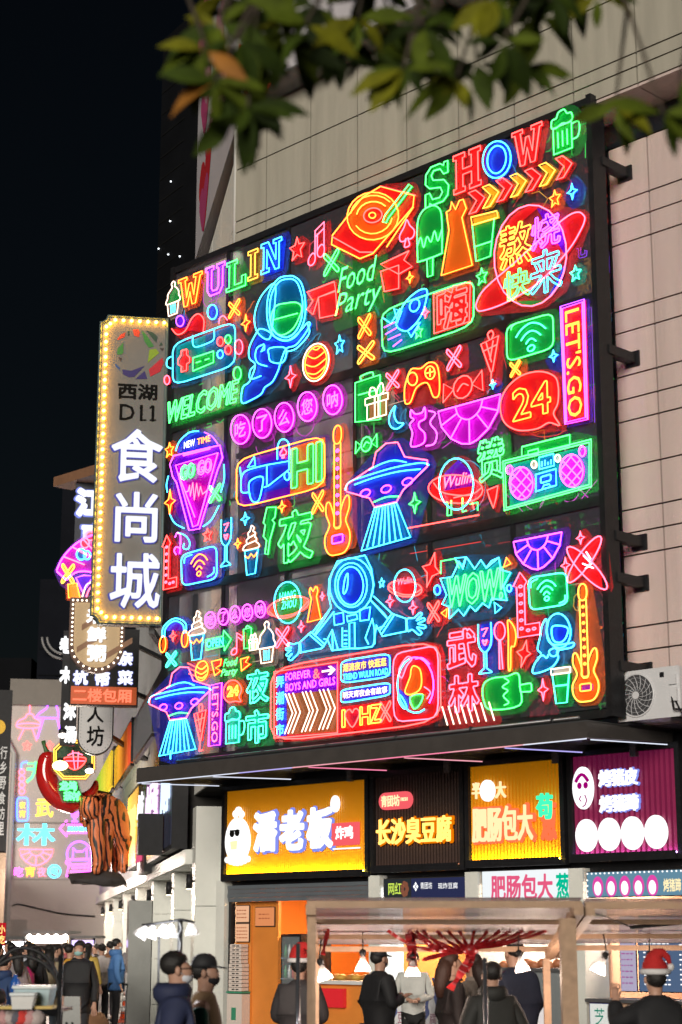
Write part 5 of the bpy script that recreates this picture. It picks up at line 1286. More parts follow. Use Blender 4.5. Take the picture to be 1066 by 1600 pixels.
N(h, 'neon_astronaut', 'small cyan neon astronaut curled up beside the lower guitar', ['o C c 757,588 66,96 -6', 'sc C c 690,525 665,560 655,620 640,690 660,720 625,770 612,820 650,820 720,790 755,740 750,700 830,680 840,655 800,660 730,665 695,630', 'sc C b 720,570 760,560 808,575 795,630 760,655 725,635', 's C - 700,540 690,600 715,660 760,690', 'sc C - 705,700 735,685 755,705 735,730 710,722', 's C - 640,740 670,725 690,740 700,720'], 'c')
N(h, 'neon_star', 'slanted orange star between knife and small astronaut', ['c R r 578,642 582,700 602,715 575,735 548,790 552,735 525,705 556,692'], 'r', 'neon stars')
N(h, 'neon_character', 'red neon character 武 in the bottom row', ['t K r 武 217,688 160,215 b.035'], 'r', 'red characters of the district name')
N(h, 'neon_character', 'red neon character 林 with long dripping strokes in the bottom row', ['t K r 林 230,935 168,205 b.03'] + ['p W - %d,%d %d,%d' % (x, 1010 - (x - 110) * .1, x + 30, 1112 - (x - 110) * .1) for x in (110, 145, 180, 215, 250, 285, 325, 370)], 'r', 'red characters of the district name')
N(h, 'neon_glass', 'cyan neon champagne glass right of the character 武', ['i CK bk flute 348,685 84,278'], 'b')
N(h, 'neon_spoon', 'pink neon spoon between champagne glass and orange knife', ['o K r 430,590 30,50', 'c K r 426,640 434,640 447,800 430,802'], 'r')
N(h, 'neon_knife', 'orange neon knife right of the pink spoon', ['sc O o 475,530 508,565 520,620 510,675 492,682 490,795 478,793 478,620'], 'o')
N(h, 'neon_plug', 'green neon plug with wavy split', ['sc G g 470,842 530,825 542,900 540,1002 380,1026 342,980 335,912 352,872 400,850', 'rc G g 540,890 605,878 608,925 545,928', 's G - 455,850 480,870 445,900 475,920 450,950 480,985 455,1002'], 'g', grow=.08)
N(h, 'neon_star', 'red star between plug and coffee cup', ['i K r star4 670,915 58,122'], 'r', 'neon stars')
N(h, 'neon_coffee_cup', 'green neon coffee cup with white lid', ['i TW gw cup 770,892 106,195'], 'g')

# ghost reflections added as dim, shifted copies of neon strokes behind the signs
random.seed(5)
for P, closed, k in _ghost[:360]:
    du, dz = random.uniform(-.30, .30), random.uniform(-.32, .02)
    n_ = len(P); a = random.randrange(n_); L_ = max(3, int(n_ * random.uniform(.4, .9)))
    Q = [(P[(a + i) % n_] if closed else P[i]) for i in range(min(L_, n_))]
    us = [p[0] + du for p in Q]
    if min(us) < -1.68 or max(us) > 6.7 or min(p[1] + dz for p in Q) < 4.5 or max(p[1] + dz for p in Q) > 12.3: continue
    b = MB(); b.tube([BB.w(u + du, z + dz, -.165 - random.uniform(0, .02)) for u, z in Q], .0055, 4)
    b.build('reflection_tube', emis('neon_reflection_' + k, TUBE[k], 1.1), bf)
# ================================================================ the side street on the left
arc = thing('arcade_building', 'long low pale building with a row of stone piers down the side street', 'building', stw(25, 0, 0))
b = MB(); stbox(b, 6.22, 44, 3.06, 10.2, -6, -.03); b.build('wall_core', m_core, arc)
aw = Plane((stw(44, 0).x, stw(44, 0).y), (-EX.x, -EX.y))
m_arc = mat('blue_grey_panel', (.42, .44, .45), .55, noise=.08)
for i in range(9):
    for j in range(5):
        panel(aw, i * 4.19, (i + 1) * 4.19, 3.32 + j * 1.37, 3.32 + (j + 1) * 1.37, m_arc, arc, g=.02)
b = MB(); stbox(b, 6.3, 44, 7.25, 7.5, -.05, .06); b.build('string_course', m_dark, arc)
b = MB(); stbox(b, 2.6, 44, 0, 3.05, -.62, -.55); b.build('shop_wall', m_stone, arc)
b = MB(); stbox(b, 5.2, 44, 3.05, 3.30, -.55, .12); b.build('fascia', m_stone, arc)
PT = [4.51, 8.7, 14.0, 19.5, 25.0, 30.3, 35.5, 40.6]
for i, t in enumerate(PT):
    b = MB()
    top = 4.0 if i == 0 else 3.045
    for k, (z0, z1) in enumerate(((0, .42), (.425, 1.38), (1.385, 2.33), (2.335, top))):
        stbox(b, t, t + .6, z0, z1 - .006, -.45, .0 if k else .004)
    b.build('pier', m_stone, arc)
    L = thing('wall_lamp', 'black cylinder wall lamp with a warm beam on the %s stone pier down the street' % ('nearest', 'second', 'third', 'fourth', 'fifth', 'sixth', 'seventh', 'farthest')[i], 'wall lamp', stw(t + .12, 2.62, .075), 'wall lamps on the stone piers')
    b = MB(); b.lathe(stw(t + .12, 2.62, .085), [(.055, 0), (.055, .24)], 12); b.build('shade', m_dark, L)
    b = MB(); stbox(b, t + .1, t + .14, 2.72, 2.76, .0, .035); b.build('arm', m_dark, L)
    b = MB(); b.lathe(stw(t + .12, 2.605, .085), [(.045, 0), (.045, .012)], 12); b.build('lens', emis('warm_lens', (1, .78, .45), 9), L)
    ld = bpy.data.lights.new('lamp_beam', 'SPOT'); ld.energy = 95; ld.color = (1, .84, .58); ld.spot_size = 2.2; ld.spot_blend = .6; ld.shadow_soft_size = .03
    lo = bpy.data.objects.new('lamp_beam', ld); COL.objects.link(lo); lo.location = (0, 0, -.025); lo.parent = L
# shiny clad pillar beside the third pier
gp = MB(); stbox(gp, 14.0, 14.7, 0, 2.62, .02, .52); tag(gp.build('pillar', mat('polished_pillar', (.33, .34, .33), .12, noise=.15, scale=2)), 'polished grey pillar catching reflections behind the traffic cone', 'pillar')
# side street shop signs along the arcade wall
STQ = Plane((stw(0, 0, .3).x, stw(0, 0, .3).y), (-EX.x, -EX.y))
def street_sign(label, t0, t1, z0, z1, m, texts=(), proud=.28):
    T = thing('street_shop_sign', label, 'shop sign', stw((t0 + t1) / 2, z0, .15))
    b = MB(); stbox(b, t0, t1, z0, z1, .01, .01 + proud); b.build('box', m_dark, T)
    b = MB(); stbox(b, t0 + .08, t1 - .08, z0 + .08, z1 - .08, .01 + proud, .02 + proud); b.build('face', m, T)
    for (tx, u, z, w, h, mm) in texts:
        b = MB(); text_flat(b, STQ, tx, -u, z, w, h, .02, .03, .03); b.build('lettering', mm, T)
    return T
street_sign('yellow lit shop sign with gold characters, seen edge-on above the piers', 15.3, 19.4, 3.45, 5.3, mat('yellow_sign', (.7, .42, .05), .5, emit=(.8, .45, .06), es=.5), [('快乐厨房', 17.3, 4.4, 3.4, .9, lit('lit_gold', (1, .8, .25), 1.5))])
street_sign('black shop sign with white characters, seen edge-on', 12.8, 15.2, 3.2, 5.2, mat('black_sign', (.02, .02, .02), .4), [('小吃', 14.0, 4.6, 1.8, .7, LW), ('烤肉', 14.0, 3.7, 1.6, .5, lit('pink_type', (.9, .12, .25), .9))])
street_sign('purple shop sign with large white lit letters, seen edge-on', 8.6, 12.7, 3.95, 5.1, mat('purple_sign', (.12, .03, .14), .5, emit=(.3, .1, .4), es=.25), [('小巨蛋', 10.6, 4.5, 3.3, .8, lit('lit_pink_white', (1, .7, 1), 1.5))])
street_sign('orange and yellow lit board below the purple sign', 8.6, 12.2, 3.33, 3.9, mat('orange_sign', (.8, .4, .1), .5, emit=(1, .55, .2), es=.6))
street_sign('dark sign with tall blue-white tubes just left of the first pier', 6.0, 8.3, 3.35, 5.0, mat('navy_sign', (.02, .03, .08), .4), [('川小', 7.1, 4.5, 2.0, .9, lit('lit_blue_white', (.6, .75, 1), 1.6))])
bx = MB(); bx.hexa(stw(7.6, 3.32, .32), stw(0, 0, .45) - stw(0, 0, 0), EX * .4, (0, 0, .75)); tag(bx.build('sign_box', m_dark), 'plain black sign box end facing the viewer left of the first pier', 'sign box')
# slanting slatted screens above the side street signs
for (t0, t1, z0, z1, mc, lab, ncol) in ((5.2, 10.4, 5.25, 6.15, (.10, .10, .11), 'dark grey slatted screen nearest to the billboard above the side street', 0), (11.2, 17.6, 5.3, 6.3, (.7, .12, .03), 'slatted screen lit red to yellow in the middle above the side street', 1), (18.4, 27.5, 5.4, 6.45, (.25, .5, .06), 'slatted screen lit green to yellow farthest down the side street', 2)):
    T = thing('slatted_screen', lab, 'screen', stw((t0 + t1) / 2, z0, .7), 'slatted screens above the side street')
    b = MB(); stbox(b, t0, t0 + .08, z0, z1, .66, .74); stbox(b, t1 - .08, t1, z0, z1, .66, .74); stbox(b, t0, t1, z0, z0 + .06, .66, .74); stbox(b, t0, t1, z1 - .06, z1, .66, .74); b.build('frame', m_dark, T)
    n = 26
    for k in range(n):
        tt = t0 + (t1 - t0) * k / n; f = k / n
        col = {0: (.13, .13, .14), 1: (.75, .10 + .45 * f, .03), 2: (.75 - .65 * f, .55 - .1 * f, .04)}[ncol]  # coloured light on the slats is put into their colour and glow
        b = MB(); b.beam(stw(tt, z0 + .05, .70), stw(min(t1, tt + (t1 - t0) / n * 1.8), z1 - .05, .70), .02, (t1 - t0) / n * .45, up=(stw(0, 0, 1) - stw(0, 0, 0)))
        b.build('slat', mat('lit_slat_%d_%d' % (ncol, k // 4), col, .4, emit=col, es=.35 if ncol else .0), T)
    b = MB(); b.beam(stw(t0 + .3, z1 - .3, .0), stw(t0 + .3, z1 - .1, .68), .05, .05); b.beam(stw(t1 - .3, z1 - .3, .0), stw(t1 - .3, z1 - .1, .68), .05, .05); b.build('bracket', m_dark, T)

# far wall across the end of the street
FW = cross_plane(66, 90)
u0, _ = FW.px(15, 1200); u1, _ = FW.px(235, 1200)
fwb = thing('end_wall_building', 'pale plain building wall at the end of the side street, hung with purple neon', 'building', FW.w((u0 + u1) / 2, 0, 0))
b = MB(); FW.box(b, u0, u1 + 2, 0, 10.2, -8, 0); b.build('wall', m_white, fwb)
b = MB(); FW.box(b, u0 - .1, u1 + 2, 10.2, 11.15, -8, .12); b.build('parapet', mat('parapet_grey', (.20, .18, .16), .7, noise=.1), fwb)
b = MB(); FW.box(b, u0 + .1, u1, 5.9, 5.96, .0, .04); FW.box(b, u0 + .1, u1, 3.9, 3.93, .0, .03); b.build('wall_joint', mat('joint_grey', (.3, .28, .26), .7), fwb)
b = MB(); b.tube([FW.w(u0 - .35, 10.1, .2), FW.w(u0 - .35, 9.3, .2), FW.w(u0 + .15, 8.4, .2), FW.w(u0 + .15, 0, .2)], .09, 8); b.build('downpipe', mat('pale_pipe', (.45, .44, .43), .5), fwb)
b = MB(); b.tube(catmull([tuple(FW.at(x, y, .06)) for x, y in ((20, 1416), (30, 1413), (60, 1420), (100, 1428), (148, 1432))], False, 3), .03, 5); b.build('cable', m_cable, fwb)
b = MB(); FW.box(b, *[FW.px(20, 1400)[0], FW.px(44, 1400)[0]], FW.px(30, 1462)[1], FW.px(30, 1437)[1], .01, .05); b.build('notice_board', mat('faint_notice', (.33, .31, .29), .7), fwb)
# dark sign tower at the left edge
PLk = cross_plane(58, 5)
dk = thing('dark_vertical_sign', 'black vertical sign with white characters and a yellow disc at the left edge', 'sign', PLk.at(0, 1330))
b = MB(); a0 = PLk.px(-40, 1200)[0]; a1 = PLk.px(15, 1200)[0]; zt = PLk.px(5, 1078)[1]; zb = PLk.px(5, 1330)[1]
PLk.box(b, a0, a1, zb, zt, -.4, 0); b.build('board', m_dark, dk)
b = MB(); text_flat(b, PLk, '行乡野食坊里', a1 - .2, PLk.px(5, 1235)[1], .22, 2.9, .005, 0, .02, vert=True); b.build('lettering', mat('grey_white_print', (.5, .5, .5), .6, emit=(.6, .6, .6), es=.2), dk)
disc(dk, PLk, a1 - .42, PLk.px(2, 1136)[1], .24, .24, .004, mat('yellow_disc', (.6, .35, .02), .5, emit=(.6, .35, .02), es=.3), 'yellow_disc', .01)
lb_ = MB(); PLk.box(lb_, a0, a1 + .0, 0, zb - .05, -6, -.02); tag(lb_.build('side_house', mat('beige_render', (.38, .28, .2), .7, noise=.1)), 'beige house wall at the left edge below the black vertical sign', 'building')
PLr = cross_plane(40, 5)
rs = thing('led_sign', 'small red LED sign with yellow characters at the left edge above the crowd', 'sign', PLr.at(2, 1478))
b = MB(); PLr.box(b, PLr.px(-12, 1460)[0], PLr.px(9, 1460)[0], PLr.px(4, 1478)[1], PLr.px(4, 1442)[1], -.1, 0); b.build('board', lit('led_red_board', (.6, .01, .02), .9), rs)
b = MB(); text_flat(b, PLr, '小吃', PLr.px(3, 1460)[0], PLr.px(3, 1460)[1], .14, .42, .01, 0, .02, vert=True); b.build('lettering', lit('lit_gold', (1, .8, .25), 1.5), rs)
# unlit buildings behind
nb = thing('dark_building', 'unlit dark building behind the hanging signs on the left', 'building', (-9, 74, 0))
b = MB(); p0 = at_depth(58, 1040, 74); p1 = at_depth(300, 1040, 74); b.box(p0.x, p1.x, 74, 92, 0, at_depth(58, 905, 74).z); b.box(at_depth(92, 1000, 74).x, p1.x, 73.5, 92, 0, at_depth(92, 765, 74).z); b.build('wall', mat('night_wall', (.008, .009, .013), .8, spec=.05, noise=.3, scale=.4), nb)
b = MB()
for k in range(6): b.box(at_depth(62, 1000, 73.4).x, p1.x, 73.4, 73.5, 8 + k * 1.1, 8.05 + k * 1.1)
b.build('ledges', m_night, nb)
b = MB(); b.box(-40, at_depth(60, 1040, 76).x - .3, 76, 95, 0, at_depth(30, 1028, 76).z); b.build('low_wing', m_night, nb)
tw = thing('glass_tower', 'tall dark glass tower behind the billboard with a few tiny lights', 'building', (-12, 60, 0))
b = MB(); b.prism([Vector((at_depth(246, 420, 60).x, 60, 0)), Vector((at_depth(330, 420, 60).x, 57, 0)), Vector((at_depth(330, 420, 60).x, 75, 0)), Vector((at_depth(240, 420, 60).x, 75, 0))], (0, 0, 34)); b.build('wall', m_night, tw)
TP = Plane((at_depth(246, 420, 60).x, 60), (at_depth(330, 420, 60).x - at_depth(246, 420, 60).x, -3))
b = MB()
for k in range(30): TP.box(b, .05, 1.9, 8 + k * .85, 8.03 + k * .85, .0, .03)
b.build('mullions', mat('mullion', (.012, .012, .012), .8, spec=.05), tw)
for x, y in ((250, 389), (265, 398), (283, 401), (269, 284), (268, 346)):
    q = TP.at(x, y, .05); c_ = MB(); c_.ball(q, .03, seg=6, rings=4); c_.build('window_light', lit('distant_lamp', (.9, .95, 1), 3.0), tw)

# ---------------- tall vertical signboard
SB = cross_plane(30, 200)
sg = thing('vertical_signboard', 'tall vertical signboard ringed with yellow bulbs reading 西湖 D11 食尚城', 'signboard', SB.at(203, 975))
SZ = (140, 480, 6.154)
def zp(pl, fr_, s_): return [pl.px(fr_[0] + a / fr_[2], fr_[1] + c_ / fr_[2]) for a, c_ in pts(s_)]
TL = SB.px(161, 511); TR = SB.px(258, 501); BL = SB.px(151, 954); BR = SB.px(249, 973)
uL = TL[0]; uR = (TR[0] + BR[0]) / 2; zT = SB.px(215, 499)[1]; zB = SB.px(205, 971)[1]
def notch(o, g):
    r = .13
    P = [(uR + g, zB - g), (uR + g, zT + g)]
    P += [(uL - g + r * math.cos(a), zT + g - r + r - r * math.sin(a) * 1.0) for a in []]
    P += [(uL - g + r * math.cos(a), zT + g - r * math.sin(a)) for a in (0, .4, .8, 1.2, math.pi / 2)]
    P += [(uL - g + r * math.sin(a), zB - g + r * math.cos(a)) for a in (0, .4, .8, 1.2, math.pi / 2)]
    return [SB.w(u, z, o) for u, z in P]
b = MB(); b.prism(notch(-.26, .055), SB.n * .25); b.build('case', mat('teal_grey_metal', (.11, .16, .16), .35, metal=.3, noise=.15), sg)
b = MB(); b.prism(notch(-.008, .0), SB.n * .006); b.build('face', mat('grey_sign_face', (.16, .155, .145), .5, noise=.12, scale=2), sg)
ln = notch(0, .035)
b = MB(); b.tube([p + SB.n * .0 for p in ln], .022, 6, True, smooth=False); b.build('rim', mat('teal_grey_metal', (.11, .16, .16), .35), sg)
bulb = emis('warm_bulb', (1, .43, .03), 42)
bm = MB(); bm.ball((0, 0, 0), .030, seg=8, rings=6); bme = bpy.data.meshes.new('bulb'); bme.from_pydata([tuple(p) for p in bm.v], [], bm.f); bme.materials.append(bulb)
def put_bulb(p, par, me=None):
    o = bpy.data.objects.new('bulb', me or bme); COL.objects.link(o); o.parent = par; o.location = par.matrix_basis.inverted() @ p
nL = 37
for k in range(nL):
    z = zT - .19 - (zT - zB - .38) * k / (nL - 1); put_bulb(SB.w(uL + .06, z, .06), sg)
for zz, sgn in ((zT - .055, 1), (zB + .055, -1)):
    for k in range(7): put_bulb(SB.w(uL + .21 + (uR - uL - .24) * k / 6, zz, .06), sg)
    put_bulb(SB.w(uL + .125, zz - sgn * .075, .06), sg)
for cname, col, shapes in (('red', (.62, .05, .01), ['265,310 300,265 345,240 340,285 270,318', '415,215 470,212 485,240 475,290 430,275']), ('crimson', (.50, .005, .02), ['700,485 715,530 680,620 585,668 570,600']), ('leaf_green', (.03, .20, .03), ['500,220 545,265 620,375 570,390 530,330', '325,340 325,440 305,455 265,455 270,400']), ('dark_green', (.01, .05, .03), ['545,222 620,250 655,290 640,340 590,280', '370,230 382,220 385,270 368,275', '690,335 705,365 670,370']),
                           ('lime', (.22, .34, .01), ['575,410 640,400 670,440 560,535']), ('navy', (.02, .01, .13), ['530,615 555,690 440,692', '315,600 400,612 530,565 430,670 380,675 320,645']), ('blue', (.02, .07, .25), ['245,540 290,580 290,610 250,570']), ('brown', (.04, .02, .02), ['675,395 715,395 700,425', '275,480 312,490 300,525'])):
    for s_ in shapes:
        P = zp(SB, SZ, s_); b = MB(); b.prism([SB.w(u, z, .0) for u, z in P], SB.n * .006); b.build('emblem_piece', mat('emblem_' + cname, col, .5), sg)
def txt_px(th, pl, txt, cx, cy, w, h, m, o=.0, depth=.01, bold=.0, name='lettering', shear=0):
    u, z = pl.px(cx, cy); wu = pl.px(cx + w / 2, cy)[0] - pl.px(cx - w / 2, cy)[0]; hz = pl.px(cx, cy - h / 2)[1] - pl.px(cx, cy + h / 2)[1]
    b = MB(); text_flat(b, pl, txt, u, z, wu, hz, o, depth, bold, shear); return b.build(name, m, th)
txt_px(sg, SB, '西湖', 215, 612, 62, 25, m_ink, bold=.035)
txt_px(sg, SB, 'D11', 214, 645, 54, 25, m_ink, bold=.01)
b = MB()
for x_ in (223.5, 239.0):
    b.prism([SB.at(x_ - 5, 657.5, .0), SB.at(x_ + 5, 657.5, .0), SB.at(x_ + 5, 655.5, .0), SB.at(x_ - 5, 655.5, .0)], SB.n * .012)
    b.prism([SB.at(x_ - 5, 639, .0), SB.at(x_ - 1, 636.5, .0), SB.at(x_ - 1, 633, .0), SB.at(x_ - 5, 636.5, .0)], SB.n * .012)
b.build('serif', m_ink, sg)['kind'] = 'stuff'
lwc = lit('lit_cool_white', (.88, .90, 1), 1.15); lvh = lit('violet_back_glow', (.10, .10, .45), .9)
for ch, cx, cy, w, h in (('食', 214, 713, 80, 82), ('尚', 213, 809, 66, 78), ('城', 211, 908, 78, 86)):
    txt_px(sg, SB, ch, cx, cy, w, h, lwc, .03, .05, .018); txt_px(sg, SB, ch, cx - 1, cy, w + 4, h + 4, lvh, .004, .0, .045, 'lettering_glow')
arm = MB(); arm.beam(SB.w(uR - .1, zB - .12, -.2), stw(8.5, zB - .12, .02), .1, .1); arm.beam(SB.w(uR - .1, zT - 1.0, -.2), stw(8.5, zT - 1.0, .02), .08, .08); arm.build('wall_arm', m_dark, sg)

# ---------------- restaurant signs behind it
P2 = cross_plane(36, 165)
rb = thing('restaurant_sign', 'black and orange box sign with white characters 杭帮菜 and red 二楼包厢', 'signboard', P2.at(163, 1104))
ua, ub = P2.px(110, 1040)[0], P2.px(217, 1040)[0]; za, zb_ = P2.px(160, 1103)[1], P2.px(160, 982)[1]
b = MB(); P2.box(b, ua, ub, za, zb_, -.25, 0); b.build('box', m_dark, rb)
b = MB(); P2.box(b, ua + .03, ub - .03, za + .03, P2.px(160, 1073)[1], .0, .01); b.build('red_face', mat('rust_lit_face', (.35, .06, .02), .5, emit=(.8, .16, .04), es=.35), rb)
for ch, cx, cy in (('杭', 126, 1059), ('帮', 160, 1061), ('菜', 196, 1059), ('亲', 196, 1029)):
    txt_px(rb, P2, ch, cx, cy, 23, 22, LW, .01, .03, .05); txt_px(rb, P2, ch, cx, cy, 25, 24, LB, .003, 0, .08, 'lettering_halo')
txt_px(rb, P2, '二楼包厢', 160, 1087, 92, 21, lit('lit_salmon', (1, .22, .12), 1.4), .012, .03, .03)
b = MB(); b.beam(P2.w(ub - .1, zb_ - .3, -.1), stw(12, zb_ - .3, 0), .08, .08); b.beam(P2.w(ub - .1, za + .3, -.1), stw(12, za + .3, 0), .08, .08); b.build('wall_arm', m_dark, rb)
P3 = cross_plane(33.5, 150)
ab = thing('arch_sign', 'tan sign with rounded foot ringed by small white bulbs and glowing white characters', 'signboard', P3.at(152, 1052))
def pillp(pl, x0_, x1_, ytop, yc, g=0.0):
    a, c_ = pl.px(x0_, yc)[0] - g, pl.px(x1_, yc)[0] + g; zt_ = pl.px((x0_ + x1_) / 2, ytop)[1] + g; zc = pl.px((x0_ + x1_) / 2, yc)[1]; r = (c_ - a) / 2
    return [(c_, zc), (c_, zt_), (a, zt_), (a, zc)] + [((a + c_) / 2 - r * math.cos(k * math.pi / 12), zc - r * math.sin(k * math.pi / 12)) for k in range(1, 12)]
b = MB(); b.prism([P3.w(u, z, -.2) for u, z in pillp(P3, 109, 193, 936, 1008, .02)], P3.n * .19); b.build('case', mat('brown_case', (.08, .04, .03), .5), ab)
b = MB(); b.prism([P3.w(u, z, -.005) for u, z in pillp(P3, 115, 187, 942, 1008)], P3.n * .006); b.build('face', mat('tan_face', (.42, .30, .17), .5, emit=(.6, .4, .2), es=.2), ab)
for k, (x, y) in enumerate(((120, 1020), (128, 985), (138, 960), (165, 1030))):
    b = MB(); b.prism([P3.at(x, y, .004 + k * .0005), P3.at(x + 42, y - 25, .004 + k * .0005), P3.at(x + 42, y - 34, .004 + k * .0005), P3.at(x, y - 9, .004 + k * .0005)], P3.n * .002); b.build('diagonal_stripe', mat('brown_stripe', (.25, .13, .07), .5), ab)
txt_px(ab, P3, '鲜', 151, 992, 30, 24, LW, .02, .03, .07); txt_px(ab, P3, '粥', 151, 1021, 30, 26, LW, .02, .03, .07); txt_px(ab, P3, '米', 148, 963, 26, 24, LW, .02, .03, .07)
bp = pillp(P3, 112, 190, 939, 1008)
sb2 = MB(); sb2.ball((0, 0, 0), .02, seg=7, rings=5); bme2 = bpy.data.meshes.new('bulb'); bme2.from_pydata([tuple(p) for p in sb2.v], [], sb2.f); bme2.materials.append(emis('pale_bulb', (1, .82, .6), 4))
per = []
for i in range(len(bp)):
    a, c_ = Vector(bp[i]), Vector(bp[(i + 1) % len(bp)]); n_ = max(1, round((c_ - a).length / .082))
    per += [a + (c_ - a) * k / n_ for k in range(n_)]
for q in per: put_bulb(P3.w(q.x, q.y, .015), ab, bme2)
b = MB(); b.beam(P3.w(bp[0][0] - .05, bp[1][1] - .2, -.1), stw(9, bp[1][1] - .2, 0), .06, .06); b.build('wall_arm', m_dark, ab)
P7 = cross_plane(38, 150)
pb7 = thing('lane_sign', 'pale rounded sign with black characters 人坊 hanging under the restaurant sign', 'signboard', P7.at(149, 1180))
b = MB(); b.prism([P7.w(u, z, -.2) for u, z in pillp(P7, 121, 177, 1060, 1152, .0)], P7.n * .2); b.build('case', m_dark, pb7)
b = MB(); b.prism([P7.w(u, z, .001) for u, z in pillp(P7, 123, 175, 1063, 1152)], P7.n * .008); b.build('face', mat('pale_sign_face', (.50, .49, .47), .5, emit=(.6, .6, .6), es=.12), pb7)
txt_px(pb7, P7, '人', 149, 1117, 26, 24, m_ink, .012, .01, .02); txt_px(pb7, P7, '坊', 149, 1150, 27, 32, m_ink, .012, .01, .02); txt_px(pb7, P7, '工', 149, 1085, 26, 20, m_ink, .012, .01, .02)
dots = [Vector(p) for p in pillp(P7, 126, 172, 1066, 1152)]
b = MB()
for i in range(len(dots)):
    a, c_ = dots[i], dots[(i + 1) % len(dots)]; n_ = max(1, round((c_ - a).length / .07))
    for k in range(n_):
        q = a + (c_ - a) * k / n_; P7.box(b, q.x - .006, q.x + .006, q.y - .006, q.y + .006, .009, .012)
b.build('dotted_rim', m_ink, pb7)['kind'] = 'stuff'
b = MB(); b.beam(P7.w(pillp(P7, 121, 177, 1060, 1152)[0][0] - .05, P7.px(170, 1150)[1], -.1), stw(17, P7.px(170, 1150)[1], 0), .1, .08); b.build('wall_arm', m_dark, pb7)
P4 = cross_plane(39, 130)
jb = thing('river_sign', 'dark vertical board with big blue-white glowing character 江 behind the tall signboard', 'signboard', P4.at(140, 930))
b = MB(); P4.box(b, P4.px(116, 850)[0], P4.px(165, 850)[0], P4.px(140, 930)[1], P4.px(140, 752)[1], -.3, 0); b.build('board', mat('slate_board', (.03, .035, .05), .4), jb)
txt_px(jb, P4, '江', 142, 786, 48, 44, LW, .02, .05, .09); txt_px(jb, P4, '江', 142, 786, 54, 49, LB, .004, 0, .12, 'lettering_halo')
txt_px(jb, P4, '南', 149, 838, 44, 40, LW, .02, .05, .07); txt_px(jb, P4, '南', 149, 838, 50, 45, LB, .004, 0, .10, 'lettering_halo')
q0 = at_depth(98, 756, 39.5); q1 = q0 + Vector((E_F[0], E_F[1], 0)) * 2.6
b = MB(); b.beam(q0, q1, .5, .22); b.build('wooden_beam', mat('brown_wood_beam', (.22, .11, .06), .6, noise=.2, scale=8), jb)
W6 = cross_plane(40.5, 105)
w6 = thing('white_letter_sign', 'column of white lit characters half hidden behind the tan bulb-lined sign', 'signboard', W6.at(106, 1160))
for ch, cx, cy in (('老', 103, 1008), ('木', 103, 1055), ('沐', 109, 1112), ('汤', 110, 1148)):
    txt_px(w6, W6, ch, cx, cy, 20, 27, LW, .02, .05, .09)
b = MB(); W6.box(b, W6.px(97, 1060)[0], W6.px(122, 1060)[0], W6.px(109, 1165)[1], W6.px(104, 985)[1], -.1, -.01); b.build('board', m_dark, w6)
b = MB()
for r_ in (26, 34): b.tube([W6.at(100 - r_ * math.cos(a * .15), 995 + r_ * math.sin(a * .15), -.05) for a in range(11)], .03, 6)
b.build('curved_rails', mat('grey_rail', (.22, .22, .22), .4), w6)
FZ = (cross_plane(37, 120), 60, 720, 4.0)
neon(FZ, 'neon_fan', 'purple neon hand fan with orange cross left of the tall signboard', ['c - p 115,690 150,610 210,540 280,490 350,460 350,700 290,690 230,700 175,745', 's P - 115,685 150,610 210,540 280,490 350,460', 'p P - 115,690 175,745', 's P - 175,745 230,700 290,690 345,700', 'p K - 160,600 290,650', 'p K - 215,540 330,600', 'p K - 280,490 345,560', 'i Y o cross 185,705 75,115',
     'o K k 292,515 26,30', 'o K k 325,470 26,28', 'o C c 268,585 28,34', 'o C - 305,590 20,26', 'c V v 235,730 285,715 345,720 300,790 275,815', 's W - 275,850 300,780 345,750', 's K - 300,850 320,800 345,785'], 'v', r=.018)
neon(FZ, 'neon_lantern', 'small orange lit lantern box under the neon fan', ['c O y 185,772 240,765 262,860 190,856'], 'o', r=.016)
# octagon sign, chilli and tiger
ZL = (cross_plane(41, 120), 0, 1040, 4.4417)
oc = neon(ZL, 'octagon_sign', 'gold-edged octagonal sign with a red bowl symbol above the chilli', ['c Y - 375,580 440,520 595,520 655,585 655,715 595,785 440,785 375,720', 'c Y - 390,590 445,535 590,535 640,592 640,710 590,770 445,770 390,712', 'sc R r 450,640 590,640 575,690 520,722 470,695', 'p K - 505,590 520,720', 'p K - 455,662 588,662', 's K - 470,625 520,605 575,620', 'p K - 545,600 540,715'], 'n', r=.013, plate='d')
neon((cross_plane(41.4, 120), 0, 1040, 4.4417), 'neon_text_sign', 'small green lit sign with four characters under the octagon', ['t G - 龙坞 475,835 115,60 b.03', 't G - 茶村 500,905 110,60 b.03'], 't', r=.014, plate='d')
CP = cross_plane(42, 110)
def cz(x, y, o=0): return CP.at(x / 4.4417, 1040 + y / 4.4417, o)
ch = thing('chilli_sculpture', 'giant glossy red chilli pepper sculpture with a green stem on the side street', 'sculpture', cz(450, 1000))
P = catmull([(335, 640), (318, 720), (330, 800), (375, 880), (450, 935), (530, 950), (600, 925), (650, 870), (668, 800)], False, 4)
n_ = len(P); b = MB(); b.tubev([cz(x, y, .1) for x, y in P], [.21 + .06 * math.sin(i / n_ * 3.0) if i < n_ * .6 else max(.02, .22 * (1 - (i / n_ - .6) / .4) ** .7) for i in range(n_)], 14); b.ball(cz(335, 640, .1), .21, .21, .14, 12, 8)
b.build('pod', mat('glossy_red', (.50, .012, .012), .12, coat=.6), ch)
b = MB(); b.tubev([cz(x, y, .1) for x, y in ((335, 650), (325, 600), (310, 560), (300, 525))], [.13, .06, .045, .05], 8); b.build('stem', mat('stem_green', (.04, .12, .03), .5), ch)
b = MB(); b.tube([cz(650, 870, .0), CP.at(175, 1240, -.2)], .04, 6); b.build('wall_arm', m_dark, ch)
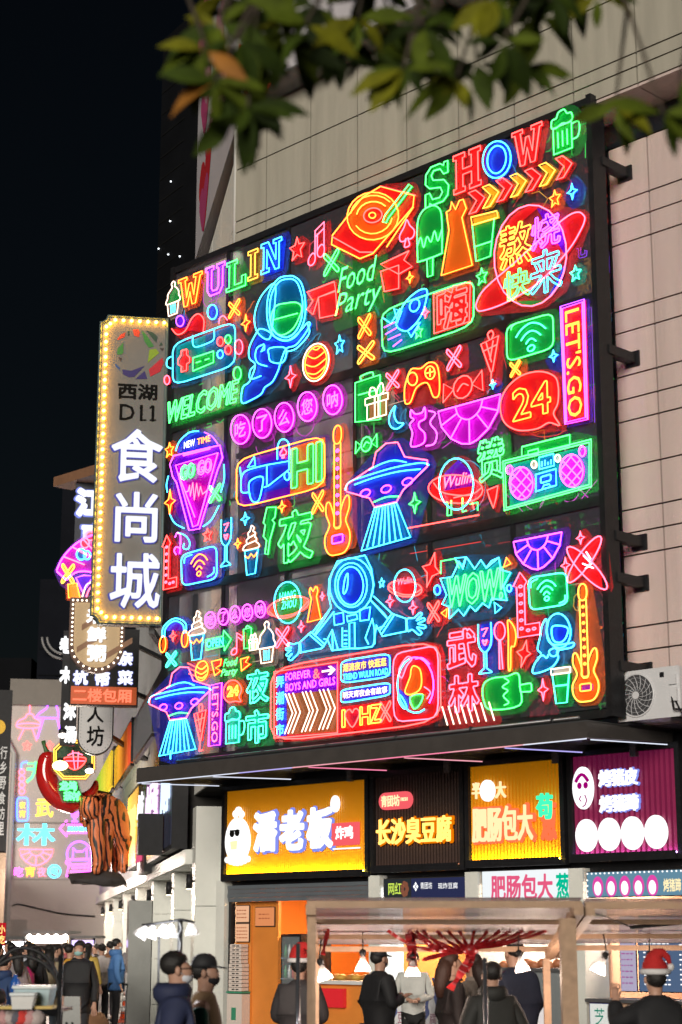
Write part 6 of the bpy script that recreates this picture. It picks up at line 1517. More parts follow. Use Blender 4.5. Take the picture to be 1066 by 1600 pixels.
for i, (x, y, col, e, lab, r_) in enumerate(((405, 745, (1, .62, .2), 16, 'blazing warm spotlight shining on the chilli sculpture', .11), (420, 545, (1, .9, .8), 5, 'cluster of white lamps on top of the octagonal sign', .06), (600, 780, (1, .97, .95), 6, 'bright white lamp between octagonal sign and tiger', .06))):
    L = thing('spotlight', lab, 'lamp', cz(x, y, 1.75))
    b = MB(); b.lathe(cz(x, y, 1.72) + Vector((0, 0, .03)), [(.03, 0), (.09, .05), (.09, .12), (.04, .16)], 12, (0, .3, 1)); b.build('housing', m_dark, L)
    b = MB(); b.ball(cz(x, y, 1.82), r_ * 1.6, r_, r_, 8, 6); b.build('bulb', emis('spot_%d' % i, col, e), L)
    b = MB(); b.tube([cz(x, y, 1.72) + Vector((0, 0, .15)), cz(x + 60, y - 30, .0)], .02, 5); b.build('arm', m_dark, L)
# ---------------------------------------------------------------- bodies grown from a skeleton
def skin_mesh(V, E, R, sub=2):
    me = bpy.data.meshes.new('s'); me.from_pydata(V, E, [])
    o = bpy.data.objects.new('s', me); COL.objects.link(o)
    md = o.modifiers.new('k', 'SKIN'); md.use_smooth_shade = True
    if not me.skin_vertices: pass
    for i, r in enumerate(R):
        me.skin_vertices[0].data[i].radius = (r, r) if not isinstance(r, tuple) else r
    me.skin_vertices[0].data[0].use_root = True
    if sub:
        m2 = o.modifiers.new('u', 'SUBSURF'); m2.levels = sub; m2.render_levels = sub
    bpy.context.view_layer.update()
    dg = bpy.context.evaluated_depsgraph_get()
    out = bpy.data.meshes.new_from_object(o.evaluated_get(dg))
    bpy.data.objects.remove(o); bpy.data.meshes.remove(me)
    for p in out.polygons: p.use_smooth = True
    return out
def put(name, me, m, parent):
    me.materials.clear(); me.materials.append(m); me.name = name
    o = bpy.data.objects.new(name, me); COL.objects.link(o); o.parent = parent
    return o
def local(mb, name, m, parent):
    """mesh written in the parent's own axes"""
    me = bpy.data.meshes.new(name); me.from_pydata([tuple(p) for p in mb.v], [], mb.f)
    me.polygons.foreach_set('use_smooth', mb.sm); me.materials.append(m)
    o = bpy.data.objects.new(name, me); COL.objects.link(o); o.parent = parent
    return o
SKIN = mat('skin', (.48, .27, .19), .5, noise=.06)
ARM = {'down': ((.24, -.02, 1.13), (.25, .07, .88)), 'pocket': ((.26, -.06, 1.14), (.20, .09, .96)), 'phone': ((.24, .0, 1.14), (.13, .24, 1.22)), 'fold': ((.25, .03, 1.14), (.06, .22, 1.10)),
       'reach': ((.24, .14, 1.22), (.20, .42, 1.14)), 'chin': ((.30, .12, 1.28), (.26, .24, 1.48)), 'out': ((.34, .02, 1.20), (.44, .16, 1.12))}
def person(label, x, Y, H, yaw, top, trousers=(.02, .02, .025), hair=(.012, .010, .009), style='short', mask=None, arms=('down', 'down'), hem=.78, bulk=1.0, hood=False, glasses=False, vest=None, hatcol=None, sub=2, tilt=0.0, head_yaw=0.0):
    p = at_depth(x, 1470, Y)
    t = thing('person', label, 'person', (p.x, Y, 0.013), None, math.radians(yaw))
    s = H / 1.72
    V = []; E = []; R = []
    def v(co, r, par=None):
        V.append(tuple(c * s for c in co)); R.append(tuple(q * s for q in r) if isinstance(r, tuple) else r * s)
        if par is not None: E.append((par, len(V) - 1))
        return len(V) - 1
    f = tilt
    pe = v((0, 0, .95), (.135, .10)); sp1 = v((0, .0, 1.12), (.12, .09), pe); chs = v((0, .01 + f * .2, 1.32), (.15, .10), sp1); nb_ = v((0, f * .3, 1.46), .06, chs)
    nk = v((0, .01 + f * .4, 1.52), .05, nb_); hl = v((0, .03 + f * .45, 1.575), (.064, .074), nk); hm = v((0, .02 + f * .45, 1.64), (.078, .09), hl); ht = v((0, .01 + f * .4, 1.69), (.055, .06), hm)
    v((0, .105 + f * .45, 1.60), .012, hl)
    for sd, pose in ((-1, arms[0]), (1, arms[1])):
        el, wr = ARM[pose]
        sh = v((sd * .165, f * .28, 1.41), .05, chs); e_ = v((sd * el[0], el[1] + f * .2, el[2]), .036, sh); w_ = v((sd * wr[0], wr[1] + f * .2, wr[2]), .026, e_)
        d = (Vector(wr) - Vector(el)).normalized(); d.x *= sd
        side = d.cross(Vector((0, 0, 1))); side = side.normalized() if side.length > .2 else Vector((0, 1, 0))
        w0 = Vector((sd * wr[0], wr[1] + f * .2, wr[2])); pm = w0 + d * .06
        pa = v(tuple(pm), (.034, .018), w_)
        for k in range(4):
            a = pm + d * .035 + side * (.022 * (k - 1.5)); L_ = (.032, .038, .036, .028)[k]
            f1 = v(tuple(a), .0095, pa); f2 = v(tuple(a + d * L_), .009, f1); v(tuple(a + d * (L_ * 1.5) + Vector((0, .008, -.018))), .008, f2)
        a = w0 + d * .035 + side * (-.035 * sd); f1 = v(tuple(a), .011, w_); v(tuple(a + d * .035 - side * .008 * sd), .009, f1)
    for sd in (-1, 1):
        h_ = v((sd * .09, 0, .90), .075, pe); k_ = v((sd * .10, .02, .50), .052, h_); an = v((sd * .10, -.01, .10), .035, k_); v((sd * .11, .10, .04), .03, an)
    put('body', skin_mesh(V, E, R, sub), SKIN, t)
    # coat
    V = []; E = []; R = []; g = bulk
    c0 = v((0, 0, 1.0), (.175 * g, .135 * g)); c1 = v((0, .0, 1.15), (.165 * g, .13 * g), c0); c2 = v((0, .01 + f * .2, 1.32), (.18 * g, .135 * g), c1); c3 = v((0, f * .3, 1.45), (.10 * g, .09 * g), c2)
    c4 = v((0, .0 + f * .38, 1.52), (.080, .080), c3)
    v((0, 0, hem), (.19 * g, .145 * g), c0)
    vs_ = vest is not None
    if not vs_:
        for sd, pose in ((-1, arms[0]), (1, arms[1])):
            el, wr = ARM[pose]
            a = v((sd * .17, f * .28, 1.40), .075 * g, c2); b_ = v((sd * el[0], el[1] + f * .2, el[2]), .058 * g, a); v((sd * (wr[0] * .93 + el[0] * .07), wr[1] * .93 + el[1] * .07 + f * .2, wr[2] * .93 + el[2] * .07), .048 * g, b_)
    col = mat('cloth_%02d%02d%02d' % tuple(int(99 * q) for q in top), top, .75, noise=.18, scale=7, bump=.25)
    put('vest' if vs_ else 'jacket', skin_mesh(V, E, R, sub), col, t)
    if vs_:
        V = []; E = []; R = []
        for sd, pose in ((-1, arms[0]), (1, arms[1])):
            el, wr = ARM[pose]
            V = []; E = []; R = []
            a = v((sd * .16, f * .28, 1.41), .07 * g); b_ = v((sd * el[0], el[1], el[2]), .06 * g, a); v((sd * wr[0], wr[1], wr[2]), .05 * g, b_)
            put('sleeve', skin_mesh(V, E, R, sub), mat('sleeve_cloth', vest, .7, noise=.2, bump=.2), t)
    V = []; E = []; R = []
    c0 = v((0, 0, .93), (.15, .115))
    for sd in (-1, 1):
        h_ = v((sd * .09, 0, .86), .088, c0); k_ = v((sd * .10, .02, .50), .066, h_); v((sd * .10, -.01, .12), .055, k_)
    put('trousers', skin_mesh(V, E, R, sub), mat('trousers_%02d%02d%02d' % tuple(int(99 * q) for q in trousers), trousers, .8, noise=.15), t)
    for sd in (-1, 1):
        b = MB(); b.ball((sd * .105 * s, .04 * s, .045 * s), .045 * s, .12 * s, .045 * s, 8, 6); local(b, 'shoe', mat('shoe', (.03, .03, .03), .5), t)
    hy = f * .45
    def S(*c): return tuple(q * s for q in c)
    if hood:
        b = MB(); pr = [(.095, 0), (.125, .04), (.13, .09), (.105, .13), (.085, .10)]
        b.lathe(S(0, -.02 + hy, 1.42), [(r * s, h * s) for r, h in pr], 16); local(b, 'collar', col, t)
    hc = mat('hair_%02d' % int(hair[0] * 999), hair, .55, noise=.3, scale=60, bump=.4)
    if style in ('short', 'long', 'bun'):
        b = MB(); b.ball(S(0, -.012 + hy, 1.672), .086 * s, .098 * s, .082 * s, 14, 10)
        for p_ in b.v:                                   # clear the face, ragged fringe
            if p_.y > (hy + .035) * s and p_.z < 1.675 * s: p_.y = (hy + .035) * s - (1.675 * s - p_.z) * .5
            p_.z += .006 * s * math.sin(p_.x * 300) * math.cos(p_.y * 260)
        local(b, 'hair', hc, t)
        if style == 'long':
            b = MB(); b.tubev([S(0, -.05 + hy, 1.66), S(0, -.085 + hy, 1.55), S(0, -.115 + hy * .8, 1.42), S(.01, -.13, 1.30)], [.075 * s, .085 * s, .08 * s, .035 * s], 12); local(b, 'hair_length', hc, t)
        if style == 'bun':
            b = MB(); b.ball(S(0, -.10 + hy, 1.70), .045 * s, .045 * s, .045 * s); local(b, 'hair_bun', hc, t)
    elif style == 'cap':
        b = MB(); b.ball(S(0, -.02 + hy, 1.65), .08 * s, .088 * s, .075 * s, 12, 8); local(b, 'hair', hc, t)
        b = MB(); b.lathe(S(0, .0 + hy, 1.665), [(.092 * s, 0), (.094 * s, .03 * s), (.080 * s, .07 * s), (.045 * s, .095 * s), (.0, .10 * s)], 16)
        b.prism([S(-.075, .06 + hy, 1.672), S(.075, .06 + hy, 1.672), S(.06, .14 + hy, 1.660), S(0, .165 + hy, 1.656), S(-.06, .14 + hy, 1.660)], (0, 0, .008)); local(b, 'cap', mat('cap_cloth', (.015, .015, .018), .7), t)
    elif style == 'santa':
        b = MB(); b.ball(S(0, -.02 + hy, 1.645), .082 * s, .09 * s, .08 * s, 12, 8); local(b, 'hair', hc, t)
        h = MB(); h.tubev([S(0, .0 + hy, 1.69), S(0, -.005 + hy, 1.74), S(.005, -.01 + hy, 1.79), S(.025, -.015 + hy, 1.825), S(.06, -.02 + hy, 1.835), S(.10, -.02 + hy, 1.80), S(.118, -.02 + hy, 1.74)], [.105 * s, .10 * s, .08 * s, .055 * s, .035 * s, .025 * s, .015 * s], 16)
        ho = local(h, 'santa_hat', mat('red_felt', (.48, .015, .015), .85, noise=.15, scale=30), t)
        b = MB(); b.tube([S(.1 * math.cos(a * .3925), .108 * math.sin(a * .3925) + hy, 1.69) for a in range(16)], .024 * s, 8, True); local(b, 'fur_band', mat('white_fur', (.72, .70, .70), .95, bump=.6, scale=60), t)
        b = MB(); b.ball(S(.12, -.02 + hy, 1.725), .032 * s); local(b, 'pompom', mat('white_fur', (.72, .70, .70), .95), t)
    for sd in (-1, 1):
        b = MB(); b.ball(S(sd * .079, .012 + hy, 1.625), .012 * s, .02 * s, .03 * s, 8, 6); local(b, 'ear', SKIN, t)
        b = MB(); b.ball(S(sd * .031, .094 + hy, 1.638), .011 * s, .006 * s, .006 * s, 8, 5); local(b, 'eye', mat('dark_eye', (.01, .008, .006), .2), t)
    if mask is not None:
        b = MB(); b.ball(S(0, .052 + hy, 1.585), .064 * s, .062 * s, .05 * s, 12, 8); b.tube([S(.06, .05 + hy, 1.60), S(.08, .012 + hy, 1.63)], .003, 4); b.tube([S(-.06, .05 + hy, 1.60), S(-.08, .012 + hy, 1.63)], .003, 4); local(b, 'face_mask', mat('mask_%02d%02d' % (int(mask[0] * 99), int(mask[1] * 99)), mask, .8), t)
    if glasses:
        b = MB()
        for sd in (-1, 1):
            b.tube([S(sd * .033 + .024 * math.cos(a * .7), .105 + hy, 1.638 + .017 * math.sin(a * .7)) for a in range(9)], .003 * s, 4, True); b.tube([S(sd * .057, .10 + hy, 1.642), S(sd * .08, .01 + hy, 1.64)], .003 * s, 4)
        local(b, 'glasses', m_ink, t)
    return t
# ---- tiger sculpture on a rock shelf
tg = thing('tiger_sculpture', 'life-size orange tiger sculpture with black stripes standing on a rock ledge', 'sculpture', cz(700, 1460, .4))
rk = MB(); rk.tubev([cz(480, 1505, .4), cz(560, 1490, .45), cz(700, 1495, .5), cz(800, 1492, .4), cz(850, 1500, .3)], [.10, .24, .27, .24, .12], 9)
for p in rk.v:
    p += Vector((random.uniform(-.06, .06), random.uniform(-.05, .05), 0))
    c_ = cz(700, 1498, .4); p.z = c_.z + (p.z - c_.z) * .55 + .05 * math.sin(p.x * 17) + .05 * math.sin(p.y * 23) + random.uniform(-.05, .05)
tag(rk.build('rock_ledge', mat('dark_rock', (.05, .045, .045), .8, noise=.5, scale=8, bump=1)), 'dark craggy rock ledge under the tiger sculpture', 'rock ledge')
m_t = bpy.data.materials.new('tiger_coat'); m_t.use_nodes = True
nt = m_t.node_tree; bs = nt.nodes['Principled BSDF']; bs.inputs['Roughness'].default_value = .45
ge = nt.nodes.new('ShaderNodeNewGeometry'); mp = nt.nodes.new('ShaderNodeMapping'); mp.inputs['Scale'].default_value = (1, 1, .35); mp.inputs['Rotation'].default_value = (0, .25, .3)
wv = nt.nodes.new('ShaderNodeTexWave'); wv.inputs['Scale'].default_value = 3.3; wv.inputs['Distortion'].default_value = 7; wv.inputs['Detail'].default_value = 2; wv.inputs['Detail Scale'].default_value = 1.4
rp = nt.nodes.new('ShaderNodeValToRGB'); rp.color_ramp.elements[0].position = .27; rp.color_ramp.elements[0].color = (.012, .01, .01, 1); rp.color_ramp.elements[1].position = .34; rp.color_ramp.elements[1].color = (.72, .20, .07, 1)
nt.links.new(ge.outputs['Position'], mp.inputs[0]); nt.links.new(mp.outputs[0], wv.inputs[0]); nt.links.new(wv.outputs['Fac'], rp.inputs[0]); nt.links.new(rp.outputs[0], bs.inputs['Base Color'])
def skin_world(V, E, R, m, name, par, sub=2):
    inv = par.matrix_basis.inverted()
    return put(name, skin_mesh([tuple(inv @ Vector(p)) for p in V], E, R, sub), m, par)
V = [cz(820, 1090, .1), cz(760, 1030, .3), cz(690, 1000, .5), cz(640, 1000, .65), cz(610, 1010, .85), cz(585, 1050, 1.0),
     cz(660, 1150, .65), cz(672, 1300, .68), cz(668, 1420, .68), cz(645, 1445, .85), cz(720, 1150, .4), cz(728, 1290, .42), cz(720, 1425, .42), cz(700, 1445, .6),
     cz(850, 1190, .15), cz(848, 1280, .0), cz(858, 1400, .1), cz(850, 1440, .2), cz(800, 1180, -.1), cz(800, 1290, -.2), cz(808, 1400, -.1), cz(800, 1440, .0),
     cz(612, 935, .85), cz(580, 940, .9), cz(870, 1020, .0), cz(888, 1100, -.1), cz(884, 1200, -.1)]
E_ = [(0, 1), (1, 2), (2, 3), (3, 4), (4, 5), (3, 6), (6, 7), (7, 8), (8, 9), (2, 10), (10, 11), (11, 12), (12, 13), (0, 14), (14, 15), (15, 16), (16, 17), (0, 18), (18, 19), (19, 20), (20, 21), (4, 22), (4, 23), (0, 24), (24, 25), (25, 26)]
R_ = [.40, .42, .42, .33, .26, .14, .24, .17, .14, .11, .24, .17, .14, .11, .28, .17, .11, .11, .26, .16, .11, .11, .06, .06, .09, .06, .05]
skin_world(V, E_, R_, m_t, 'body', tg)

# ---------------- neon on the end wall
Lz = (FW, 0, 1040, 4.4417)
def NF(n, l, c, hull=None, **k): return neon(Lz, n, l, c, hull, r=.028, grow=.1, **k)
NF('neon_lamp', 'pink neon hanging lamp on the end wall', ['p K - 208,235 208,335', 's K - 115,412 130,385 175,362 190,338 225,338 240,362 275,385 285,412', 'o K - 200,418 86,18', 'p K - 165,440 130,515', 'p K - 228,440 256,524'], 'p')
NF('neon_lamp', 'violet neon lamp shape right of the pink hanging lamp', ['c V v 245,362 275,330 320,300 340,265 390,270 405,320 405,365', 'c - v 270,370 405,370 430,500 400,470 300,380', 'p V - 362,230 362,265', 'p V - 300,370 260,505', 'p V - 400,370 428,505'], 'v')
NF('neon_star', 'left small red neon star on the end wall', ['i R r star5 188,553 56,56'], 'r'); NF('neon_star', 'small red neon star beside the chilli stem', ['i R r star5 345,553 50,56'], 'r')
NF('neon_pipe', 'blue and green neon pipe above four pink rings', ['s B - 150,720 152,680 190,668', 'p G - 195,680 280,680'], 'b')
for k in range(4): NF('neon_ring', 'small pink neon ring, %s from the top of the column on the end wall' % ('first', 'second', 'third', 'fourth')[k], ['o K - 153,%d 19,19' % (740 + k * 44)], 'k', group='pink rings on the end wall')
NF('neon_tag', 'blue rounded neon tag with yellow characters 夜宵', ['rc B b 118,918 195,918 195,1078 118,1078', 'x Y - 夜 156,968 42,46 b.03', 'x Y - 宵 156,1028 42,48 b.03'], 'b')
NF('neon_character', 'half hidden green and pink neon character 大 on the end wall', ['x G - 大 245,740 120,150 b.03'], 'k')
NF('neon_character', 'yellow neon character 武 on the end wall', ['x Y - 武 310,985 125,135 b.03'], 'y')
NF('neon_character', 'cyan and yellow neon character 林 on the end wall', ['x C - 林 250,1172 270,150 b.02'], 'y')
NF('neon_glass', 'small violet neon wine glass above the arrow sign', ['i VV v flute 520,1048 46,72'], 'v')
NF('neon_arrow', 'violet neon arrow pointing left with cyan characters', ['c P v 415,1130 465,1075 465,1105 630,1105 630,1160 465,1160 465,1185', 'x C - 武林夜市 545,1134 150,36 b.02'], 'v')
NF('neon_citrus', 'orange neon citrus slice low on the end wall', ['i K o citrus 252,1332 232,112'], 'k')
NF('neon_cat_astronaut', 'violet neon cat in a round space helmet low on the end wall', ['o V b 550,1312 85,92', 'c V v 510,1265 530,1290 575,1290 600,1265 605,1350 505,1350', 'sc P - 475,1350 620,1345 625,1375 480,1380', 'c P v 480,1385 620,1380 650,1455 460,1460', 'p P - 500,1405 620,1400', 'p P - 490,1430 630,1425'], 'v')
NF('neon_words', 'pink and orange neon characters 吃宵夜 low on the end wall', ['x P - 吃 130,1432 62,66 b.03', 'x O - 宵 210,1430 66,70 b.03', 'x K - 夜 290,1432 62,66 b.03'], 'k')
NF('neon_disc', 'blue neon disc with character 喝 low on the end wall', ['o C b 378,1428 42,42', 'x C - 喝 378,1428 46,52 b.02'], 'b')
# ================================================================ market stalls in front of the shops
m_pine = mat('pine_wood', (.42, .27, .17), .6, noise=.25, scale=14, bump=.2)
def sheet_mat():
    m = bpy.data.materials.new('translucent_tarp'); m.use_nodes = True; nt = m.node_tree; nt.nodes.clear()
    o = nt.nodes.new('ShaderNodeOutputMaterial'); d = nt.nodes.new('ShaderNodeBsdfDiffuse'); t = nt.nodes.new('ShaderNodeBsdfTranslucent'); p = nt.nodes.new('ShaderNodeBsdfTransparent')
    n = nt.nodes.new('ShaderNodeTexNoise'); g = nt.nodes.new('ShaderNodeNewGeometry'); r = nt.nodes.new('ShaderNodeValToRGB'); n.inputs['Scale'].default_value = 2.2
    r.color_ramp.elements[0].color = (.66, .58, .60, 1); r.color_ramp.elements[1].color = (.86, .80, .80, 1); r.color_ramp.elements[0].position = .35; r.color_ramp.elements[1].position = .65
    nt.links.new(g.outputs['Position'], n.inputs['Vector']); nt.links.new(n.outputs['Fac'], r.inputs[0]); nt.links.new(r.outputs[0], d.inputs[0]); nt.links.new(r.outputs[0], t.inputs[0])
    a = nt.nodes.new('ShaderNodeMixShader'); a.inputs[0].default_value = .65; nt.links.new(d.outputs[0], a.inputs[1]); nt.links.new(t.outputs[0], a.inputs[2])
    b = nt.nodes.new('ShaderNodeMixShader'); b.inputs[0].default_value = .08; nt.links.new(a.outputs[0], b.inputs[1]); nt.links.new(p.outputs[0], b.inputs[2]); nt.links.new(b.outputs[0], o.inputs[0])
    return m
m_tarp = sheet_mat()
def stall(label, x0, x1, Yn, Yf, zn, zf, posts):
    T = thing('market_stall', label, 'market stall', ((x0 + x1) / 2, (Yn + Yf) / 2, 0))
    def q(x, f, dz=0): return Vector((x, Yn + (Yf - Yn) * f, zn + (zf - zn) * f + dz))
    for f, h in ((0, .052), (.36, .04), (.70, .04), (1, .045)):
        b = MB(); b.beam(q(x0, f), q(x1, f), .06, h); b.build('purlin', m_pine, T)
    for x in (x0 + .03, x1 - .03):
        b = MB(); b.beam(q(x, -.02, -.045), q(x, 1.02, -.045), .075, .08); b.build('rafter', m_pine, T)
    b = MB(); b.add([q(x0, -.02, .045), q(x1, -.02, .045), q(x1, 1.02, .045), q(x0, 1.02, .045)], [(0, 1, 2, 3)]); b.build('tarp_roof', m_tarp, T)
    for x, f, w in posts:
        p = q(x, f, -.08); b = MB(); b.beam(Vector((p.x, p.y, 0)), p, w, w, up=(0, 1, 0)); b.build('post', m_pine, T)
    for x, f, w in posts:
        if f < .3:
            p = q(x, f, -.45); b = MB(); b.beam(p, q(x, f + .22, -.09), .05, .05); b.build('brace', m_pine, T)
    b = MB(); b.beam(Vector((x0, Yf - .1, .85)), Vector((x1, Yf - .1, .85)), .7, .04); b.build('table_top', m_pine, T)
    return T
stall('left wooden market stall with a translucent tarp roof', -.26, 1.84, 14.0, 16.0, 2.03, 1.69, ((-.225, .02, .065), (1.74, .06, .12), (-.22, 1, .06), (1.78, 1, .06)))
stall('right wooden market stall with a translucent tarp roof, cut off by the right edge', 1.88, 4.4, 14.1, 16.1, 2.025, 1.70, ((4.2, .04, .1), (4.2, 1, .06), (2.0, 1, .06)))
for x, Y, zt_, lab in ((466, 13.8, 1.74, 'thin grey metal pole beside the left stall post'), (757, 13.2, 1.64, 'thin reflective metal pole in front of the people at the stall')):
    p = at_depth(x, 1470, Y); b = MB(); b.tube([(p.x, Y, 0), (p.x, Y, zt_)], .016, 8); tag(b.build('pole', mat('bright_steel', (.45, .45, .5), .2, metal=.9)), lab, 'pole')
def point_lamp(par, off, e, col, r=.04):
    ld = bpy.data.lights.new('bulb_light', 'POINT'); ld.energy = e; ld.color = col; ld.shadow_soft_size = r
    lo = bpy.data.objects.new('bulb_light', ld); COL.objects.link(lo); lo.parent = par; lo.location = off
# bell shaped clip lamps under the roofs
m_bell = acrylic('frosted_bell', (.75, .70, .68), .5, .10)
LABS = ('hanging bell lamp at the left stall post', 'hanging bell lamp beside the man in the black cap', 'hanging bell lamp in front of the white shirt behind the counter', 'hanging bell lamp right of the red ribbons', 'hanging bell lamp in front of the pale purple menu', 'hanging bell lamp beside the red and white hat on the right')
for (x, y, Y, tl), lab in zip(((502, 1507, 15.2, .3), (567, 1493, 15.4, 0), (645, 1500, 15.3, 0), (812, 1494, 15.3, .2), (944, 1497, 15.2, -.5), (1016, 1495, 15.6, .1)), LABS):
    p = at_depth(x, y, Y); T = thing('bell_lamp', lab, 'lamp', p, 'bell lamps under the stall roofs')
    ax = Vector((tl, 0, -1)).normalized()
    b = MB(); b.lathe(p, [(.012, 0), (.02, .02), (.035, .05), (.06, .10), (.066, .13)], 14, ax); b.v = b.v; b.f.pop(); b.sm.pop(); b.build('bell', m_bell, T)
    b = MB(); b.lathe(p - ax * .05, [(.022, 0), (.03, .02), (.022, .055)], 10, ax); b.tube([p - ax * .05, p + Vector((0, 0, .2))], .006, 4); b.build('holder', m_dark, T)
    b = MB(); b.ball(p + ax * .075, .024, seg=8, rings=6); b.build('bulb', emis('stall_bulb', (1, .80, .62), 3), T); point_lamp(T, ax * .16, 16, (1, .76, .62))
# red ribbons
rbn = thing('red_ribbons', 'bunch of dark red ribbons tied under the left stall roof', 'ribbons', at_depth(735, 1490, 15.3))
m_rb = mat('red_satin', (.30, .008, .012), .35, noise=.3, scale=6)
c0 = (735, 1484)
def ribbon(P, w):
    P = [at_depth(x, y, 15.3 + .05 * math.sin(i * 1.7 + P[0][0])) for i, (x, y) in enumerate(catmull(P, False, 4))]
    b = MB(); vs_ = []; 
    for i, p in enumerate(P):
        d = (P[min(i + 1, len(P) - 1)] - P[max(i - 1, 0)]).normalized(); sd = d.cross(Vector((0, 1, 0))).normalized(); tw_ = .35 + .65 * abs(math.cos(i * .5 + w * 90))
        vs_ += [p + sd * w * .5 * tw_, p - sd * w * .5 * tw_ + Vector((0, .02, 0))]
    b.add(vs_, [(2 * i, 2 * i + 1, 2 * i + 3, 2 * i + 2) for i in range(len(P) - 1)], True)
    b.add([v + Vector((0, .004, 0)) for v in vs_], [(2 * i + 2, 2 * i + 3, 2 * i + 1, 2 * i) for i in range(len(P) - 1)], True)
    b.build('ribbon', m_rb, rbn)
for x, sag, w in ((606, 30, .03), (638, 22, .03), (660, 20, .04), (682, 14, .03), (700, 8, .03), (718, 4, .03), (741, 2, .03), (763, 3, .03), (782, 4, .03), (799, 6, .03), (818, 8, .03), (836, 9, .03), (854, 9, .03), (650, 32, .05)):
    ribbon([(x, 1454), (x + (c0[0] - x) * .3, 1462 + sag * .5), (x + (c0[0] - x) * .65, 1474 + sag * .4), c0], w)
for P, w in (([c0, (728, 1505), (718, 1525), (703, 1546)], .07), ([c0, (738, 1498), (730, 1520)], .05), ([(646, 1458), (644, 1480), (646, 1500), (645, 1512)], .08), ([(638, 1458), (641, 1485), (640, 1498)], .06), ([(514, 1432), (512, 1455), (507, 1478), (505, 1492)], .04), ([c0, (690, 1492), (660, 1500)], .04)):
    ribbon(P, w)
b = MB(); b.ball(at_depth(735, 1484, 15.3), .07, .05, .05, 9, 6); b.build('knot', m_rb, rbn)
cb = MB(); cb.tube([at_depth(x, y, 14.6) for x, y in catmull([(905, 1422), (940, 1430), (985, 1448), (1005, 1450)], False, 3)], .006, 4); tag(cb.build('cable', m_cable), 'thin black cable hanging under the right stall roof', 'cable')
cb = MB(); cb.beam(at_depth(985, 1449, 14.9), at_depth(1075, 1441, 14.9), .03, .03); tag(cb.build('light_bar', m_dark), 'dark unlit light bar under the right stall roof', 'light bar')

# lamp stand in the left foreground
ls = thing('lamp_stand', 'black lamp stand carrying five clear bell lamps in front of the stone piers', 'lamp stand', (at_depth(282, 1470, 13).x, 13, 0))
b = MB(); b.tube([at_depth(282, 1438, 13), Vector((at_depth(282, 1470, 13).x, 13, 0))], .018, 8); b.build('pole', m_dark, ls)
b = MB(); b.tube([at_depth(249, 1452, 13), Vector((at_depth(251, 1470, 13).x, 13, .3))], .008, 6); b.build('thin_pole', m_dark, ls)
b = MB(); b.tube([at_depth(x, y, 13) for x, y in ((222, 1446), (250, 1442), (283, 1437), (304, 1441))], .011, 6); b.build('crossbar', m_dark, ls)
b = MB(); b.tube([at_depth(x, y, 12.95) for x, y in catmull([(281, 1440), (284, 1452), (279, 1462), (283, 1475), (280, 1490)], False, 4)], .012, 5); b.build('cable', m_cable, ls)
for x, y, tl in ((228, 1447, -.6), (240, 1446, -.35), (257, 1444, -.2), (269, 1443, -.15), (298, 1441, .15)):
    p = at_depth(x, y, 13); ax = Vector((tl, -.1, -1)).normalized()
    b = MB(); b.lathe(p, [(.014, 0), (.03, .03), (.045, .06), (.052, .09)], 12, ax); b.f.pop(); b.sm.pop(); q = b.build('bell', m_bell, ls)
    b = MB(); b.ball(p + ax * .065, .033, .033, .02, 8, 6); b.build('bulb', emis('bright_bulb', (.96, .97, 1), 5), q)

point_lamp(ls, Vector((-.12, -.1, at_depth(262, 1460, 13).z)), 20, (.95, .97, 1), .12)
# traffic cone, trolley, sack, barrier
cp = at_depth(198, 1560, 41)
cn = thing('traffic_cone', 'orange traffic cone with white bands standing beside the polished pillar', 'traffic cone', (cp.x, 41, 0.014))
m_or = mat('orange_plastic', (.75, .09, .02), .45)
b = MB(); b.box(cp.x - .2, cp.x + .2, 40.8, 41.2, .014, .06); b.build('base', m_or, cn)
b = MB(); b.lathe((cp.x, 41, .06), [(.15, 0), (.035, .66)], 16); b.build('cone_body', m_or, cn)
for z0, z1 in ((.18, .30), (.42, .52)):
    r = lambda z: .15 - .115 * z / .66
    b = MB(); b.lathe((cp.x, 41, .06), [(r(z0) + .004, z0), (r(z1) + .004, z1)], 16); b.build('white_band', mat('white_band', (.75, .72, .7), .4), cn)
tp = at_depth(180, 1560, 38)
tr = thing('hand_trolley', 'grey wire shopping trolley left of the traffic cone', 'trolley', (tp.x, 38, 0))
for dx in (-.22, .22):
    b = MB(); b.tube([(tp.x + dx, 38, .12), (tp.x + dx, 38.1, .75), (tp.x + dx, 38.25, .88)], .016, 6); b.build('upright', m_steel, tr)
b = MB()
for k in range(5): b.tube([(tp.x - .22, 38 + .012 * k, .2 + .12 * k), (tp.x + .22, 38 + .012 * k, .2 + .12 * k)], .008, 5)
for k in range(7): b.tube([(tp.x - .22 + .073 * k, 38, .15), (tp.x - .22 + .073 * k, 38.08, .70)], .005, 4)
b.build('basket', m_steel, tr)
b = MB(); b.tube([(tp.x - .22, 38.25, .88), (tp.x + .22, 38.25, .88)], .02, 6); b.build('handle', m_dark, tr)
for dx in (-.2, .2):
    b = MB(); b.lathe((tp.x + dx - .015, 37.95, .065), [(.05, 0), (.05, .03)], 12, (1, 0, 0)); b.build('wheel', m_dark, tr)
sp_ = at_depth(150, 1570, 34); b = MB(); b.tubev([(sp_.x, 34, .02), (sp_.x, 34, .15), (sp_.x + .02, 34, .35), (sp_.x, 34, .48)], [.24, .28, .22, .10], 10); tag(b.build('sack', mat('brown_sack', (.28, .14, .07), .8, noise=.3, bump=.5)), 'brown paper sack on the ground beside the man in black', 'sack')
bp_ = at_depth(114, 1557, 16)
br = thing('barrier_board', 'tapered pale grey barrier board with black straps in front of the man in black', 'barrier', (bp_.x, 16, 0))
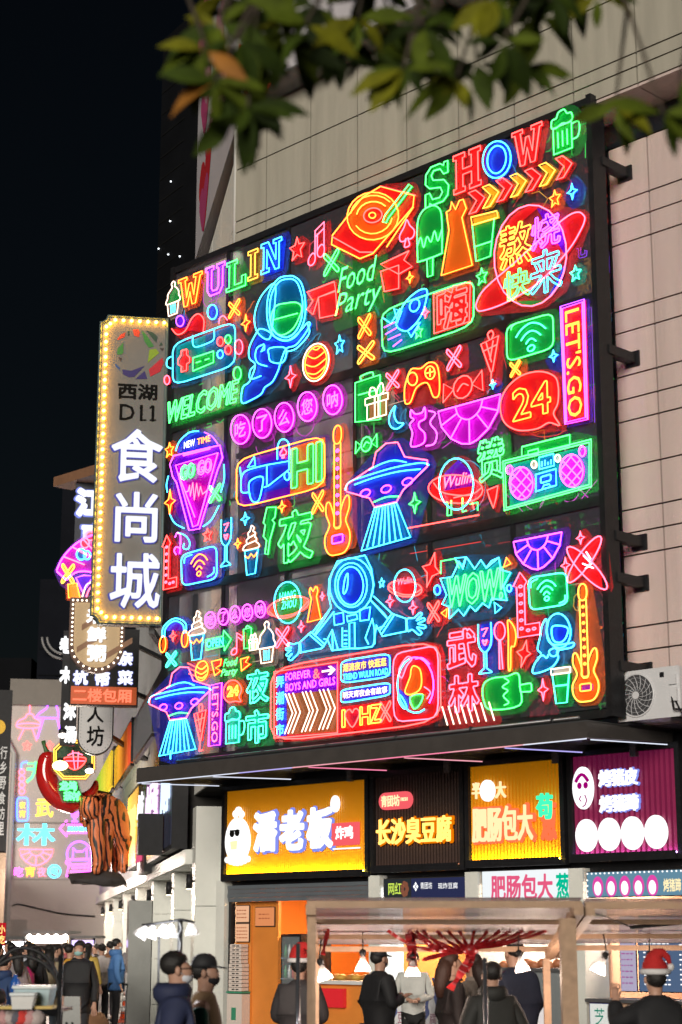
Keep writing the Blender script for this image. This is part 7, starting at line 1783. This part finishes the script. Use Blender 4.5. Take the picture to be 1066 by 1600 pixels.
b = MB(); b.prism([Vector((bp_.x - .075, 16, bp_.z)), Vector((bp_.x + .06, 16, bp_.z)), Vector((bp_.x + .13, 16, 0)), Vector((bp_.x - .12, 16, 0))], (0, .06, 0)); b.build('board', mat('pale_grey_plastic', (.30, .31, .30), .5, noise=.1), br)
b = MB(); b.beam((bp_.x - .05, 15.99, 1.08), (bp_.x - .0, 15.99, .9), .02, .012); b.beam((bp_.x + .0, 15.99, 1.08), (bp_.x + .06, 15.99, .9), .02, .012); b.build('strap', m_ink, br)

# hooped goods stall at the lower left
hs = thing('hooped_cart', 'black tubular cart with two arched hoops and a shelf at the lower left', 'cart', (at_depth(40, 1470, 12).x, 12, 0))
HZ_ = lambda x, y, Y=12: at_depth(x / 5.92, 1440 + y / 5.92, Y)
for P, dY in ((((-200, 520), (0, 365), (100, 275), (200, 242), (330, 265), (430, 330), (500, 430), (540, 560), (548, 830)), .5), (((-200, 560), (0, 400), (110, 340), (240, 322), (380, 370), (470, 450), (530, 540), (548, 640), (548, 830)), .0)):
    b = MB(); b.tube([HZ_(x, y, 12 + dY) for x, y in catmull(P, False, 3)], .014, 6); b.build('hoop', m_dark, hs)
sh0 = HZ_(548, 830); b = MB(); b.tube([HZ_(-300, 838), HZ_(548, 828)], .016, 6); b.tube([HZ_(-300, 875), HZ_(548, 850)], .016, 6); b.build('shelf_rail', m_dark, hs)
b = MB(); b.tube([sh0 + Vector((0, 0, .35)), Vector((sh0.x, 12, 0))], .018, 6); b.build('post', m_dark, hs)
b = MB(); b.box(sh0.x - 1.2, sh0.x, 12.0, 12.6, sh0.z - .01, sh0.z + .01); b.build('shelf', m_dark, hs)
b = MB(); b.box(sh0.x - 1.2, sh0.x, 12.0, 12.6, .55, .58); b.build('lower_shelf', m_dark, hs)
def tub(label, cx, w, h, Y, m, z):
    T = thing('storage_tub', label, 'storage tub', (cx, Y, z))
    b = MB(); b.prism([Vector((cx - w * .42, Y - .12, z)), Vector((cx + w * .42, Y - .12, z)), Vector((cx + w * .5, Y - .12, z + h)), Vector((cx - w * .5, Y - .12, z + h))], (0, .3, 0)); b.build('tub_body', m, T)
    b = MB(); b.box(cx - w * .53, cx + w * .53, Y - .14, Y + .2, z + h + .001, z + h + .018); b.build('rim', mat('pale_rim', (.6, .65, .66), .4), T)
m_tub = mat('pale_blue_tub', (.30, .42, .45), .4, noise=.1); m_tub2 = mat('white_tub', (.55, .55, .53), .4, noise=.1)
tub('large pale blue storage tub on the hooped cart', HZ_(250, 700).x, .24, .125, 12.3, m_tub, sh0.z + .012)
tub('small white storage tub in front of the pale blue one', HZ_(205, 760).x, .15, .085, 12.12, m_tub2, sh0.z + .012)
for k, (x, w) in enumerate(((40, .25), (360, .16))):
    p = HZ_(x, 790); b = MB(); b.box(p.x - w / 2, p.x + w / 2, 12.05, 12.3, sh0.z + .012, sh0.z + .03); tag(b.build('tray', mat('yellow_tray', (.55, .38, .08), .5)), ('wide' if k == 0 else 'narrow') + ' yellow tray on the hooped cart shelf', 'tray')
random.seed(11)
for k in range(12):
    x = 30 + (k % 6) * 62; y = 905 + (k // 6) * 45; p = HZ_(x, y, 11.9 + .12 * (k // 6))
    colr = ((.55, .30, .30), (.65, .05, .04), (.12, .12, .15), (.5, .42, .4))[(k * 3 + k // 6) % 4]
    b = MB(); b.ball(p, .06, .06, .05, 9, 6)
    for v_ in b.v: v_ += Vector((random.uniform(-.01, .01), 0, random.uniform(-.012, .012)))
    tag(b.build('plush_ball', mat('plush_%d' % int(colr[0] * 100), colr, .9, bump=.5, scale=50)), '%s soft toy, %s from left, %s row under the cart' % (('pale pink', 'red', 'black', 'cream')[(k * 3 + k // 6) % 4], ('first', 'second', 'third', 'fourth', 'fifth', 'sixth')[k % 6], 'upper' if k < 6 else 'lower'), 'soft toy', 'soft toy balls under the cart shelf')
p = HZ_(140, 600, 13); b = MB(); b.lathe((p.x, 13, p.z - .06), [(.035, 0), (.035, .09), (.015, .12), (.015, .14)], 12); tag(b.build('bottle', mat('blue_bottle', (.02, .1, .4), .2)), 'blue plastic bottle above the pale blue tub', 'bottle')

# lit stalls at the far end of the side street
def far_stall(label, x0, x1, y0, y1, Y, col, es, ct):
    a = at_depth(x0, y1, Y); c_ = at_depth(x1, y0, Y); T = thing('lit_stall', label, 'market stall', ((a.x + c_.x) / 2, Y, 0))
    b = MB(); b.box(a.x, c_.x, Y, Y + .4, a.z, c_.z); b.build('lit_sign', emis('far_stall_' + ct, col, es), T)
    for x in (a.x, c_.x):
        b = MB(); b.tube([(x, Y + .1, 0), (x, Y + .1, c_.z + .1)], .04, 6); b.build('post', m_steel, T)
    b = MB(); b.box(a.x, c_.x, Y + .2, Y + 1.2, 0, .9); b.build('counter', m_kit, T)
    b = MB(); b.box(a.x - .1, c_.x + .1, Y - .3, Y + 1.8, c_.z + .05, c_.z + .12); b.build('roof', m_dark, T)
    return T
far_stall('white glowing market stall at the left end of the side street', -10, 36, 1471, 1492, 44, (1, .92, .9), 9, 'w')
fa = far_stall('market stall with a row of warm lamps in the middle of the side street', 44, 104, 1462, 1474, 46, (1, .68, .42), 7, 'o')
b = MB()
for k in range(9): b.ball(at_depth(46 + k * 7, 1464 + 3 * (k % 2), 45.8), .07, seg=8, rings=5)
b.build('lamp_row', emis('far_white', (1, .95, .9), 25), fa)['kind'] = 'stuff'
far_stall('violet lit stall near the end of the piers', 112, 146, 1469, 1480, 50, (.62, .48, .95), 2.0, 'v')

point_lamp(fa, Vector((0, -1.0, 3.2)), 1000, (1, .82, .70), .5)  # added light over the stall for crowd and end wall, no bulb built
point_lamp(fa, Vector((-2.5, 12.0, 3.6)), 420, (1, .80, .70), .5)  # second added light, close to the end wall where no lamp stands
# ================================================================ people
person('man in a black coat and teal face mask walking towards the viewer', 125, 26, 1.72, 176, (.012, .012, .014), mask=(.30, .52, .50), arms=('down', 'pocket'), hem=.74, bulk=1.12, sub=2)
person('man with glasses and white mask in a dark navy padded jacket', 276, 11.6, 1.655, -84, (.018, .025, .07), mask=(.66, .68, .74), arms=('pocket', 'pocket'), hem=.72, bulk=1.22, hood=True, glasses=True)
person('man in a black cap, black mask and tan vest with green sleeves', 320, 12.3, 1.625, -96, (.33, .21, .12), mask=(.015, .013, .018), style='cap', arms=('pocket', 'fold'), vest=(.01, .10, .07), bulk=1.05)
person('person in a red Christmas hat and dark jacket at the left stall post', 468, 17, 1.60, -8, (.035, .030, .032), style='santa', arms=('fold', 'fold'), bulk=1.15)
person('man in a black cap and black jacket looking at a phone', 592, 19.7, 1.64, -58, (.012, .012, .014), style='cap', mask=(.02, .02, .03), arms=('phone', 'phone'), hem=.76, bulk=1.2)
person('shop worker in a white shirt and black apron behind the counter', 645, 23.6, 1.60, 178, (.55, .55, .52), trousers=(.01, .01, .01), hem=.84, arms=('fold', 'fold'))
person('woman with long brown hair at the left of the group by the ribbons', 705, 17.5, 1.62, -75, (.03, .022, .022), hair=(.07, .03, .02), style='long', arms=('fold', 'down'), bulk=1.0)
person('woman in a pale coat with dark hair beside the metal pole', 738, 18.4, 1.60, 60, (.40, .33, .28), hair=(.04, .02, .015), style='long', arms=('fold', 'fold'))
person('person in a shiny black padded jacket nearest to the metal pole', 768, 14.4, 1.56, 10, (.022, .022, .020), style='short', arms=('pocket', 'pocket'), bulk=1.35, hood=True)
person('tall man in a dark navy coat bending over the third shop counter', 806, 17.2, 1.72, 30, (.02, .026, .05), style='short', arms=('reach', 'reach'), bulk=1.2, tilt=.05)
person('man in a red Christmas hat with one hand at his face, right edge', 1022, 13.2, 1.56, 8, (.010, .010, .012), style='santa', arms=('chin', 'fold'), bulk=1.38, sub=2)
person('man in a bright blue padded jacket and white mask beside the piers', 183, 36, 1.76, -78, (.06, .17, .42), mask=(.7, .7, .7), bulk=1.2, hood=True)
person('woman in a white jacket with tied-up hair beside the blue jacket', 160, 38, 1.66, 15, (.60, .55, .54), style='bun', hem=.9)
person('woman in a long cream coat with long black hair and jeans', 78, 30, 1.66, 12, (.60, .50, .33), style='long', trousers=(.10, .13, .17), hem=.66, bulk=1.15)
person('person in a mustard yellow jacket among the crowd', 110, 31.5, 1.66, -40, (.55, .28, .03), mask=(.6, .6, .62), bulk=1.05)
person('person in a black coat with a magenta bag in the crowd', 50, 29, 1.68, 20, (.014, .014, .016), style='long', hem=.6, bulk=1.1)
pk = at_depth(36, 1520, 28.6); b = MB(); b.tubev([(pk.x, 28.6, .95), (pk.x, 28.6, 1.05), (pk.x + .02, 28.6, 1.25), (pk.x, 28.6, 1.36)], [.12, .18, .16, .08], 10); tag(b.build('bag', mat('magenta_nylon', (.60, .015, .16), .5, noise=.2)), 'bright magenta bag carried in the crowd', 'bag')
person('person in a grey padded coat at the left of the crowd', 25, 27, 1.64, 40, (.30, .27, .28), style='long', bulk=1.2)
person('person in a dark blue jacket at the far left behind the cart', 8, 22, 1.56, -30, (.02, .05, .14), bulk=1.2, hood=True)
person('short person in a brown jacket at the lower left corner', 0, 14.5, 1.36, 10, (.14, .07, .04), bulk=1.3, hood=True)
for k, (x, Y, col, st_, yw, lab) in enumerate(((58, 33, (.50, .44, .42), 'long', 60, 'person in an off-white coat beside the cream coat'), (88, 34, (.12, .10, .10), 'short', -80, 'person in charcoal between cream and mustard coats'), (19, 33, (.35, .06, .08), 'long', 20, 'person in dark red at the left of the crowd'), (44, 35, (.40, .42, .48), 'short', 175, 'person in pale grey facing the viewer in the far crowd'), (119, 40, (.60, .58, .56), 'long', 150, 'person in white beyond the man in black'), (130, 34, (.10, .12, .20), 'short', 60, 'person in slate blue just right of the man in black'), (-2, 30, (.5, .48, .5), 'long', -40, 'person in a light coat cut by the left edge'), (172, 41, (.25, .12, .06), 'short', 30, 'person in brown behind the blue padded jacket'), (66, 36, (.25, .22, .25), 'short', 160, 'person in a grey jacket in the middle of the far crowd'), (92, 38, (.02, .02, .03), 'long', 30, 'dark-haired person in black in the far crowd, left of the mustard jacket'), (139, 37, (.55, .38, .08), 'long', -20, 'person in a yellow jacket behind the man in black'), (14, 38, (.45, .40, .42), 'short', 150, 'person in a pale coat in front of the white glowing stall'),
                                          (37, 40, (.05, .08, .25), 'bun', 0, 'person in a deep blue coat in the far crowd'), (150, 44, (.03, .03, .03), 'short', 100, 'person in black near the far piers'), (102, 43, (.40, .10, .12), 'short', 10, 'person in a red jacket at the far stall'), (204, 47, (.03, .03, .035), 'short', -30, 'person in dark clothes half hidden by the polished pillar'))):
    person(lab, x, Y, 1.62 + .03 * (k % 4), yw, col, style=st_, bulk=1.1, sub=1)
for x, lab in ((618, 'left of two children in fluffy pink hats at the bottom edge'), (657, 'right of two children in fluffy pink hats at the bottom edge')):
    t = person(lab, x, 9.6, 1.26, -5, (.4, .3, .3), hair=(.5, .24, .20), bulk=1.1)
    b = MB(); b.ball((0, 0, 1.345), .085, .09, .075, 14, 10)
    for i, v_ in enumerate(b.v): v_ += (v_ - Vector((0, 0, 1.345))) * random.uniform(-.08, .12)
    b.v = [v_ * (1.26 / 1.42) for v_ in b.v]
    local(b, 'fluffy_hat', mat('pink_fluff', (.62, .30, .27), .95, bump=1.0, scale=90), t)

# ================================================================ leaves hanging into the top of the picture
random.seed(21)
tree = thing('tree', 'branches of broad olive-green leaves, out of focus, hanging into the top of the picture', 'tree', (2.2, 4.6, 0))
m_bark = mat('bark', (.06, .045, .03), .85, noise=.4, scale=12, bump=.8)
m_lf = [mat('leaf_%d' % i, c_, .75, noise=.5, scale=14, spec=.15) for i, c_ in enumerate(((.020, .036, .003), (.036, .060, .004), (.075, .105, .006), (.010, .018, .002), (.15, .15, .006)))] + [mat('leaf_amber', (.34, .13, .008), .75, noise=.4, scale=9)]
def leaf_mesh(m, L=1.0, curl=.25):
    V = []; F = []; n = 6
    W = (0.02, .22, .36, .36, .22, .0)
    for i in range(n):
        t = i / (n - 1); y = t; z = -curl * t * t
        w = W[i] * .5
        V += [(-w, y, z + w * .35), (0, y, z), (w, y, z + w * .35)]
    for i in range(n - 1):
        a = i * 3; F += [(a, a + 1, a + 4, a + 3), (a + 1, a + 2, a + 5, a + 4)]
    me = bpy.data.meshes.new('leaf'); me.from_pydata(V, [], F); me.materials.append(m)
    for p in me.polygons: p.use_smooth = True
    return me
LM = [[leaf_mesh(m, 1, c_) for c_ in (.08, .3, .5)] for m in m_lf]
inv = tree.matrix_basis.inverted()
limb_z = at_depth(533, -70, 4.3).z
limb = [Vector((2.2, 4.6, 0)), Vector((2.15, 4.6, 1.5)), Vector((2.0, 4.5, 2.9)), Vector((1.5, 4.4, limb_z + .12)), Vector((.9, 4.3, limb_z)), Vector((.3, 4.25, limb_z - .02)), Vector((-.15, 4.2, limb_z + .01)), Vector((-.5, 4.15, limb_z - .05))]
b = MB(); b.tubev([Vector(p) for p in catmull([tuple(v) for v in limb], False, 3)], [.13 * (1 - i / 24) + .012 for i in range(22)], 9); b.build('trunk', m_bark, tree)
WH = [(338, 150, 1), (368, 200, 0), (388, 190, 0), (322, 100, 2), (352, 15, 1), (345, 60, 2), (375, 85, 0), (350, 125, 2), (405, 110, 1), (385, 170, 0), (372, 150, 1), (410, 35, 0), (450, 60, 1), (455, 90, 0), (500, 30, 0), (520, 80, 0), (560, 50, 1), (585, 100, 0), (610, 50, 0), (640, 115, 0), (632, 130, 1), (680, 40, 0), (690, 110, 0),
      (715, 145, 1), (745, 60, 0), (775, 20, 1), (790, 85, 0), (818, 125, 1), (840, 45, 0), (862, 10, 0), (905, 0, 0), (935, 15, 1), (962, 190, 1), (1035, 200, 1), (1062, 150, 1), (745, 120, 0), (480, 60, 1), (660, 65, 0), (420, 0, 0), (590, 5, 0), (700, 0, 0), (810, 10, 1)]
nl = 0
for k, (x, y, kind) in enumerate(WH):
    Y = 3.9 + .7 * random.random()
    c_ = at_depth(x, y - 22, Y)
    # twig up to the limb, drooping
    xl = min(1.4, max(-.5, c_.x + random.uniform(-.1, .25)))
    top = Vector((xl, 4.25, limb_z - .0))
    mid = (c_ + top) / 2 + Vector((random.uniform(-.05, .05), 0, .04))
    b = MB(); b.tubev([top, mid, c_ + Vector((0, 0, .01)), c_], [.009, .006, .004, .003], 6); b.build('twig', m_bark, tree)
    for j in range(7 if kind == 0 else 6):
        an = random.uniform(-2.5, 2.5) if y < 80 else random.uniform(-1.9, 1.9)
        L = random.uniform(.075, .15)
        d = Vector((math.sin(an), random.uniform(-.6, .6), -math.cos(an) * .9 - .15)).normalized()
        mi = random.choice((0, 0, 1, 1, 3, 3, 2)) if kind == 0 else random.choice((1, 2, 2, 4)) if kind == 1 else random.choice((5, 4, 2, 1, 1, 2, 4, 0))
        if x < 345 and random.random() < .12: mi = 5
        up = Vector((random.uniform(-.7, .7), -1, random.uniform(-.2, .6)))
        xax = d.cross(up).normalized(); zax = xax.cross(d)
        M = Matrix((xax, d, zax)).transposed().to_4x4()
        o = bpy.data.objects.new('leaf', random.choice(LM[mi])); COL.objects.link(o); o.parent = tree
        o.matrix_basis = inv @ Matrix.Translation(c_ + d * .008) @ M @ Matrix.Scale(L, 4)
        nl += 1
